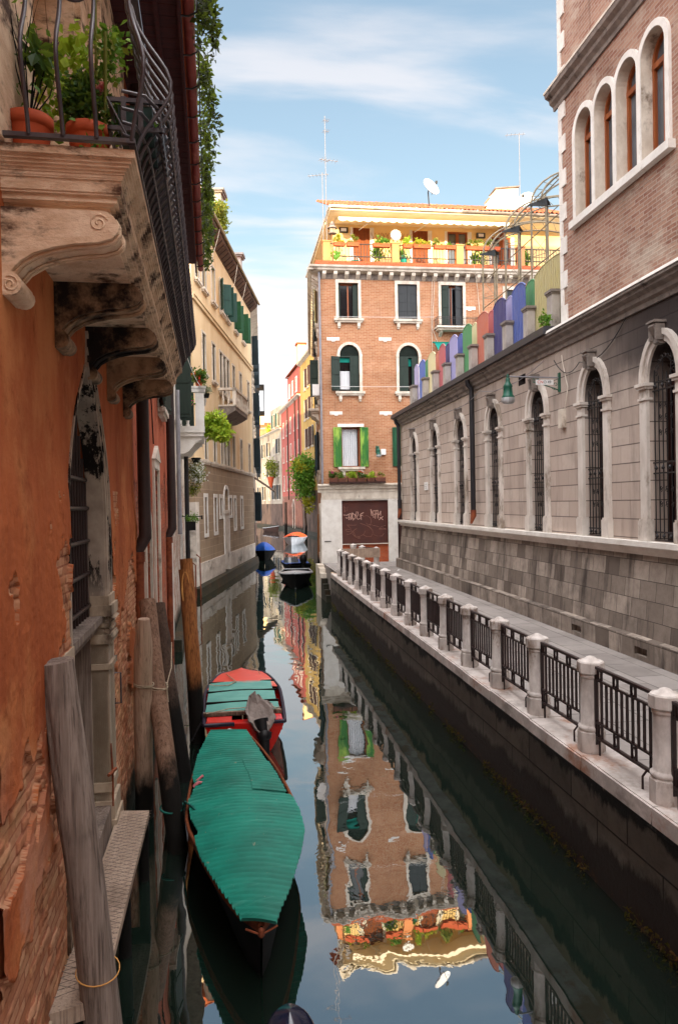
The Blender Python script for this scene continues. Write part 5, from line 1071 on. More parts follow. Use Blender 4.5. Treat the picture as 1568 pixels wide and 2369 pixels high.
# ------------------------------------------------------------------ left bank: orange palace (u along the wall, n towards the canal)
LF = Fr((-1.17, 0), -1.97, 1)
pal = thing('orange_palace', 'orange plastered palace with peeling lower wall and a pointed water gate on the left', 'palace', (-1.3, 5, 0))
GATE = (6.32, 8.30, .95, 4.0, 'p', 1.55)
BD = (5.2, 7.2, 6.55, 9.2)
m = MB(); shell(m, LF, -4, 11.6, -1, 10.7, 8, [GATE, BD], .5); m.build('wall', M['orange'], pal, uvF=LF)
def relief(u0, u1, z0, z1, lvl, seed, st=.013, name='peeling_plaster'):
    """Plaster skin with a real thickness, broken away over uneven bricks."""
    nu, nz = int((u1 - u0) / st), int((z1 - z0) / st); m = MB(); rows = []; pk = []
    for j in range(nz + 1):
        z = z0 + (z1 - z0) * j / nz; row = []; pr_ = []
        for i in range(nu + 1):
            u = u0 + (u1 - u0) * i / nu
            a = noise.fractal(V((u * .9, z * .9, seed)), 1.0, 2.1, 4) * .9 + noise.fractal(V((u * 5, z * 5, seed + 4)), 1.0, 2.1, 3) * .22 + (lvl - z) * .34
            a = min(a + .5 * max(0, 1.3 - z), max(0, 1.5 - z) + 1.15 - abs(noise.noise(V((u * .7, z * .7, seed + 9)))) * 1.6 + .25 * noise.noise(V((u * 7, z * 7, 2)))) if a > 0 else a
            fade = min(1, (z1 - z) / .5, (u - u0) / .02 + .0 if 0 else 1)
            if a > 0:
                rw = math.floor(z / .075); bx = (u + (0 if rw % 2 else .125)) / .25; bi = math.floor(bx); fx = min(bx - bi, 1 - bx + bi) * .25; fz = min(z / .075 - rw, 1 - z / .075 + rw) * .075
                rnd = noise.cell(V((bi + .5, rw + .5, seed))); n = .008 + .012 * rnd; n -= .014 * (1 - min(1, fx / .012)) + .012 * (1 - min(1, fz / .011)); n += .010 * noise.fractal(V((u * 12, z * 12, 5)), 1.0, 2, 3); n = max(n, .002) + .002; pr_.append(1)
            else:
                n = (.034 + .010 * noise.fractal(V((u * 2.2, z * 2.2, 1)), 1.0, 2, 4) + .005 * noise.fractal(V((u * 15, z * 15, 3)), 1.0, 2, 3) + .012 * max(0, 1 + a / .12) * (1 if a > -.12 else 0) * .6) * max(.0, fade) + .002; pr_.append(0)
            row.append(LF.P(u, n, z))
        rows.append(row); pk.append(pr_)
    k = 0; nc = nu + 1
    for r in rows: m.v += r
    for j in range(nz):
        for i in range(nu):
            q = j * nc + i; m.f.append([q, q + 1, q + nc + 1, q + nc]); m.mi.append(1 if pk[j][i] + pk[j][i + 1] + pk[j + 1][i] + pk[j + 1][i + 1] >= 2 else 0); m.sm.append(True)
    return m.build(name, [M['orange'], M['bare']], pal, uvF=LF)
relief(4.1, 6.27, .25, 4.6, 2.6, 3.0)
relief(8.76, 11.58, .25, 4.4, 2.9, 11.0, .016)
gt = MB()
ci = arc(6.32, 8.30, 4.0, 1.55, 'p', 28); half = len(ci) // 2
def gband(off0, off1, n0, n1):      # far half of the surround, tapering to the apex
    I = [(8.30 + 0 * off0, .95)] ; k0 = half; pin = []; pout = []
    for k in range(half, len(ci)): t = (k - half) / half; w = .16 + .84 * min(1, t * 1.3); pin.append((ci[k][0] + off0 * w, ci[k][1] + off0 * (1 - t))); pout.append((ci[k][0] + off1 * w, ci[k][1] + off1 * (1 - t) * .7))
    pin.append((8.30 + off0, .95)); pout.append((8.30 + off1, .95))
    for k in range(len(pin) - 1):
        a, b, c, d = pin[k], pin[k + 1], pout[k + 1], pout[k]
        gt.hexa([LF.P(a[0], n0, a[1]), LF.P(b[0], n0, b[1]), LF.P(c[0], n0, c[1]), LF.P(d[0], n0, d[1]), LF.P(a[0], n1, a[1]), LF.P(b[0], n1, b[1]), LF.P(c[0], n1, c[1]), LF.P(d[0], n1, d[1])])
gband(-.02, .44, -.16, .012); gband(.0, .07, .0, .035); gband(.20, .25, .0, .028); gband(.36, .44, .0, .03)
for k in range(half): 
    a, b = ci[k], ci[k + 1]; gt.hexa([LF.P(a[0] - .035, -.1, a[1]), LF.P(b[0] - .035, -.1, b[1] + .02), LF.P(b[0] + .01, -.1, b[1]), LF.P(a[0] + .01, -.1, a[1]), LF.P(a[0] - .035, .014, a[1]), LF.P(b[0] - .035, .014, b[1] + .02), LF.P(b[0] + .01, .014, b[1]), LF.P(a[0] + .01, .014, a[1])])
gt.box(LF, 6.28, 6.335, -.15, .016, .95, 4.0)
gate = gt.build('gate_surround', M['gatejamb'], pal)
cp = MB()
for (z0, z1, e) in ((3.02, 3.14, .08), (3.14, 3.24, .03), (2.90, 2.94, .03), (2.72, 2.82, .06), (2.44, 2.50, .05), (1.1, 1.2, .03), (.8, 1.0, .06), (.55, .8, .1)):
    cp.box(LF, 8.27 - e * .4, 8.75 + e * .3, -.15, .03 + e * .6, z0, z1)
for k in range(8): cp.prism(LF, [(.04, 2.94), (.10, 2.98), (.04, 3.02)], 8.30 + .056 * k, 8.35 + .056 * k, axis='u')
cp.box(LF, 8.28, 8.75, -.15, .028, .9, 3.05); cp.tube([LF.P(8.26, .03, 2.77), LF.P(8.77, .03, 2.77)], .05, 8); cp.tube([LF.P(8.27, .03, 2.86), LF.P(8.76, .03, 2.86)], .03, 8); cp.tube([LF.P(8.27, .03, 2.47), LF.P(8.76, .03, 2.47)], .032, 8); cp.build('jamb_capital', M['jamb'], gate)
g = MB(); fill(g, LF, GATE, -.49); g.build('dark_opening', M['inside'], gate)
g = MB()
for i in range(13): x = 6.4 + .15 * i; g.tube([LF.P(x, -.17, 3.0), LF.P(x, -.17, 5.45 - abs(x - 7.32) ** 1.6 * 1.2)], .02, 5)
for z in (3.15, 3.5, 3.85, 4.2, 4.5): g.tube([LF.P(6.3, -.155, z), LF.P(8.3, -.155, z)], .024, 5)
g.build('grille', M['iron_rail'], gate)
g = MB(); g.box(LF, 6.2, 8.32, -.48, .03, .40, .962); g.box(LF, 8.26, 8.305, -.48, -.155, .962, 4.6); g.box(LF, 6.33, 8.28, -.30, -.02, 2.96, 3.03); g.box(LF, 6.33, 8.28, -.28, -.08, 2.86, 2.96); g.build('transom', M['pole_grey'], gate)
g = MB(); 
for i in range(12): g.box(LF, 6.34 + .155 * i, 6.34 + .155 * i + .145, -.40, -.36, .9, 2.9)
g.build('gate_door', M['jamb'], gate)
m = MB(); m.box(LF, 5.9, 6.32, -.02, .03, .35, 3.06); m.box(LF, 6.0, 6.30, .028, .06, .9, 2.0); m.build('near_jamb', M['jamb'], pal)
m = MB(); m.tube([LF.P(8.72, .02, 2.30), LF.P(8.72, .10, 2.30), LF.P(8.72, .10, 1.95), LF.P(8.72, .02, 1.95)], .01, 6); m.build('handle', M['balciron'], pal)
m = MB(); m.tube([LF.P(8.30, .03, 1.62), LF.P(8.27, .05, 1.3), LF.P(8.25, .05, .95)], .012, 5); m.tube([LF.P(8.1, .03, 1.34), LF.P(8.3, .08, 1.34)], .02, 5); m.build('iron_hook', M['rust'], pal)
random.seed(21)
m = MB()
for i in range(26):
    u = random.uniform(4.4, 8.9); z = random.uniform(.1, .62); w = random.uniform(.15, .34); m.hexa([LF.P(u, -.05, z), LF.P(u + w, -.05, z), LF.P(u + w * .9, .05, z + .02), LF.P(u + .02, .06, z), LF.P(u, -.05, z + .17), LF.P(u + w, -.05, z + .15), LF.P(u + w * .93, .04, z + .14), LF.P(u + .03, .05, z + .15)])
m.build('footing_stones', M['jamb'], pal)
# balcony door surround seen through the plants
m = MB(); m.box(LF, 4.3, 5.2, -.05, .05, 6.3, 9.6); m.box(LF, 7.2, 10.9, -.05, .05, 6.3, 10.5); m.box(LF, 5.18, 7.22, -.05, .10, 9.18, 9.6); m.box(LF, 5.2, 5.35, -.2, .02, 6.5, 9.2)
m.box(LF, 7.12, 7.21, -.46, .0, 6.3, 9.2); m.prism(LF, [(5.2, 6.5), (5.9, 6.5), (5.9, 9.2), (5.2, 9.2)], -.45, -.40); m.build('balcony_door_frame', M['balcstone'], pal)
m = MB(); fill(m, LF, BD, -.47); m.build('curtained_door', M['awning'], pal)
m = MB(); m.box(LF, 7.6, 7.66, .1, .18, 6.5, 10.5); m.box(LF, 8.8, 9.6, 0, .06, 6.5, 9.4); m.box(LF, 10.2, 10.9, 0, .06, 6.5, 9.4); m.build('pilaster', M['balcstone'], pal)

# stone balcony with corbels
bal = thing('stone_balcony', 'carved stone balcony on scroll corbels jutting from the orange palace', 'balcony', (-.8, 8, 5.4))
SP = [(0, 5.96), (.58, 5.96), (.60, 6.01), (.645, 6.02), (.645, 6.06), (.68, 6.07), (.68, 6.14), (.695, 6.15), (.695, 6.20), (.72, 6.21), (.755, 6.245), (.765, 6.25), (.765, 6.29), (0, 6.29)]
m = MB()
for (z0, z1, n) in ((5.96, 5.985, .575), (5.985, 6.008, .60), (6.008, 6.022, .628), (6.022, 6.058, .648), (6.058, 6.072, .668), (6.072, 6.142, .676), (6.142, 6.152, .686), (6.152, 6.172, .690), (6.172, 6.188, .698), (6.188, 6.204, .712), (6.204, 6.222, .728), (6.222, 6.238, .742), (6.238, 6.246, .752), (6.246, 6.292, .766)):
    m.box(LF, 4.42 + (.766 - n), 11.5 - (.766 - n), -.01, n, z0, z1 + .001)
sl = m.build('slab', M['balcstone'], bal)
def spiral(cx, cz, r, turns, a0, dirn=1, N_=26): return [(cx + r * (1 - .82 * t) * cos(a0 + dirn * turns * 2 * pi * t), cz + r * (1 - .82 * t) * sin(a0 + dirn * turns * 2 * pi * t)) for t in (i / N_ for i in range(N_ + 1))]
corb = [(.0, 5.96), (.585, 5.96), (.63, 5.93), (.655, 5.885), (.655, 5.84), (.62, 5.80), (.54, 5.775), (.40, 5.76), (.28, 5.735), (.18, 5.70), (.10, 5.65), (.05, 5.59), (.075, 5.575), (.10, 5.545), (.10, 5.50), (.07, 5.46), (.02, 5.445), (.0, 5.45)]
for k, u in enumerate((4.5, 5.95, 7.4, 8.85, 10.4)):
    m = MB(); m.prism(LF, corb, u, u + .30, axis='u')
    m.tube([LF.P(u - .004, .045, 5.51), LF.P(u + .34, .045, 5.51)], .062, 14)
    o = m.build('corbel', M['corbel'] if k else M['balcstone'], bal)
    m = MB()
    edge = corb[2:12]
    for off, r in ((.045, .012), (.085, .008)):
        pts = []
        m.tube([LF.P(u + off, p[0] + .004, p[1] - .008) for p in edge], r, 5); m.tube([LF.P(u + .30 - off, p[0] + .004, p[1] - .008) for p in edge], r, 5)
    m.tube([LF.P(u - .002, a, b) for a, b in spiral(.545, 5.885, .055, 1.6, 0.4, 1)], .006, 4); m.tube([LF.P(u - .006, a, b) for a, b in spiral(.045, 5.51, .05, 1.5, 2.0, -1)], .006, 4)
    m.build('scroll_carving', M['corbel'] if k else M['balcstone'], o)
# bellied iron railing
def prof(t, s=1.0):   # t 0..1 upwards -> (outward offset, z)
    z = 6.33 + .98 * t
    o = .0 + .235 * (sin(pi * min(1, t / .86)) ** 1.0) * (1.0 if t < .86 else 0) ; o = .235 * math.exp(-((t - .40) / .27) ** 2) - .03 * (t > .9)
    return o, z
m = MB()
m.box(LF, 4.40, 11.5, .735, .775, 6.31, 6.335); m.box(LF, 4.38, 4.42, -.02, .775, 6.315, 6.34); m.box(LF, 4.38, 4.42, -.02, .79, 7.28, 7.32); m.box(LF, 4.4, 11.5, .75, .79, 7.28, 7.32); m.build('rail_frame', M['balciron'], bal)
m = MB(); N_ = 14
for j in range(50):
    u = 4.50 + .142 * j; m.tube([LF.P(u, .745 + prof(i / N_)[0], prof(i / N_)[1]) for i in range(N_ + 1)], .0125, 6)
m.build('long_side_bars', M['balciron'], bal)
m = MB()
for nn in (.0, .19, .375, .56):
    m.tube([LF.P(4.40 - prof(i / N_)[0] * .75, nn, prof(i / N_)[1]) for i in range(N_ + 1)], .0135, 6)
m.tube([LF.P(4.40 - prof(i / N_)[0] * .5, .745 + prof(i / N_)[0] * .4, prof(i / N_)[1]) for i in range(N_ + 1)], .0135, 6)
for c in (.28, .465): m.tube([LF.P(4.36 - .06, c + .095 * cos(a), 7.16 + .11 * sin(a)) for a in (pi + pi * k / 12 for k in range(13))], .010, 6)
m.build('end_bars', M['balciron'], bal)
m = MB()     # sweeping horizontal hoops round the belly
for z, o in ((6.37, .03), (6.44, .09), (6.52, .16), (6.62, .215)):
    m.tube([LF.P(4.40, .70, z)] + [LF.P(4.44 + .14 * k, .735 + o * min(1, .45 + k * .3), z + .0) for k in range(4)] + [LF.P(11.5, .735 + o, z)], .011, 5)
m.build('belly_hoops', M['balciron'], bal)
m = MB(); m.grid([[LF.P(u, .72 + prof(t)[0] * .78, prof(t)[1]) for t in (0, .1, .2, .3, .4, .5)] for u in (5.0, 7, 9, 11.4)], 0, True); m.build('black_netting', M['blackplastic'], bal)
# things standing on the balcony
def pot(loc, r, h, label, mat=None):
    m = MB(); m.lathe(loc, [(r * .72, 0), (r * .92, h * .72), (r * .93, h * .74), (r * 1.02, h * .76), (r * 1.04, h), (r * .95, h), (r * .9, h * .86), (0, h * .86)], 20); return m.build('flower_pot', mat or M['terracotta'], None, label, 'flower pot', loc=loc)
p1 = pot(LF.P(4.68, .13, 6.30), .135, .26, 'large terracotta pot with thin twiggy stems at the left of the balcony')
p2 = pot(LF.P(4.72, .47, 6.30), .135, .24, 'terracotta pot with a dense dark shrub in the middle of the balcony')
random.seed(31)
b = MB()
for i in range(16):
    a = V(LF.P(4.68, .13, 6.54)); d = V((random.uniform(-.13, .13), random.uniform(-.1, .35), .5 + random.random() * .5)); m1 = a + d * .5 + V((random.uniform(-.08, .08), 0, 0)); b.tube([a, m1, a + d], [.005, .004, .002], 4)
b.build('twigs', M['pole_orange'], p1)
b = MB()
for i in range(70): c = LF.P(4.68, .13, 6.56) + V((random.gauss(0, .09), random.gauss(.08, .1), random.uniform(.0, .7))); b.leaf(c, .055, .4)
b.build('foliage', M['leafmid'], p1)
b = MB(); b.bush(LF.P(4.9, .42, 6.78), (.17, .16, .17), 1500, .045, 0, 50); b.bush(LF.P(4.8, .62, 6.64), (.08, .1, .12), 260, .04, 0, 12); b.build('foliage', M['leafdark'], p2)
b = MB()
for i in range(60): b.leaf(LF.P(4.66, .50, 6.38) + V((random.gauss(0, .06), -.06, random.gauss(0.02, .09))), .05, .1)
b.build('trailing_leaves', M['leafmid'], p2)
b = MB(); b.tube([LF.P(4.78, .56, 6.5), LF.P(4.8, .57, 7.2)], .012, 5); b.tube([LF.P(4.84, .5, 6.5), LF.P(4.9, .5, 7.6)], .01, 5); 
for i in range(40): b.leaf(LF.P(4.85, .54, 6.95) + V((random.gauss(0, .07), random.gauss(0, .07), random.gauss(0.1, .14))), .05, .2, asp=.8)
b.v = b.v; b.build('climbing_rose', M['leafolive'], None, 'tall rose stems tied to a stake in the balcony pots', 'plant')
b = MB(); b.bush(LF.P(4.82, .52, 6.86), (.025, .03, .03), 60, .035, 0, 3, asp=1); b.bush(LF.P(4.9, .50, 6.93), (.02, .02, .03), 30, .03, 0, 2, asp=1); b.build('rose_bloom', M['fl_rose'], None, 'faded pink rose bloom in the dark balcony shrub', 'flower')
b = MB(); b.bush(LF.P(4.95, .22, 6.85), (.13, .16, .26), 130, .07, 0, 26, asp=.7); b.bush(LF.P(5.1, .32, 7.2), (.2, .2, .15), 120, .075, 0, 22, asp=.7); b.build('leafy_vine', M['leaflime'], None, 'light green broad leaved climber filling the left half of the balcony', 'plant')
b = MB(); b.bush(LF.P(4.75, .17, 7.0), (.05, .1, .17), 50, .12, 0, 8, up=-.8, asp=.5); b.build('hanging_leaves', M['leafdark'], None, 'large dark drooping leaves behind the left balcony bars', 'plant')
b = MB(); b.bush(LF.P(5.1, .55, 7.25), (.14, .2, .16), 240, .06, 0, 26, asp=.6); b.build('upper_foliage', M['leafmid'], None, 'mid green foliage hanging in the top of the picture behind the balcony bars', 'plant')
b = MB(); u0, u1 = 4.55, 5.15; 
for z in (6.47, 6.64): b.box(LF, u0, u1, .60, .62, z, z + .025); b.box(LF, u0, u0 + .02, .60, .93, z, z + .025); b.box(LF, u0, u1, .90, .92, z, z + .025)
for nn in (.68, .78): b.box(LF, u0 - .004, u0 + .004, nn, nn + .03, 6.45, 6.67)
for k in range(8): b.box(LF, u0 + .02 + .08 * k, u0 + .05 + .08 * k, .905, .915, 6.45, 6.66)
b.tube([LF.P(u0, .60, 6.66), LF.P(u0, .76, 6.34)], .008, 4); o = b.build('window_box_cradle', M['balciron'], None, 'flat iron basket hooked on the balcony railing around a green planter', 'planter')
b = MB(); b.prism(LF, [(u0 + .04, 6.48), (u1 - .04, 6.48), (u1 - .02, 6.63), (u0 + .02, 6.63)], .66, .86); b.build('planter_box', M['plasticgreen'], o)
b = MB(); b.bush(LF.P(4.85, .76, 6.60), (.12, .08, .04), 80, .06, 0, 6, up=.8); b.build('foliage', M['leafmid'], o)

# dark red boarded eave with hanging vine
ev = thing('red_eave', 'dark red boarded eave with a red gutter running along the top of the left palaces', 'eave', (-.9, 14, 10.6))
m = MB()
for k in range(60):
    u = 6.0 + .235 * k; 
    if u < 20.4: m.box(LF, u, u + .225, 0, .88, 10.70, 10.725)
for n0 in (.25, .55): m.box(LF, 6, 20.4, n0, n0 + .06, 10.64, 10.70)
m.build('boards', M['soffit'], ev)
m = MB(); m.box(LF, 6, 20.4, .86, .90, 10.56, 10.85); m.build('fascia', M['soffit'], ev)
m = MB(); m.tube([LF.P(6, 1.0, 10.72), LF.P(20.5, 1.0, 10.70)], .075, 10); m.build('gutter', M['gutter_red'], ev)
for k in range(17):
    u = 6.4 + .85 * k; m = MB(); m.tube([LF.P(u, .88, 10.60), LF.P(u, 1.0, 10.60), LF.P(u, 1.10, 10.66), LF.P(u, 1.11, 10.85)], .014, 5); m.build('gutter_bracket', M['iron'], ev)
m = MB(); m.tube([LF.P(6, 1.11, 10.85), LF.P(20.5, 1.11, 10.85)], .010, 5); m.tube([LF.P(6, 1.11, 11.1), LF.P(20.5, 1.11, 11.1)], .010, 5); m.build('guard_wire', M['iron'], ev)
tr = MB(); tileroof(tr, LF, -4, 20.4, .95, 10.87, -4.5, 12.9, .22); tr.poly([LF.P(20.4, .95, 10.8), LF.P(20.4, -4.5, 12.8), LF.P(20.4, -8, 10.7)]); tr.build('tiled_roof', M['roof'], pal)
random.seed(8)
vn = MB(); vt = MB()
for k in range(120):
    u = 7.2 + 13.3 * random.random(); n = 1.12 + random.uniform(0, .14); z = 10.95 + random.uniform(-.1, .25); L_ = random.uniform(.15, .75) * (1.3 if u < 13 else .8); pts = [LF.P(u, n - .06, z)]; 
    for i in range(int(L_ / .07)):
        n += random.uniform(-.02, .045); z -= .055; u += random.uniform(-.04, .04); pts.append(LF.P(u, n, z))
        for _ in range(3): vn.leaf(pts[-1] + V((random.gauss(0, .025), random.gauss(0, .05), random.gauss(0, .03))), .105, -.1)
    if len(pts) > 2: vt.tube(pts, .004, 4)
for k in range(1500):
    u = 7 + 13.3 * random.random(); vn.leaf(LF.P(u, 1.1 + random.gauss(0.04, .07), 10.95 + random.gauss(0, .14)), .10, .2)
vo = vn.build('hanging_vine', M['leafvine'], None, 'dark green vine trailing over the edge of the red eave', 'vine'); vt.build('stems', M['pole_brown'], vo)

# wooden walkway, mooring poles
wk = thing('walkway', 'narrow wooden walkway with a diagonal grip pattern at the foot of the orange wall', 'walkway', (-1.2, 7, .75))
m = MB(); a = [(-1.34, 5.30), (-1.01, 5.42), (-1.06, 8.55), (-1.40, 8.6)]; m.hexa([V((x, y, .68)) for x, y in a] + [V((x, y, .75)) for x, y in a]); m.hexa([V((-1.34, 5.20, .64)), V((-.99, 5.32, .64)), V((-1.01, 5.42, .64)), V((-1.34, 5.3, .64)), V((-1.34, 5.20, .755)), V((-.99, 5.32, .755)), V((-1.01, 5.42, .755)), V((-1.34, 5.3, .755))]); m.build('deck', M['plank'], wk)
m = MB()
for s in (-1, 1):
    for k in range(46):
        y = 5.3 + .075 * k; xa, xb = -1.36, -1.03; ya, yb = y, y + s * .16
        if 5.35 < min(ya, yb) and max(ya, yb) < 8.55: m.hexa([V((xa, ya - .0022, .750)), V((xb, yb - .0022, .750)), V((xb, yb + .0022, .750)), V((xa, ya + .0022, .750)), V((xa, ya - .0022, .7525)), V((xb, yb - .0022, .7525)), V((xb, yb + .0022, .7525)), V((xa, ya + .0022, .7525))])
m.build('grip_pattern', M['pole_grey'], wk)
for y in (5.6, 7.0, 8.4): m = MB(); m.box(WF, -1.36, -1.06, y, y + .12, .55, .68); m.tube([(-1.12, y + .06, -.5), (-1.12, y + .06, .6)], .06, 8); m.build('support', M['pole_dark'], wk)
def pole(label, top, bot, r0, r1, mat, seed, cut=None, extra=1.2, knots=3):
    random.seed(seed); T, B = V(top), V(bot); d = (B - T).normalized(); B2 = B + d * extra; n = 40; rows = []; kn = [(random.random(), random.uniform(0, 6.28), random.uniform(.05, .12)) for _ in range(knots)]
    a = V((1, 0, 0)); b = d.cross(a).normalized(); a = b.cross(d).normalized(); seg = 40; ph = random.uniform(0, 6)
    for i in range(n + 1):
        t = i / n; c = T.lerp(B2, t) + a * .014 * sin(t * 5 + ph) * (t * (1 - t) * 4) + b * .008 * sin(t * 8 + ph); r = r0 + (r1 - r0) * t; row = []
        for k in range(seg):
            x = 2 * pi * k / seg; rr = r * (1 + .05 * noise.noise(V((cos(x) * 1.5, sin(x) * 1.5, t * 6 + seed))))
            for (kt, ka, ks) in kn: rr += r * ks * 2.0 * math.exp(-((t - kt) / .022) ** 2 - (min(abs(x - ka), 6.28 - abs(x - ka)) / .6) ** 2)
            if cut and t < cut[0]: rr *= cut[1] + (1 - cut[1]) * t / cut[0]
            crack = r * sum(dp * math.exp(-((x - xa - .12 * sin(t * 9 + xa)) / .06) ** 2) * max(0, 1 - abs(t - tc_) / .38) for xa, dp, tc_ in ((2.2, .16, .1), (3.9, .22, .3), (5.0, .18, .15), (4.5, .14, .6)))
            row.append(c + a * ((rr - crack) * cos(x)) + b * ((rr - crack) * sin(x)))
        rows.append(row)
    m = MB(); m.grid(rows, 0, True, cv=True); m.poly([p for p in rows[0]]); return m.build('mooring_pole', mat, None, label, 'mooring pole', 'wooden mooring poles along the left bank', loc=B)
pole('thick grey weathered mooring pole with a flat top, nearest on the left', (-1.26, 5.28, 3.15), (-.94, 5.38, -.3), .120, .138, M['pole_grey'], 3, knots=2)
pole('pale bare mooring pole with a notched top, roped to its neighbour', (-1.24, 9.85, 2.74), (-1.34, 10.2, 0), .12, .12, M['pole_pale'], 5, cut=(.10, .62))
pole('brown leaning mooring pole in the middle of the left cluster', (-1.30, 10.75, 2.86), (-.81, 9.15, 0), .115, .13, M['pole_brown'], 9)
pole('dark leaning mooring pole at the back of the left cluster', (-1.34, 12.4, 2.60), (-.92, 11.5, 0), .125, .15, M['pole_dark'], 12)
pole('fresh orange brown mooring pole with a slanted cut top beside the red boat', (-.96, 13.7, 3.05), (-.78, 13.3, 0), .128, .14, M['pole_orange'], 15)
m = MB(); m.poly([V((-.96 + .075 * cos(a), 13.545 + .02 * sin(a), 2.72 + .30 * sin(a))) for a in (2 * pi * k / 20 for k in range(20))]); m.build('cut_face', M['cutwood'], None, 'pale oval cut in the top of the fresh orange mooring pole', 'cut wood')
pole('second fresh cut mooring pole just behind the orange one', (-.99, 14.3, 3.2), (-.82, 14.0, 0), .12, .13, M['pole_orange'], 18)
def coil(label, c, r, rt, n, mat, tilt=.02, tails=()):
    m = MB(); pts = [V(c) + V((r * cos(a), r * sin(a), tilt * sin(a * .9) + .012 * a / 6.28)) for a in (2 * pi * n * k / (20 * n) for k in range(20 * n + 1))]; m.tube(pts, rt, 5)
    for t_ in tails: m.tube([V(p) for p in t_], rt, 5)
    return m.build('rope', mat, None, label, 'rope')
coil('thin cord tied round the nearest grey mooring pole', (-1.04, 5.35, .93), .148, .005, 1, M['cutwood'], .03)
coil('rope wound round the pale notched mooring pole', (-1.27, 9.96, 1.85), .128, .008, 2, M['rope'])
coil('pale rope knotted between the two leaning mooring poles', (-1.115, 10.14, 1.78), .135, .008, 2, M['rope'], .04, [((-.99, 10.1, 1.8), (-.96, 10.5, 1.95), (-1.05, 11.6, 2.1)), ((-.99, 10.08, 1.8), (-.97, 10.06, 1.58)), ((-1.2, 10.1, 1.85), (-1.3, 10.0, 1.85))])
coil('teal mooring rope from the leaning pole to the covered boat', (-.885, 9.39, .42), .145, .014, 1, M['ropeteal'], .02, [((-.75, 9.3, .42), (-.70, 9.1, .60), (-.60, 8.8, .66), (-.52, 8.75, .60))])

# ------------------------------------------------------------------ left bank: reddish house, pale house with white balcony
rh = thing('reddish_house', 'reddish house with flaking plaster and bare bricks beyond the orange palace', 'house', (-1.8, 16, 0))
D1 = (15.4, 16.6, .9, 5.0)
m = MB(); shell(m, LF, 11.62, 21.4, -1, 10.69, 8, [(13.2, 14.3, 1.0, 3.6, 'r', .5), D1, (12.4, 13.4, 6.5, 8.6), (17.5, 18.5, 6.5, 8.6)], .3); m.build('wall', M['redplast'], rh)
window(LF, D1, rh, M['istria'], .16, .05, sill=0, pane=M['istria'], pname='door_frame', fmat=None)
m = MB(); m.prism(LF, [(15.2, 5.18), (16.8, 5.18), (16.0, 5.5)], 0, .08); m.build('door_pediment', M['istria'], rh)
for h in ((12.4, 13.4, 6.5, 8.6), (17.5, 18.5, 6.5, 8.6)): window(LF, h, rh, M['istria'], .12, shut=[(-1, 165), (1, 165)], smat=M['darkgreen'])
window(LF, (13.2, 14.3, 1.0, 3.6, 'r', .5), rh, M['istria'], .14, sill=0, fmat=M['darkwood'])
def dpipe(u, ztop, zel, label, mat, low=None, r=.095, nn=.16):
    d = MB(); d.tube([LF.P(u, nn, ztop), LF.P(u, nn, zel + .25), LF.P(u, nn, zel + .1), LF.P(u - .04, nn - .12, zel - .15)], [r, r, r * 1.05, r * .8], 12); o = d.build('downpipe', mat, None, label, 'downpipe')
    if low: d = MB(); d.tube([LF.P(u - .05, .06, zel - .14), LF.P(u - .05, .06, low)], r * .8, 10); d.tube([LF.P(u - .05, .06, zel - .28), LF.P(u - .05, .06, zel - .13)], r * 1.0, 10); d.build('iron_foot_pipe', M['rust'], o)
dpipe(11.55, 10.6, 3.65, 'thick brown downpipe at the seam after the orange palace', M['downpipe'], -.3)
dpipe(19.4, 10.6, 3.55, 'second brown downpipe, further along the reddish house', M['downpipe'], -.3, r=.11)
d = MB(); d.tube([LF.P(14.9, .02, 8.5), LF.P(15.2, .02, 7.5), LF.P(15.0, .02, 6.6), LF.P(15.5, .02, 5.5)], .015, 4); d.build('wall_crack', M['inside'], rh)
ph_ = thing('pale_house', 'narrow pale house with a small white balcony and flaking lower wall before the cream palace', 'house', (-2, 28, 0))
pwn = [(25.3, 26.3, 7.2, 9.6), (29.0, 30.0, 7.2, 9.6), (28, 29, 1.2, 3.4), (32, 33, 2.2, 4.0), (31.4, 32.2, 9.5, 11)]
m = MB(); shell(m, LF, 21.42, 34.6, -1, 12.5, 8, pwn, .3); m.build('wall', M['palewall'], ph_)
for i, h in enumerate(pwn): window(LF, h, ph_, M['istria_clean'], .14, shut=[(-1, 95), (1, 95)] if i in (0, 1) else None, smat=M['darkgreen'])
m = MB(); m.box(LF, 21.42, 34.6, -.2, .5, 12.5, 12.65); m.build('eaves', M['gravel'], ph_)
m = MB(); m.box(LF, 34.2, 34.62, 0, .05, .2, 4.3); m.box(LF, 21.6, 21.95, 0, .03, .3, 7.4); m.build('white_pier', M['istria_clean'], ph_)
m = MB(); m.box(LF, 33.1, 33.7, 0, .05, 3.9, 4.25); m.build('small_lintel', M['istria_clean'], ph_)
wb = thing('white_balcony', 'small white stone balcony with flower baskets on the pale house', 'balcony', (-1.6, 28.5, 6.8))
m = MB(); m.box(LF, 27.0, 30.6, 0, .98, 6.87, 7.10); m.box(LF, 27.05, 30.5, 0, .94, 6.74, 6.87); m.build('floor_slab', M['istria_clean'], wb)
m = MB(); m.box(LF, 26.97, 30.63, .80, 1.02, 8.32, 8.52); m.box(LF, 26.95, 30.65, .78, 1.05, 8.46, 8.54); m.box(LF, 26.97, 27.2, .0, 1.0, 8.32, 8.5); m.box(LF, 26.95, 27.22, 0, 1.03, 8.46, 8.535); m.build('top_rail', M['istria_clean'], wb)
for u in (27.0, 30.3): m = MB(); m.box(LF, u, u + .3, .66, .97, 7.1, 8.32); m.build('corner_pier', M['istria_clean'], wb)
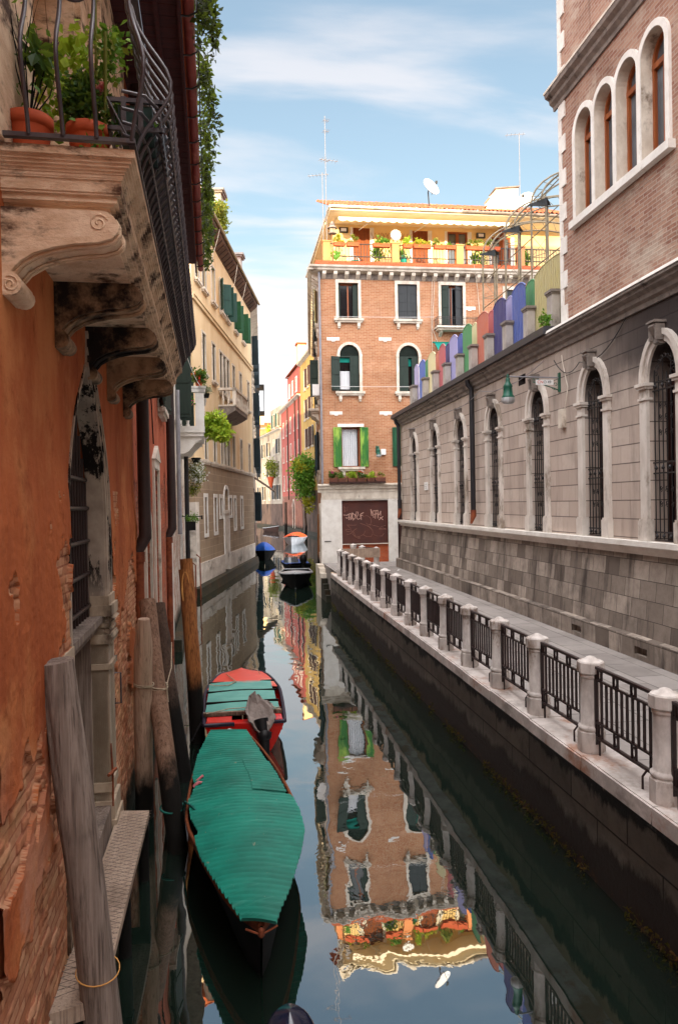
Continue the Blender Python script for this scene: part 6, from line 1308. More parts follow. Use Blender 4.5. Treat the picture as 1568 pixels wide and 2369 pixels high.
BAL = [(.07, 0), (.07, .06), (.05, .08), (.055, .16), (.095, .32), (.10, .42), (.08, .52), (.05, .58), (.045, .62), (.07, .66), (.05, .70), (.06, .95), (.09, 1.0), (.09, 1.22)]
for (u, n) in ((27.12, .38), (27.12, .12), (27.9, .87), (28.4, .87), (28.9, .87), (29.4, .87), (29.9, .87)): m = MB(); m.lathe(LF.P(u, n, 7.1), BAL, 14); m.build('baluster', M['istria_clean'], wb)
for u in (27.15, 30.1): m = MB(); m.prism(LF, [(0, 6.1), (.25, 6.12), (.42, 6.22), (.6, 6.45), (.78, 6.6), (.86, 6.62), (.86, 6.74), (0, 6.74)], u, u + .28, axis='u'); m.build('bracket', M['istria_clean'], wb)
random.seed(41)
def flowers(loc, rad3, n, sz, leafm, fls, label, potm=None, potr=.14, poth=.2, up=.2, kind='flower pot', drop=0):
    loc = V(loc)
    m = MB(); m.lathe(loc, [(potr * .7, 0), (potr, poth), (potr * 1.05, poth), (0, poth)], 12); o = m.build('flower_pot' if potm else 'hanging_plant', potm or M['blackplastic'], None, label, kind, loc=loc)
    b = MB(); c = loc + V((0, 0, poth + rad3[2] * .6 - drop)); b.bush(c, rad3, n, sz, up=up); b.build('foliage', M[leafm], o)
    for (fm, k) in fls: b = MB(); b.bush(c + V((0, 0, .03)), (rad3[0] * 1.1, rad3[1] * 1.1, rad3[2] * 1.05), k, sz * .8, up=.5, asp=1.0, clump=max(4, k // 4)); b.build('blossom', M[fm], o)
    return o
flowers(LF.P(27.1, .80, 8.54), (.28, .28, .26), 420, .12, 'leafdark', [('fl_red', 26)], 'terracotta pot of red flowers on the corner of the white balcony rail', M['terracotta'])
flowers(LF.P(27.6, 1.05, 8.2), (.22, .25, .22), 260, .10, 'leafgrey', [], 'dry grey hanging plant beside the corner of the white balcony', M['blackplastic'], .14, .16, up=.0)
flowers(LF.P(26.9, .1, 7.88), (.2, .2, .16), 160, .09, 'leafmid', [('fl_pink', 20), ('fl_white', 8)], 'upper hanging pot of magenta petunias by the pale house wall', M['terracotta'], .16, .22)
flowers(LF.P(26.9, .36, 7.55), (.26, .22, .26), 220, .09, 'leafmid', [('fl_pink', 44), ('fl_white', 26)], 'lower hanging basket of magenta and white petunias on the white balcony end', M['blackplastic'], .17, .2)
bs = MB(); bs.bush(LF.P(27.6, 1.35, 7.2), (.42, .5, .55), 1500, .20, 0, 60, up=-.3, asp=.45); bs.bush(LF.P(27.6, 1.7, 6.9), (.3, .3, .32), 420, .2, 0, 18, up=-.4, asp=.45); o = bs.build('wisteria', M['leaflime'], None, 'bright lime green climbing plant spilling from the side of the white balcony', 'plant'); k = MB(); k.tube([LF.P(27.6, .9, 7.0), LF.P(27.6, 1.2, 7.2), LF.P(27.6, 1.5, 7.2)], .02, 5); k.build('stem', M['pole_brown'], o)
b = MB(); b.bush(LF.P(29.3, .62, 5.5), (.33, .4, .55), 1500, .10, 0, 60, up=-.5, asp=.3); b.bush(LF.P(29.3, .5, 4.85), (.28, .3, .3), 400, .1, 0, 16, up=-.8, asp=.3); o = b.build('white_flower_basket', M['leafolive'], None, 'cascading hanging basket dotted with small white flowers below the white balcony', 'hanging basket')
k = MB(); k.bush(LF.P(29.2, .62, 5.5), (.36, .4, .55), 520, .075, 0, 90, up=.4, asp=1); k.build('blossom', M['fl_white'], o); k = MB(); k.lathe(LF.P(29.3, .6, 5.9), [(.1, 0), (.2, .2)], 10); k.build('pot', M['blackplastic'], o)
b = MB(); b.tube([LF.P(27.5, 0.0, 3.84), LF.P(27.5, .82, 3.83)], .02, 5); b.box(LF, 27.4, 27.6, .78, .84, 3.72, 3.86); b.build('bracket_rod', M['iron'], None, 'thin horizontal rod with the black trough plant hanging below the white basket', 'rod')
b = MB(); b.prism(LF, [(27.3, 3.32), (27.7, 3.32), (27.75, 3.64), (27.25, 3.64)], .22, .58); o = b.build('black_trough', M['blackplastic'], None, 'black square plant pot hanging on the pale house above the mooring poles', 'flower pot'); b = MB(); b.bush(LF.P(27.5, .45, 3.78), (.28, .25, .2), 420, .09, up=.3, asp=.3); b.build('foliage', M['leafmid'], o)
d = MB(); d.tube([LF.P(28.5, .25, 6.1), LF.P(28.5, .25, .5)], .085, 10); d.build('downpipe', M['blackpipe'], None, 'black downpipe below the white balcony', 'downpipe')
d = MB(); d.tube([LF.P(24.5, .14, 8.0), LF.P(24.5, .14, 3.3)], .07, 10); d.build('downpipe', M['greypipe'], None, 'grey downpipe on the pale house left of the white balcony', 'downpipe')
cable('cable', [LF.P(24, .4, 9.3), LF.P(27.0, .85, 8.55)], .012, M['white'], 'white cord slung from the balcony shutter to the white balcony rail', .15)
for i, u in enumerate((33.0, 33.4)):
    d = MB(); d.tube([LF.P(u, .42 + .2 * i, -.4), LF.P(u, .42 + .2 * i, 1.6 + .3 * i), LF.P(u, .25 + .2 * i, 1.75 + .3 * i)], .03, 5); d.build('iron_stake', M['rust'], None, ['bent iron stake in the water before the pale house', 'taller bent iron stake in front of the cream palace corner'][i], 'stake')
m = MB(); m.box(LF, 21.6, 34.4, 0, .25, -.8, .35); m.build('mossy_footing', M['algae'], ph_)

# ------------------------------------------------------------------ cream palace
CF = Fr((-1.95, 35.3), 9.4, 1)
cr = thing('cream_palace', 'cream palace with taupe scored ground floor, green shutters and a deep eave', 'palace', (-1, 44, 0))
tw = [(.8, 1.7, 15.2, 17.1), (2.4, 3.3, 15.2, 17.1), (4.8, 5.7, 15.2, 17.1), (7.3, 8.2, 15.3, 17.1), (8.9, 9.9, 15.3, 17.1), (11.9, 12.8, 15.3, 17.1), (15.0, 15.9, 15.3, 17.1)]
mw = [(2.1, 2.85, 10.9, 12.9), (4.6, 5.4, 10.9, 12.9), (6.7, 7.5, 10.6, 12.9), (7.8, 8.6, 10.6, 12.9), (8.9, 9.7, 10.6, 12.9), (10.9, 11.7, 10.9, 12.9), (13.6, 14.4, 10.9, 12.9), (17, 17.8, 10.9, 12.9)]
lw = [(2.2, 2.9, 6.55, 8.5), (4.5, 5.2, 6.55, 8.5), (6.6, 7.3, 6.55, 8.5), (7.6, 8.3, 6.55, 8.5), (8.6, 9.4, 6.55, 8.5), (10.5, 11.2, 6.55, 8.5), (13.4, 14.1, 6.55, 8.5), (17, 17.8, 6.55, 8.5)]
gw = [(1.95, 2.55, 2.82, 4.65), (4.4, 5.1, 2.82, 4.65), (6.0, 6.65, 3.65, 4.65), (9.0, 9.7, 3.65, 4.65), (10.6, 11.25, 2.82, 4.65), (13.2, 13.95, 2.82, 4.65)]
gd = (7.3, 8.6, .9, 4.7, 'r', .5)
m = MB(); shell(m, CF, 0, 19.2, 6.45, 18.6, 9, tw + mw + lw, .12); m.build('upper_wall', M['cream'], cr)
m = MB(); wall(m, CF, 0, 19.2, 1.43, 6.45, gw + [gd], .25); m.poly([CF.P(0, 0, 1), CF.P(0, -9, 1), CF.P(0, -9, 6.45), CF.P(0, 0, 6.45)]); m.poly([CF.P(19.2, 0, 1), CF.P(19.2, -9, 1), CF.P(19.2, -9, 6.45), CF.P(19.2, 0, 6.45)]); m.build('ground_floor_wall', M['creamlow'], cr)
m = MB(); m.box(CF, -.03, 7.2, -.3, .06, .95, 1.44); m.box(CF, 8.7, 19.2, -.3, .06, .95, 1.44); m.box(CF, -.02, 7.2, -.3, .045, .45, .949); m.box(CF, 8.7, 19.2, -.3, .045, .45, .949); m.box(CF, -.35, .35, -.4, .08, .4, 4.4); m.build('plinth', M['plinth'], cr)
m = MB(); m.hexa([CF.P(-1, -.3, -1), CF.P(-1, .7, -1), CF.P(19.2, .5, -1), CF.P(19.2, -.3, -1), CF.P(-1, -.3, .45), CF.P(-1, .35, .40), CF.P(19.2, .25, .45), CF.P(19.2, -.3, .45)]); m.build('algae_footing', M['algae'], cr)
for z0, z1, e in ((14.02, 14.2, .10), (14.2, 14.26, .15), (6.40, 6.50, .10), (6.3, 6.4, .06)): m = MB(); m.box(CF, -.05, 19.25, 0, e, z0, z1); m.build('belt_course', M['istria'] if z0 < 10 else M['cream'], cr)
for i, h in enumerate(tw):
    sh_ = None if i < 2 or i == 2 else [(-1, 100 if i != 3 else 150), (1, 110)]
    window(CF, h, cr, M['istria'], .10, depth=.14, shut=sh_, smat=M['tealgreen'] if i < 5 else M['green2'], fmat=M['slate'] if i < 2 else None, pane=M['glass_grey'] if i < 3 else M['glass'])
for i, h in enumerate(mw): window(CF, h, cr, M['istria'], .09, depth=.10, fmat=M['slate'], pane=M['inside'])
for i, h in enumerate(lw): window(CF, h, cr, M['istria'], .08, depth=.10, fmat=M['slate'], pane=M['inside'], sill=.06)
for i, h in enumerate(gw):
    o = window(CF, h, cr, M['istria_clean'], .16, .04, sill=0, pane=M['darkwood']); s = MB(); s.box(CF, h[0] - .16, h[1] + .16, 0, .05, h[2] - .18, h[2]); s.build('sill', M['istria_clean'], o)
o = window(CF, gd, cr, M['istria_clean'], .2, .06, sill=0, pane=M['istria'], pname='walled_up_door'); s = MB(); s.box(CF, 7.05, 8.85, -.2, .09, 3.75, 3.95); s.box(CF, 7.15, 8.75, -.2, .05, .7, 3.75); s.build('door_infill', M['plinth'], o)
m = MB(); m.prism(CF, [(0, 18.30), (.1, 18.36), (.52, 18.72), (.56, 18.95), (0, 18.95)], -.4, 19.3, axis='u'); m.build('eaves', M['brown_wall'], cr)
m = MB(); m.tube([CF.P(-.5, .64, 18.92), CF.P(19.4, .64, 18.92)], .08, 8); m.build('gutter', M['greyiron'], cr)
for k in range(28): m = MB(); m.prism(CF, [(.08, 18.30), (.50, 18.66), (.50, 18.72), (.08, 18.40)], .2 + .67 * k, .32 + .67 * k, axis='u'); m.build('rafter_end', M['darkwood'], cr)
m = MB(); tileroof(m, CF, -.4, 19.3, .56, 18.96, -4.5, 20.9, .24); m.poly([CF.P(-.4, .5, 18.9), CF.P(-.4, -4.5, 20.9), CF.P(-.4, -9, 18.6)]); m.poly([CF.P(19.3, .5, 18.9), CF.P(19.3, -4.5, 20.9), CF.P(19.3, -9, 18.6)]); m.poly([CF.P(-.4, -4.5, 20.9), CF.P(19.3, -4.5, 20.9), CF.P(19.3, -9, 18.6), CF.P(-.4, -9, 18.6)]); m.build('roof', M['roof'], cr)
o = chimney(cr, CF, 9.2, -.5, 18.9, 22.6, .95, .8, M['concrete'], M['gravel']); m = MB(); m.box(CF, 8.68, 9.72, -.95, -.05, 20.3, 20.55); m.build('chimney_band', M['roof'], o)
chimney(cr, CF, 15.5, -.3, 18.9, 21.0, .7, .6, M['concrete'], M['gravel'])
chimney(cr, CF, 3.6, -2.0, 19.5, 24.2, 1.0, .8, M['penthouse'], M['roof'])
m = MB(); m.box(CF, 4.5, 8.4, -3.4, -.6, 19.1, 20.7); m.build('roof_dormer', M['penthouse'], cr)
random.seed(51)
m = MB(); m.bush(CF.P(5.8, .3, 19.9), (.5, 2.2, .75), 1300, .20, 0, 50); m.build('roof_garden_shrub', M['leafolive'], None, 'sunlit yellow green shrubs on the roof edge of the cream palace', 'shrub')
m = MB(); m.bush(CF.P(.9, .6, 19.0), (.4, .9, .8), 500, .18, 0, 22, up=-.2); m.build('gutter_plant', M['leafmid'], None, 'green plant tumbling over the near end of the cream palace gutter', 'plant')
cb = thing('cream_balcony', 'grey stone balustraded balcony on the middle floor of the cream palace', 'balcony', (0, 43, 9))
m = MB(); m.prism(CF, [(0, 9.1), (.3, 9.15), (.6, 9.3), (.95, 9.5), (.95, 9.72), (0, 9.72)], 6.2, 10.6, axis='u'); m.build('floor_slab', M['gravel'], cb)
m = MB(); m.box(CF, 6.15, 10.65, .78, 1.0, 10.62, 10.76); m.box(CF, 6.15, 6.37, 0, 1.0, 10.62, 10.755); m.box(CF, 10.43, 10.65, 0, 1.0, 10.62, 10.755); m.box(CF, 6.15, 10.65, .8, .98, 9.72, 9.82); m.box(CF, 6.15, 6.37, 0, .98, 9.72, 9.815); m.build('rails', M['istria'], cb)
for u, n in ((6.18, .8), (8.3, .8), (10.44, .8)): m = MB(); m.box(CF, u, u + .2, n, n + .18, 9.82, 10.62); m.build('pier', M['istria'], cb)
for u, n in [(6.26, .25), (6.26, .55)] + [(6.6 + .28 * i, .89) for i in range(14) if abs(6.6 + .28 * i - 8.4) > .16]: m = MB(); m.lathe(CF.P(u, n, 9.82), [(.06, 0), (.05, .1), (.09, .28), (.06, .42), (.045, .5), (.06, .62), (.07, .8)], 8); m.build('baluster', M['istria'], cb)
for u0_, z0_, u1_, z1_ in ((4.3, 18.8, 3.6, 16.2), (10.0, 18.8, 8.5, 15.0), (13.5, 18.8, 12.6, 16.0)): cable('cable', [CF.P(u0_, .6, z0_), CF.P(u0_ - .3, .3, (z0_ + z1_) / 2), CF.P(u1_, .1, z1_)], .02, M['istria'], 'pale cable hanging from the cream palace eave near the %s' % {4.3: 'second top window', 10.0: 'green shuttered middle windows', 13.5: 'last green shutters'}[u0_], .1)

# ------------------------------------------------------------------ farther houses
def house(name, label, F, u1, z1, wallm, rows, cols, shutm, back=9, lowm=None, lowz=3.5, roofm=None, ww=1.0, hts=None, arches=(), eave=.5, ang=165, wz=1.7, chim=(), base=True, u0=0):
    c = F.P((u0 + u1) / 2, 0, 0); t = thing(name, label, 'house', c); hs = []
    for zi in rows:
        for ci, uc in enumerate(cols): hs.append((uc - ww / 2, uc + ww / 2, zi, zi + wz))
    la = [(a, b, c_, d, 'r', (b - a) / 2) for a, b, c_, d in arches]; m = MB(); lz = lowz if lowm else -1
    shell(m, F, u0, u1, lz, z1, back, [h for h in hs + la if h[2] > lz], .25); m.build('wall', wallm, t)
    if lowm:
        m = MB(); wall(m, F, u0, u1, -1, lowz, [h for h in hs + la if h[2] < lz], .25); m.poly([F.P(u0, 0, -1), F.P(u0, -back, -1), F.P(u0, -back, lowz), F.P(u0, 0, lowz)]); m.poly([F.P(u1, 0, -1), F.P(u1, -back, -1), F.P(u1, -back, lowz), F.P(u1, 0, lowz)]); m.build('lower_wall', lowm, t)
    for i, h in enumerate(hs): window(F, h, t, M['istria'], .1, shut=[(-1, ang), (1, ang - 8)] if shutm and (i % 3 != 2) else None, smat=shutm, sill=.08)
    for h in la: window(F, h, t, M['istria'], .16, sill=0, fmat=M['darkwood'])
    m = MB(); m.prism(F, [(0, z1 - .25), (eave * .4, z1 - .15), (eave, z1 - .02), (eave, z1 + .08), (0, z1 + .08)], u0 - .1, u1 + .1, axis='u'); m.build('cornice', M['istria'], t)
    m = MB(); tileroof(m, F, u0 - .1, u1 + .1, eave, z1 + .09, -back / 2, z1 + .09 + back * .2, .3)
    for e in (u0 - .1, u1 + .1): m.poly([F.P(e, eave, z1 + .05), F.P(e, -back / 2, z1 + .09 + back * .2), F.P(e, -back, z1 + .05)])
    m.poly([F.P(u0 - .1, -back / 2, z1 + .09 + back * .2), F.P(u1 + .1, -back / 2, z1 + .09 + back * .2), F.P(u1 + .1, -back, z1), F.P(u0 - .1, -back, z1)]); m.build('roof', M['roof'], t)
    for (u, n, h, w, mt) in chim: chimney(t, F, u, n, z1, z1 + h, w, w * .8, mt, M['roof'])
    if base: m = MB(); m.box(F, u0 + .01, u1 - .01, -.2, .12, -1, .5); m.build('algae_footing', M['algae'], t)
    return t
C2 = Fr(CF.P(19.26, 0, 0).to_2d(), 2.0, 1)
h2 = house('shuttered_house', 'tall pale house with many dark shutters beyond the cream palace', C2, 14, 19.2, M['farwhite'], (3.0, 7.0, 10.8, 14.6), (1.4, 4.2, 7.4, 10.8), M['blueshut'], lowm=M['brown_wall'], lowz=5.5, ang=118, wz=2.2, chim=((5, -2, 2.5, .9, M['concrete']),))
m = MB(); m.hexa([C2.P(4, 0, 6.4), C2.P(7.6, 0, 6.4), C2.P(7.6, 1.7, 5.2), C2.P(4, 1.7, 5.2), C2.P(4, 0, 6.5), C2.P(7.6, 0, 6.5), C2.P(7.6, 1.7, 5.3), C2.P(4, 1.7, 5.3)])
for i in range(9): m.box(C2, 4 + .42 * i, 4.18 + .42 * i, 0, .02, 6.3, 6.5)
m.build('sun_canopy', M['plank'], None, 'slanted tan wooden canopy sticking out from the dark shuttered house', 'canopy')
h3 = house('ochre_back_house', 'yellowish house with an upper green shutter behind the pale shuttered house', Fr(C2.P(14.05, 0, 0).to_2d(), 1.5, 1), 22, 20.8, M['cream'], (3, 7.5, 11.5, 15.5), (2, 6, 10, 15, 19), M['slate'], lowm=M['brick_old'], lowz=6.5, ang=95, wz=2.0, chim=((4, -3, 2, .8, M['penthouse']),))
random.seed(61)
m = MB(); m.box(C2, 12.5, 15.5, .3, .95, 12.6, 12.7); m.box(C2, 12.5, 15.5, .3, .95, 15.0, 15.1)
for u in (12.5, 13.5, 14.5, 15.44): m.box(C2, u, u + .06, .9, .96, 12.7, 15.0)
m.build('bay_frame', M['iron'], None, 'dark metal framed glass bay hanging high over the canal', 'glass bay')
# right bank beyond the brick house
Y1 = Fr((9.9, 98.5), -3.9, -1)
h4 = house('ochre_house', 'ochre yellow house with tall brown shutters behind the brick house', Y1, 8.0, 24.4, M['yellow'], (7.5, 12, 16, 20.2), (-11.5, -8.2, -5, -1.8, 1.2, 4.0), M['brownshut'], lowm=M['brown_wall'], lowz=6.0, ang=160, wz=2.6, ww=1.2, u0=-14, chim=((3, -2, 2.5, 1.2, M['penthouse']),))
P1 = Fr(Y1.P(8.05, 0.05, 0).to_2d(), -3.9, -1)
h5 = house('coral_house', 'coral red house with white framed windows and an arched water door', P1, 22, 20.2, M['pink'], (6.6, 11.4, 15.6), (2, 5.8, 10.5, 14.5, 19), None, lowm=M['brick_old'], lowz=5.6, wz=2.4, ww=1.1, arches=((7.6, 9.6, .4, 3.9),), chim=())
m = MB(); shell(m, P1, 1, 13, 20.2, 24.6, 7, [(3, 4, 21.2, 23.2), (7, 8, 21.2, 23.2), (10.5, 11.4, 21.2, 23.2)], .25); m.build('upper_storey', M['pink'], h5)
for h in ((3, 4, 21.2, 23.2), (7, 8, 21.2, 23.2), (10.5, 11.4, 21.2, 23.2)): window(P1, h, h5, M['istria_clean'], .14, sill=.08)
m = MB(); tileroof(m, P1, .8, 13.2, .4, 24.7, -3.5, 26.2, .3); m.poly([P1.P(.8, .4, 24.65), P1.P(.8, -3.5, 26.2), P1.P(.8, -7, 24.6)]); m.poly([P1.P(13.2, .4, 24.65), P1.P(13.2, -3.5, 26.2), P1.P(13.2, -7, 24.6)]); m.build('upper_roof', M['roof'], h5)
chimney(h5, P1, 8, -1.5, 24.6, 29.0, 1.6, 1.2, M['penthouse'], M['roof']); chimney(h5, P1, 16, -2, 20.5, 24.0, 1.4, 1.1, M['penthouse'], M['roof'])
for u in (1.0, 5.0, 13.2):
    m = MB(); m.tube([P1.P(u, .12, 20), P1.P(u, .12, 5)], .1, 6); m.build('drain', M['brownshut'], h5)
WH = Fr(P1.P(22.05, 0, 0).to_2d(), -9, -1)
h6 = house('flaking_white_house', 'flaking white house with dark ground floor shutters and roof plants in the far distance', WH, 26, 17.6, M['farwhite'], (5.2, 9.4, 13.4), (2.5, 6.5, 11, 16, 21), M['slate'], lowm=M['brown_wall'], lowz=4.4, wz=2.6, ww=1.2, chim=((6, -2, 2.6, 1.2, M['penthouse']),))
m = MB(); shell(m, WH, 0, 9, 17.7, 21.6, 6, [(2, 3.2, 18.2, 20.6), (5.5, 6.7, 18.2, 20.6)], .25); m.build('upper_storey', M['farwhite'], h6)
for h in ((2, 3.2, 18.2, 20.6), (5.5, 6.7, 18.2, 20.6)): window(WH, h, h6, M['istria'], .12, shut=[(-1, 165), (1, 165)], smat=M['tealgreen'])
h7 = house('apricot_house', 'apricot plastered house with grey shutters closing the far end of the canal', Fr((-6, 186), 90, 1), 16.5, 23.5, M['farorange'], (4, 9, 13.5, 18.5), (2.5, 6.5, 10, 12, 14.4), M['blueshut'], lowm=M['brown_wall'], lowz=4.0, wz=2.6, ww=1.2, chim=((12.5, -3, 4, 1.3, M['penthouse']), (9.5, -4, 3.5, 1.2, M['penthouse'])))
# trees and props far off
def tree(name, label, base, h, crown, n, sz, leafm, trunk=.16, lean=0):
    t = thing(name, label, 'tree', base); b = V(base); m = MB(); topp = b + V((lean, 0, h)); pts = [b.lerp(topp, k / 6) + V((.06 * sin(k * 2.1), .05 * cos(k * 1.7), 0)) for k in range(7)]
    m.tube(pts, [trunk * (1 - .09 * k) for k in range(7)], 8)
    for k in range(7): a = k * 2.4; s = pts[3 + k % 4]; m.tube([s, s + V((cos(a) * crown[0] * .5, sin(a) * crown[1] * .5, crown[2] * .3)), s + V((cos(a) * crown[0] * .85, sin(a) * crown[1] * .85, crown[2] * .55))], [trunk * .45, trunk * .25, trunk * .08], 5)
    m.build('trunk', M['pole_dark'], t); m = MB(); m.bush(topp, crown, n, sz, 0, n // 30); m.build('crown', leafm, t)
random.seed(71)
tree('canal_tree', 'slender green and yellow tree growing from the canal wall before the ochre house', (8.85, 96.5, .2), 7.6, (1.9, 1.7, 3.4), 3400, .42, M['leafmid'])
m = MB(); m.bush((8.2, 95.8, 9.2), (1.0, .9, 1.2), 500, .4, 0, 16); m.bush((9.3, 95.8, 4.4), (.8, .7, 1.3), 400, .4, 0, 12); m.build('yellowing_foliage', M['leafyellow'], None, 'patch of yellowing leaves hanging in the canal tree', 'foliage')
m = MB(); m.bush(WH.P(3, 1.2, 10.5), (1.2, 1.6, 1.8), 700, .4, 0, 26); o = m.build('rooftop_shrub', M['leafolive'], None, 'dark shrub leaning over a red pot on the far flaking white house', 'shrub'); k = MB(); k.lathe(WH.P(3, 1.4, 6.8), [(.1, 0), (.6, 2.2), (.6, 2.4)], 8); k.build('pot', M['terracotta'], o)
m = MB(); m.bush(WH.P(12, -.5, 18.4), (.8, 2.0, .9), 420, .4, 0, 14); m.build('rooftop_shrub', M['leaflime'], None, 'bright green shrub on the roof terrace of the far flaking white house', 'shrub')
for i, (x, y, z, lb, r) in enumerate(((4.75, 43.2, 3.6, 'tall tan mooring pole in front of the brick house flank', .13), (5.3, 47.5, 3.0, 'second tan mooring pole further along the brick house flank', .12), (7.6, 118, 4.6, 'dark mooring pole far off before the coral house', .22))):
    pole(lb, (x + .05, y, z), (x, y, 0), r, r * 1.1, M['pole_orange'] if i < 2 else M['pole_dark'], 30 + i, knots=1)

# unseen row of houses, added behind the viewer to cast the canal's shade
SH = Fr((-60, -26), 90, 1)
sh_row = thing('rear_shade_houses', 'unseen plastered row of houses added behind the viewer to shade the canal', 'house', (0, -26, 0))
m = MB(); m.box(WF, -75, 60, -40, -26, -1, 23.9); m.build('wall', M['farorange'], sh_row)
m = MB(); m.prism(WF, [(-75.2, 23.9), (60.2, 23.9), (60.2, 24.15), (-75.2, 24.15)], -40.4, -25.6); m.build('roof', M['roof'], sh_row)

# ------------------------------------------------------------------ boats
def hullmesh(m, bow, stern, beam, h_bow, h_st, draft=.15, taper=.35, tw=.8, flare=.75, N_=18, K=7, mi=0, bl=.62):
    """Open hull from bow point to transom. Returns gunwale points (left, right)."""
    B, T = V(bow), V(stern); d = (T - B); L_ = d.length; d = d.normalized(); s = V((d.y, -d.x, 0)); rows = []; gl, gr = [], []
    for i in range(N_ + 1):
        t = i / N_; w = beam / 2 * (min(1, (t / taper)) ** bl if t < taper else 1 - (1 - tw) * ((t - taper) / (1 - taper)) ** 2); w = max(w, .012)
        g = h_bow + (h_st - h_bow) * min(1, t * 1.25) ** .7; c = B + d * (L_ * t); rake = .22 * (1 - t) ** 6; row = []
        for k in range(-K, K + 1):
            q = k / K; a = abs(q); x = w * (flare + (1 - flare) * a ** 2) * (a ** .55 if a else 0) * (1 if q > 0 else -1); z = -draft + (g + draft) * (a ** 2.2)
            row.append(c + s * x + d * rake * (1 - a) + V((0, 0, z)))
        rows.append(row); gl.append(row[0]); gr.append(row[-1])
    m.grid(rows, mi, True); m.poly(list(reversed(rows[-1])), mi)
    return gl, gr
# teal covered boat
tb = thing('covered_boat', 'narrow dark boat covered with teal green corrugated sheeting', 'boat', (0, 8.5, 0))
m = MB(); gl, gr = hullmesh(m, (.135, 6.42, 0), (-.20, 11.75, 0), 1.30, .53, .50, taper=.42, tw=.52); m.build('hull', M['pitch'], tb)
m = MB(); m.tube([p + V((0, 0, .01)) for p in gl], .022, 5); m.tube([p + V((0, 0, .01)) for p in gr], .022, 5); 
for gg in (gl, gr): m.grid([[p + V((0, 0, .0)) for p in gg], [p + V((0, 0, -.07)) + (p - V((0, p.y, p.z))) * .006 for p in gg]], 0, True)
m.build('gunwale', M['boatwood'], tb)
RT = [(6.30, .255), (6.52, .30), (6.90, .42), (7.25, .50), (7.6, .585), (8.09, .665), (8.6, .655), (9.02, .60), (9.06, .53), (9.7, .44), (10.6, .28), (11.3, .16), (11.78, .08)]
LT = [(6.30, -.03), (6.52, -.10), (6.90, -.24), (7.25, -.35), (7.6, -.46), (8.0, -.53), (8.12, -.49), (8.5, -.60), (9.0, -.66), (9.45, -.60), (9.8, -.66), (10.6, -.64), (11.3, -.56), (11.78, -.50)]
def lerpT(T_, y):
    for (a, xa), (b, xb) in zip(T_, T_[1:]):
        if a <= y <= b: return xa + (xb - xa) * (y - a) / (b - a)
    return T_[0][1] if y < T_[0][0] else T_[-1][1]
rows = []; n = 58 * 6; random.seed(81)
for i in range(n + 1):
    y = 6.30 + 5.48 * i / n; r_ = lerpT(RT, y); l_ = lerpT(LT, y); j_ = .012 * noise.noise(V((0, y * 14, 3))); row = []
    for k in range(15):
        q = k / 14; x = l_ + (r_ - l_) * q + (j_ if q > .9 else -j_ if q < .1 else 0)
        z = .60 + .07 * sin(pi * q) * min(1, (i / n) * 4 + .15, (1 - i / n) * 2.2 + .1) + .016 * noise.noise(V((x * 1.5, y * 1.2, 0))) + .004 * noise.noise(V((x * 4, y * 3, 5))) + .045 * (1 - abs(sin(pi * i / 6)))
        row.append(V((x, y + (q - .5) * -.10 + .007 * noise.noise(V((x * 2, y * .8, 7))), z)))
    rows.append(row)
m = MB(); m.grid(rows, 0, True); m.grid([[p - V((0, 0, .006)) for p in r] for r in rows], 0, True); m.build('corrugated_cover', M['teal'], tb)
m = MB(); m.grid([[p + V((.01, 0, .022)) for p in r[9:]] for r in rows[179:249]], 0, True); m.build('patched_sheet', M['teal'], tb)
m = MB(); m.lathe((.13, 6.27, .50), [(0, 0), (.03, .03), (.022, .06), (.03, .08), (0, .1)], 8); m.tube([(.0, 6.33, .56), (.13, 6.26, .54), (.27, 6.34, .56)], .010, 5); m.build('bow_knob', M['rust'], tb)
m = MB(); m.tube([(-.62, 9.52, .62), (-.56, 9.50, .68), (-.52, 9.58, .64), (-.60, 9.62, .60)], .022, 6); m.tube([(-.6, 9.7, .62), (-.52, 9.72, .68), (-.5, 9.8, .62)], .016, 6); m.build('rag', M['fl_rose'], None, 'pinkish rag knotted on the edge of the teal covered boat', 'rag')
m = MB(); m.poly([(-.22, 11.80, .50), (.06, 11.80, .50), (.06, 12.0, .47), (-.22, 12.0, .47)]); m.tube([(-.45, 11.80, .55), (-.2, 11.95, .60), (.02, 11.82, .56)], .012, 5); m.build('stern_board', M['white'], tb)
# red boat
rb = thing('red_boat', 'small red boat with faded teal slatted covers and an outboard under a grey hood', 'boat', (0, 14, 0))
m = MB(); gl, gr = hullmesh(m, (.02, 16.15, 0), (.05, 12.55, 0), 1.46, .60, .50, taper=.42, tw=.93, flare=.86, bl=.24); m.poly([gl[-1], gr[-1], gr[-1] + V((-.03, .28, -.01)), gl[-1] + V((.03, .28, -.01))]); m.build('hull', M['redboat'], rb)
m = MB(); m.tube([p + V((0, 0, .0)) for p in gl], .035, 6); m.tube([p + V((0, 0, 0)) for p in gr], .035, 6); a, b = gl[-1], gr[-1]; m.tube([a, a.lerp(b, .36), a.lerp(b, .40) + V((0, .15, -.16)), a.lerp(b, .60) + V((0, .15, -.16)), a.lerp(b, .64), b], .035, 6); m.build('rubber_trim', M['navytrim'], rb)
m = MB()
rows = []
for i in range(8):
    a, b = gl[i], gr[i]; rows.append([a.lerp(b, q / 8) + V((0, 0, .015 + .05 * sin(pi * q / 8))) for q in range(9)])
m.grid(rows, 0, True); m.build('foredeck', M['coralboat'], rb)
m = MB()
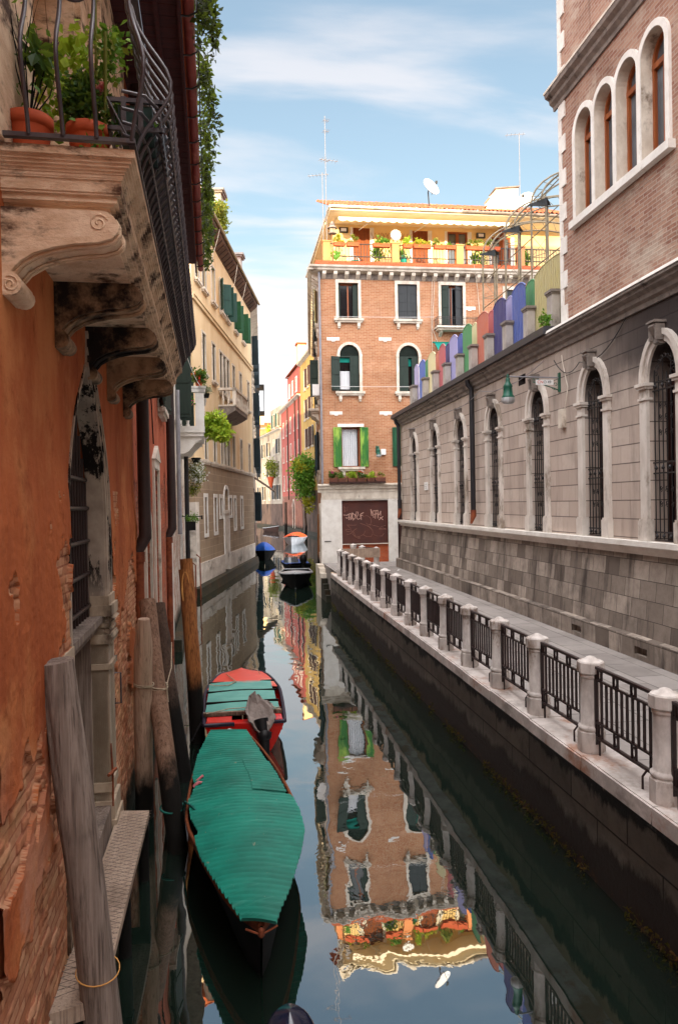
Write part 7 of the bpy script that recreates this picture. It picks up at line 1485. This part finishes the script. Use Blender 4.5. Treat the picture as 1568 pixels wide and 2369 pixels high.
for (i0) in (len(gl) - 1,):
    a, b = gl[-1], gr[-1]
    for (s0, s1) in ((.03, .34), (.66, .97)): m = MB(); m.hexa([a.lerp(b, s0) + V((0, .02, -.15)), a.lerp(b, s1) + V((0, .02, -.15)), a.lerp(b, s1) + V((0, .34, -.15)), a.lerp(b, s0) + V((0, .34, -.15)), a.lerp(b, s0) + V((0, .04, .03)), a.lerp(b, s1) + V((0, .04, .03)), a.lerp(b, s1) + V((0, .30, .05)), a.lerp(b, s0) + V((0, .30, .05))]); m.build('stern_locker', M['redboat'], rb)
for k, (ya, yb) in enumerate(((13.0, 13.62), (13.68, 14.4), (14.46, 15.15))):
    w0, w1 = .66, .64 - .03 * k; m = MB(); rows = []
    n = 9 * 4
    for i in range(n + 1):
        y = ya + (yb - ya) * i / n; z = .56 + .012 * k + .009 * sin(2 * pi * i / 4); rows.append([V((.03 - w0 + (w0 + w1) * q / 8, y, z + .03 * sin(pi * q / 8))) for q in range(9)])
    m.grid(rows, 0, False); m.grid([[p - V((0, 0, .02)) for p in r] for r in rows], 0, False); m.build('slatted_cover', M['teal2'], rb)
    m = MB(); m.box(WF, -.65, .69, yb, yb + .05, .565, .60); m.build('batten', M['pole_dark'], rb)
m = MB(); m.box(WF, -.66, .70, 12.93, 13.0, .535, .60); m.build('batten', M['pole_pale'], rb)
m = MB(); rows = []
for i in range(15):
    t = i / 14; c = V((.36 - .10 * t ** .8, 12.40 + .46 * t, .40 + .42 * t)); r = .25 * (sin(pi * min(1, .08 + t * .90)) ** .36) * (1 if t > .35 else .68 + .32 * t / .35)
    rows.append([c + V((r * (.92 + .10 * sin(3 * a + 4 * t) + .06 * sin(7 * a + 9 * t)) * cos(a) + .03 * noise.noise(V((a * 3, t * 6, 4))), r * .62 * sin(a) * (1 + .1 * sin(5 * a + 3)) - .10 * r * sin(a), .05 * sin(2 * a + 3 * t) + .10 * sin(a) + .05 * noise.noise(V((cos(a) * 3, sin(a) * 3, t * 7))))) for a in (2 * pi * k / 36 for k in range(36))])
m.grid(rows, 0, True, cv=True); m.poly(rows[-1]); m.poly(rows[0]); m.build('motor_hood', M['greytarp'], rb)
m = MB(); m.tube([(.33, 12.55, .55), (.36, 12.45, .35), (.38, 12.38, .05), (.38, 12.36, -.2)], [.13, .10, .08, .06], 10); m.lathe((.37, 12.42, .22), [(0, 0), (.12, .05), (.13, .14), (.05, .2)], 10); m.build('motor_leg', M['blackplastic'], rb)
m = MB(); m.tube([(-.3, 15.6, .66), (-.1, 15.0, .64), (-.25, 14.7, .64), (-.5, 14.75, .63), (-.62, 14.9, .63)], .010, 5); m.tube([(-.6, 12.9, .6), (-.2, 13.05, .63), (.2, 13.1, .62)], .008, 5); m.tube([(.45, 12.95, .62), (.55, 13.05, .64), (.6, 12.9, .62), (.68, 13.0, .62), (.5, 12.98, .63)], .009, 5); m.tube([(.1, 16.2, .68), (.35, 15.7, .70), (.4, 15.5, .65)], .007, 5); m.build('rope', M['rope'], None, 'loose pale mooring ropes lying over the red boat', 'rope', loc=(0, 14, .6))
m = MB(); m.tube([(-.67, 12.75, .52), (-.78, 12.7, .35), (-.86, 12.9, .15), (-.85, 13.2, .1)], .014, 5); m.build('mooring_chain', M['iron'], None, 'dark chain from the red boat stern down to the orange pole', 'chain', loc=(-.7, 12.8, .3))
m = MB(); m.tube([(-.72, 15.2, .6), (-.8, 14.6, 1.2), (-.86, 13.8, 2.1)], .007, 4); m.build('mooring_line', M['rope'], None, 'thin pale line from the red boat bow up to the mooring poles', 'rope', loc=(-.8, 14.6, 1))
# outboard cowl at the bottom edge, on a boat mostly below the picture
ob = thing('outboard_motor', 'navy blue outboard cowling with a white lettered stripe poking into the bottom edge', 'outboard motor', (.26, 4.55, 0))
m = MB(); rows = []
for i in range(11):
    t = i / 10; z = .72 + .33 * t; s = sqrt(max(0, 1 - t ** 3.2)) * .98 + .001; rows.append([V((.26 + .175 * s * cos(a) * (1 + .06 * cos(2 * a)), 4.52 + .24 * s * sin(a) + .02 * t, z)) for a in (2 * pi * k / 28 for k in range(28))])
m.grid(rows, 0, True, cv=True); m.poly(rows[0]); cw = m.build('cowling', M['cowl'], ob)
m = MB()
for (t0, dt, q) in ((.55, .10, .8), (.69, .05, .5), (.78, .05, .5), (.88, .12, .8), (1.06, .06, .5)):
    pts = []
    for z_, ex in ((.80, 0), (.845, 0)):
        pass
    def cp_(a, z_): z_ += .10; t = (z_ - .72) / .33; s = sqrt(max(0, 1 - t ** 3.2)) * .98 + .004; return V((.26 + .178 * s * cos(a) * (1 + .06 * cos(2 * a)), 4.52 + .243 * s * sin(a) + .02 * t, z_))
    m.poly([cp_(t0, .82), cp_(t0 + dt, .82 + .01 * q), cp_(t0 + dt, .86), cp_(t0 + dt * .2, .865)]); 
m.build('stripe_letters', M['white'], cw)
m = MB(); m.tube([(.26, 4.52, .62), (.26, 4.42, .3), (.26, 4.4, -.3)], [.12, .08, .06], 8); m.build('motor_leg', M['blackplastic'], ob)
nb = thing('near_boat', 'dark boat carrying the navy outboard, below the bottom edge of the picture', 'boat', (.3, 2.2, 0)); m = MB(); gl, gr = hullmesh(m, (.3, -.4, 0), (.28, 4.30, 0), 1.4, .6, .5); m.build('hull', M['pitch'], nb); m = MB(); m.tube(gl, .03, 5); m.tube(gr, .03, 5); m.build('gunwale', M['boatwood'], nb)
# farther boats
def boat(label, bow, stern, beam, hb, hs, hullm, coverm=None, arch=.25, covfrom=.05, covto=.95, trimm=None, motor=None, name='moored_boat', windshield=None):
    c = (V(bow) + V(stern)) / 2; t = thing(name, label, 'boat', (c.x, c.y, 0)); m = MB(); gl, gr = hullmesh(m, bow, stern, beam, hb, hs, flare=.8); m.build('hull', hullm, t)
    m = MB(); m.tube(gl, .035, 5); m.tube(gr, .035, 5); m.tube([gl[-1], gr[-1]], .035, 5); m.build('gunwale', trimm or M['white'], t)
    if coverm:
        n = len(gl); i0, i1 = int(n * covfrom), int(n * covto) + 1; m = MB(); rows = []
        for i in range(i0, min(i1, n)): tt = (i - i0) / max(1, (i1 - i0 - 1)); rows.append([gl[i].lerp(gr[i], q / 8) + V((0, 0, .03 + arch * sin(pi * q / 8) ** (.9) * (1 - (2 * tt - 1) ** 4 * .6))) for q in range(9)])
        m.grid(rows, 0, True); m.build('tarpaulin', coverm, t)
    if motor:
        m = MB(); p = V(motor); m.lathe(p, [(0, 0), (.16, .02), (.22, .18), (.22, .36), (.12, .5), (0, .52)], 12); o = m.build('outboard', M['blackplastic'], t); m = MB(); m.tube([p, p - V((0, 0, .8))], .07, 6); m.build('motor_leg', M['blackplastic'], o)
    if windshield:
        m = MB(); p = V(windshield); m.grid([[p + V((.45 * cos(a), .25 * sin(a), 0)) for a in (pi + pi * k / 8 for k in range(9))], [p + V((.38 * cos(a), .12 * sin(a) + .15, .3)) for a in (pi + pi * k / 8 for k in range(9))]], 0, True); m.build('windscreen', M['glass_grey'], t)
    return t
boat('grey white open boat with its bow towards the viewer by the brick house', (2.75, 36.2, 0), (3.25, 41.6, 0), 1.75, .80, .55, M['pitch'], M['whiteboat'], .10, 0, .45, M['whiteboat'])
boat('blue topped boat with a black outboard moored behind the grey white boat', (3.3, 47.5, 0), (3.6, 43.2, 0), 1.6, .7, .6, M['pitch'], M['bluetarp'], .12, .1, .75, M['pitch'], (3.75, 42.95, .75), windshield=(3.1, 43.9, .75))
boat('boat under a bright blue tarpaulin in the middle of the canal by the left bank', (1.95, 55.6, 0), (2.05, 60.5, 0), 1.8, .75, .6, M['pitch'], M['bluetarp'], .62, 0, 1, M['pitch'])
boat('grey and white boat with an orange tarpaulin near the canal tree', (5.4, 75.6, 0), (6.6, 80.5, 0), 2.3, .8, .7, M['whiteboat'], M['orangetarp'], .5, .25, 1, M['whiteboat'])
boat('small dark red boat with a pale rim at the far end of the canal', (6.3, 115, 0), (4.3, 117, 0), 1.6, .9, .6, M['brownshut'], M['whiteboat'], .05, 0, .6, M['whiteboat'])

for o in bpy.data.objects:
    if '_o' in o: del o['_o']
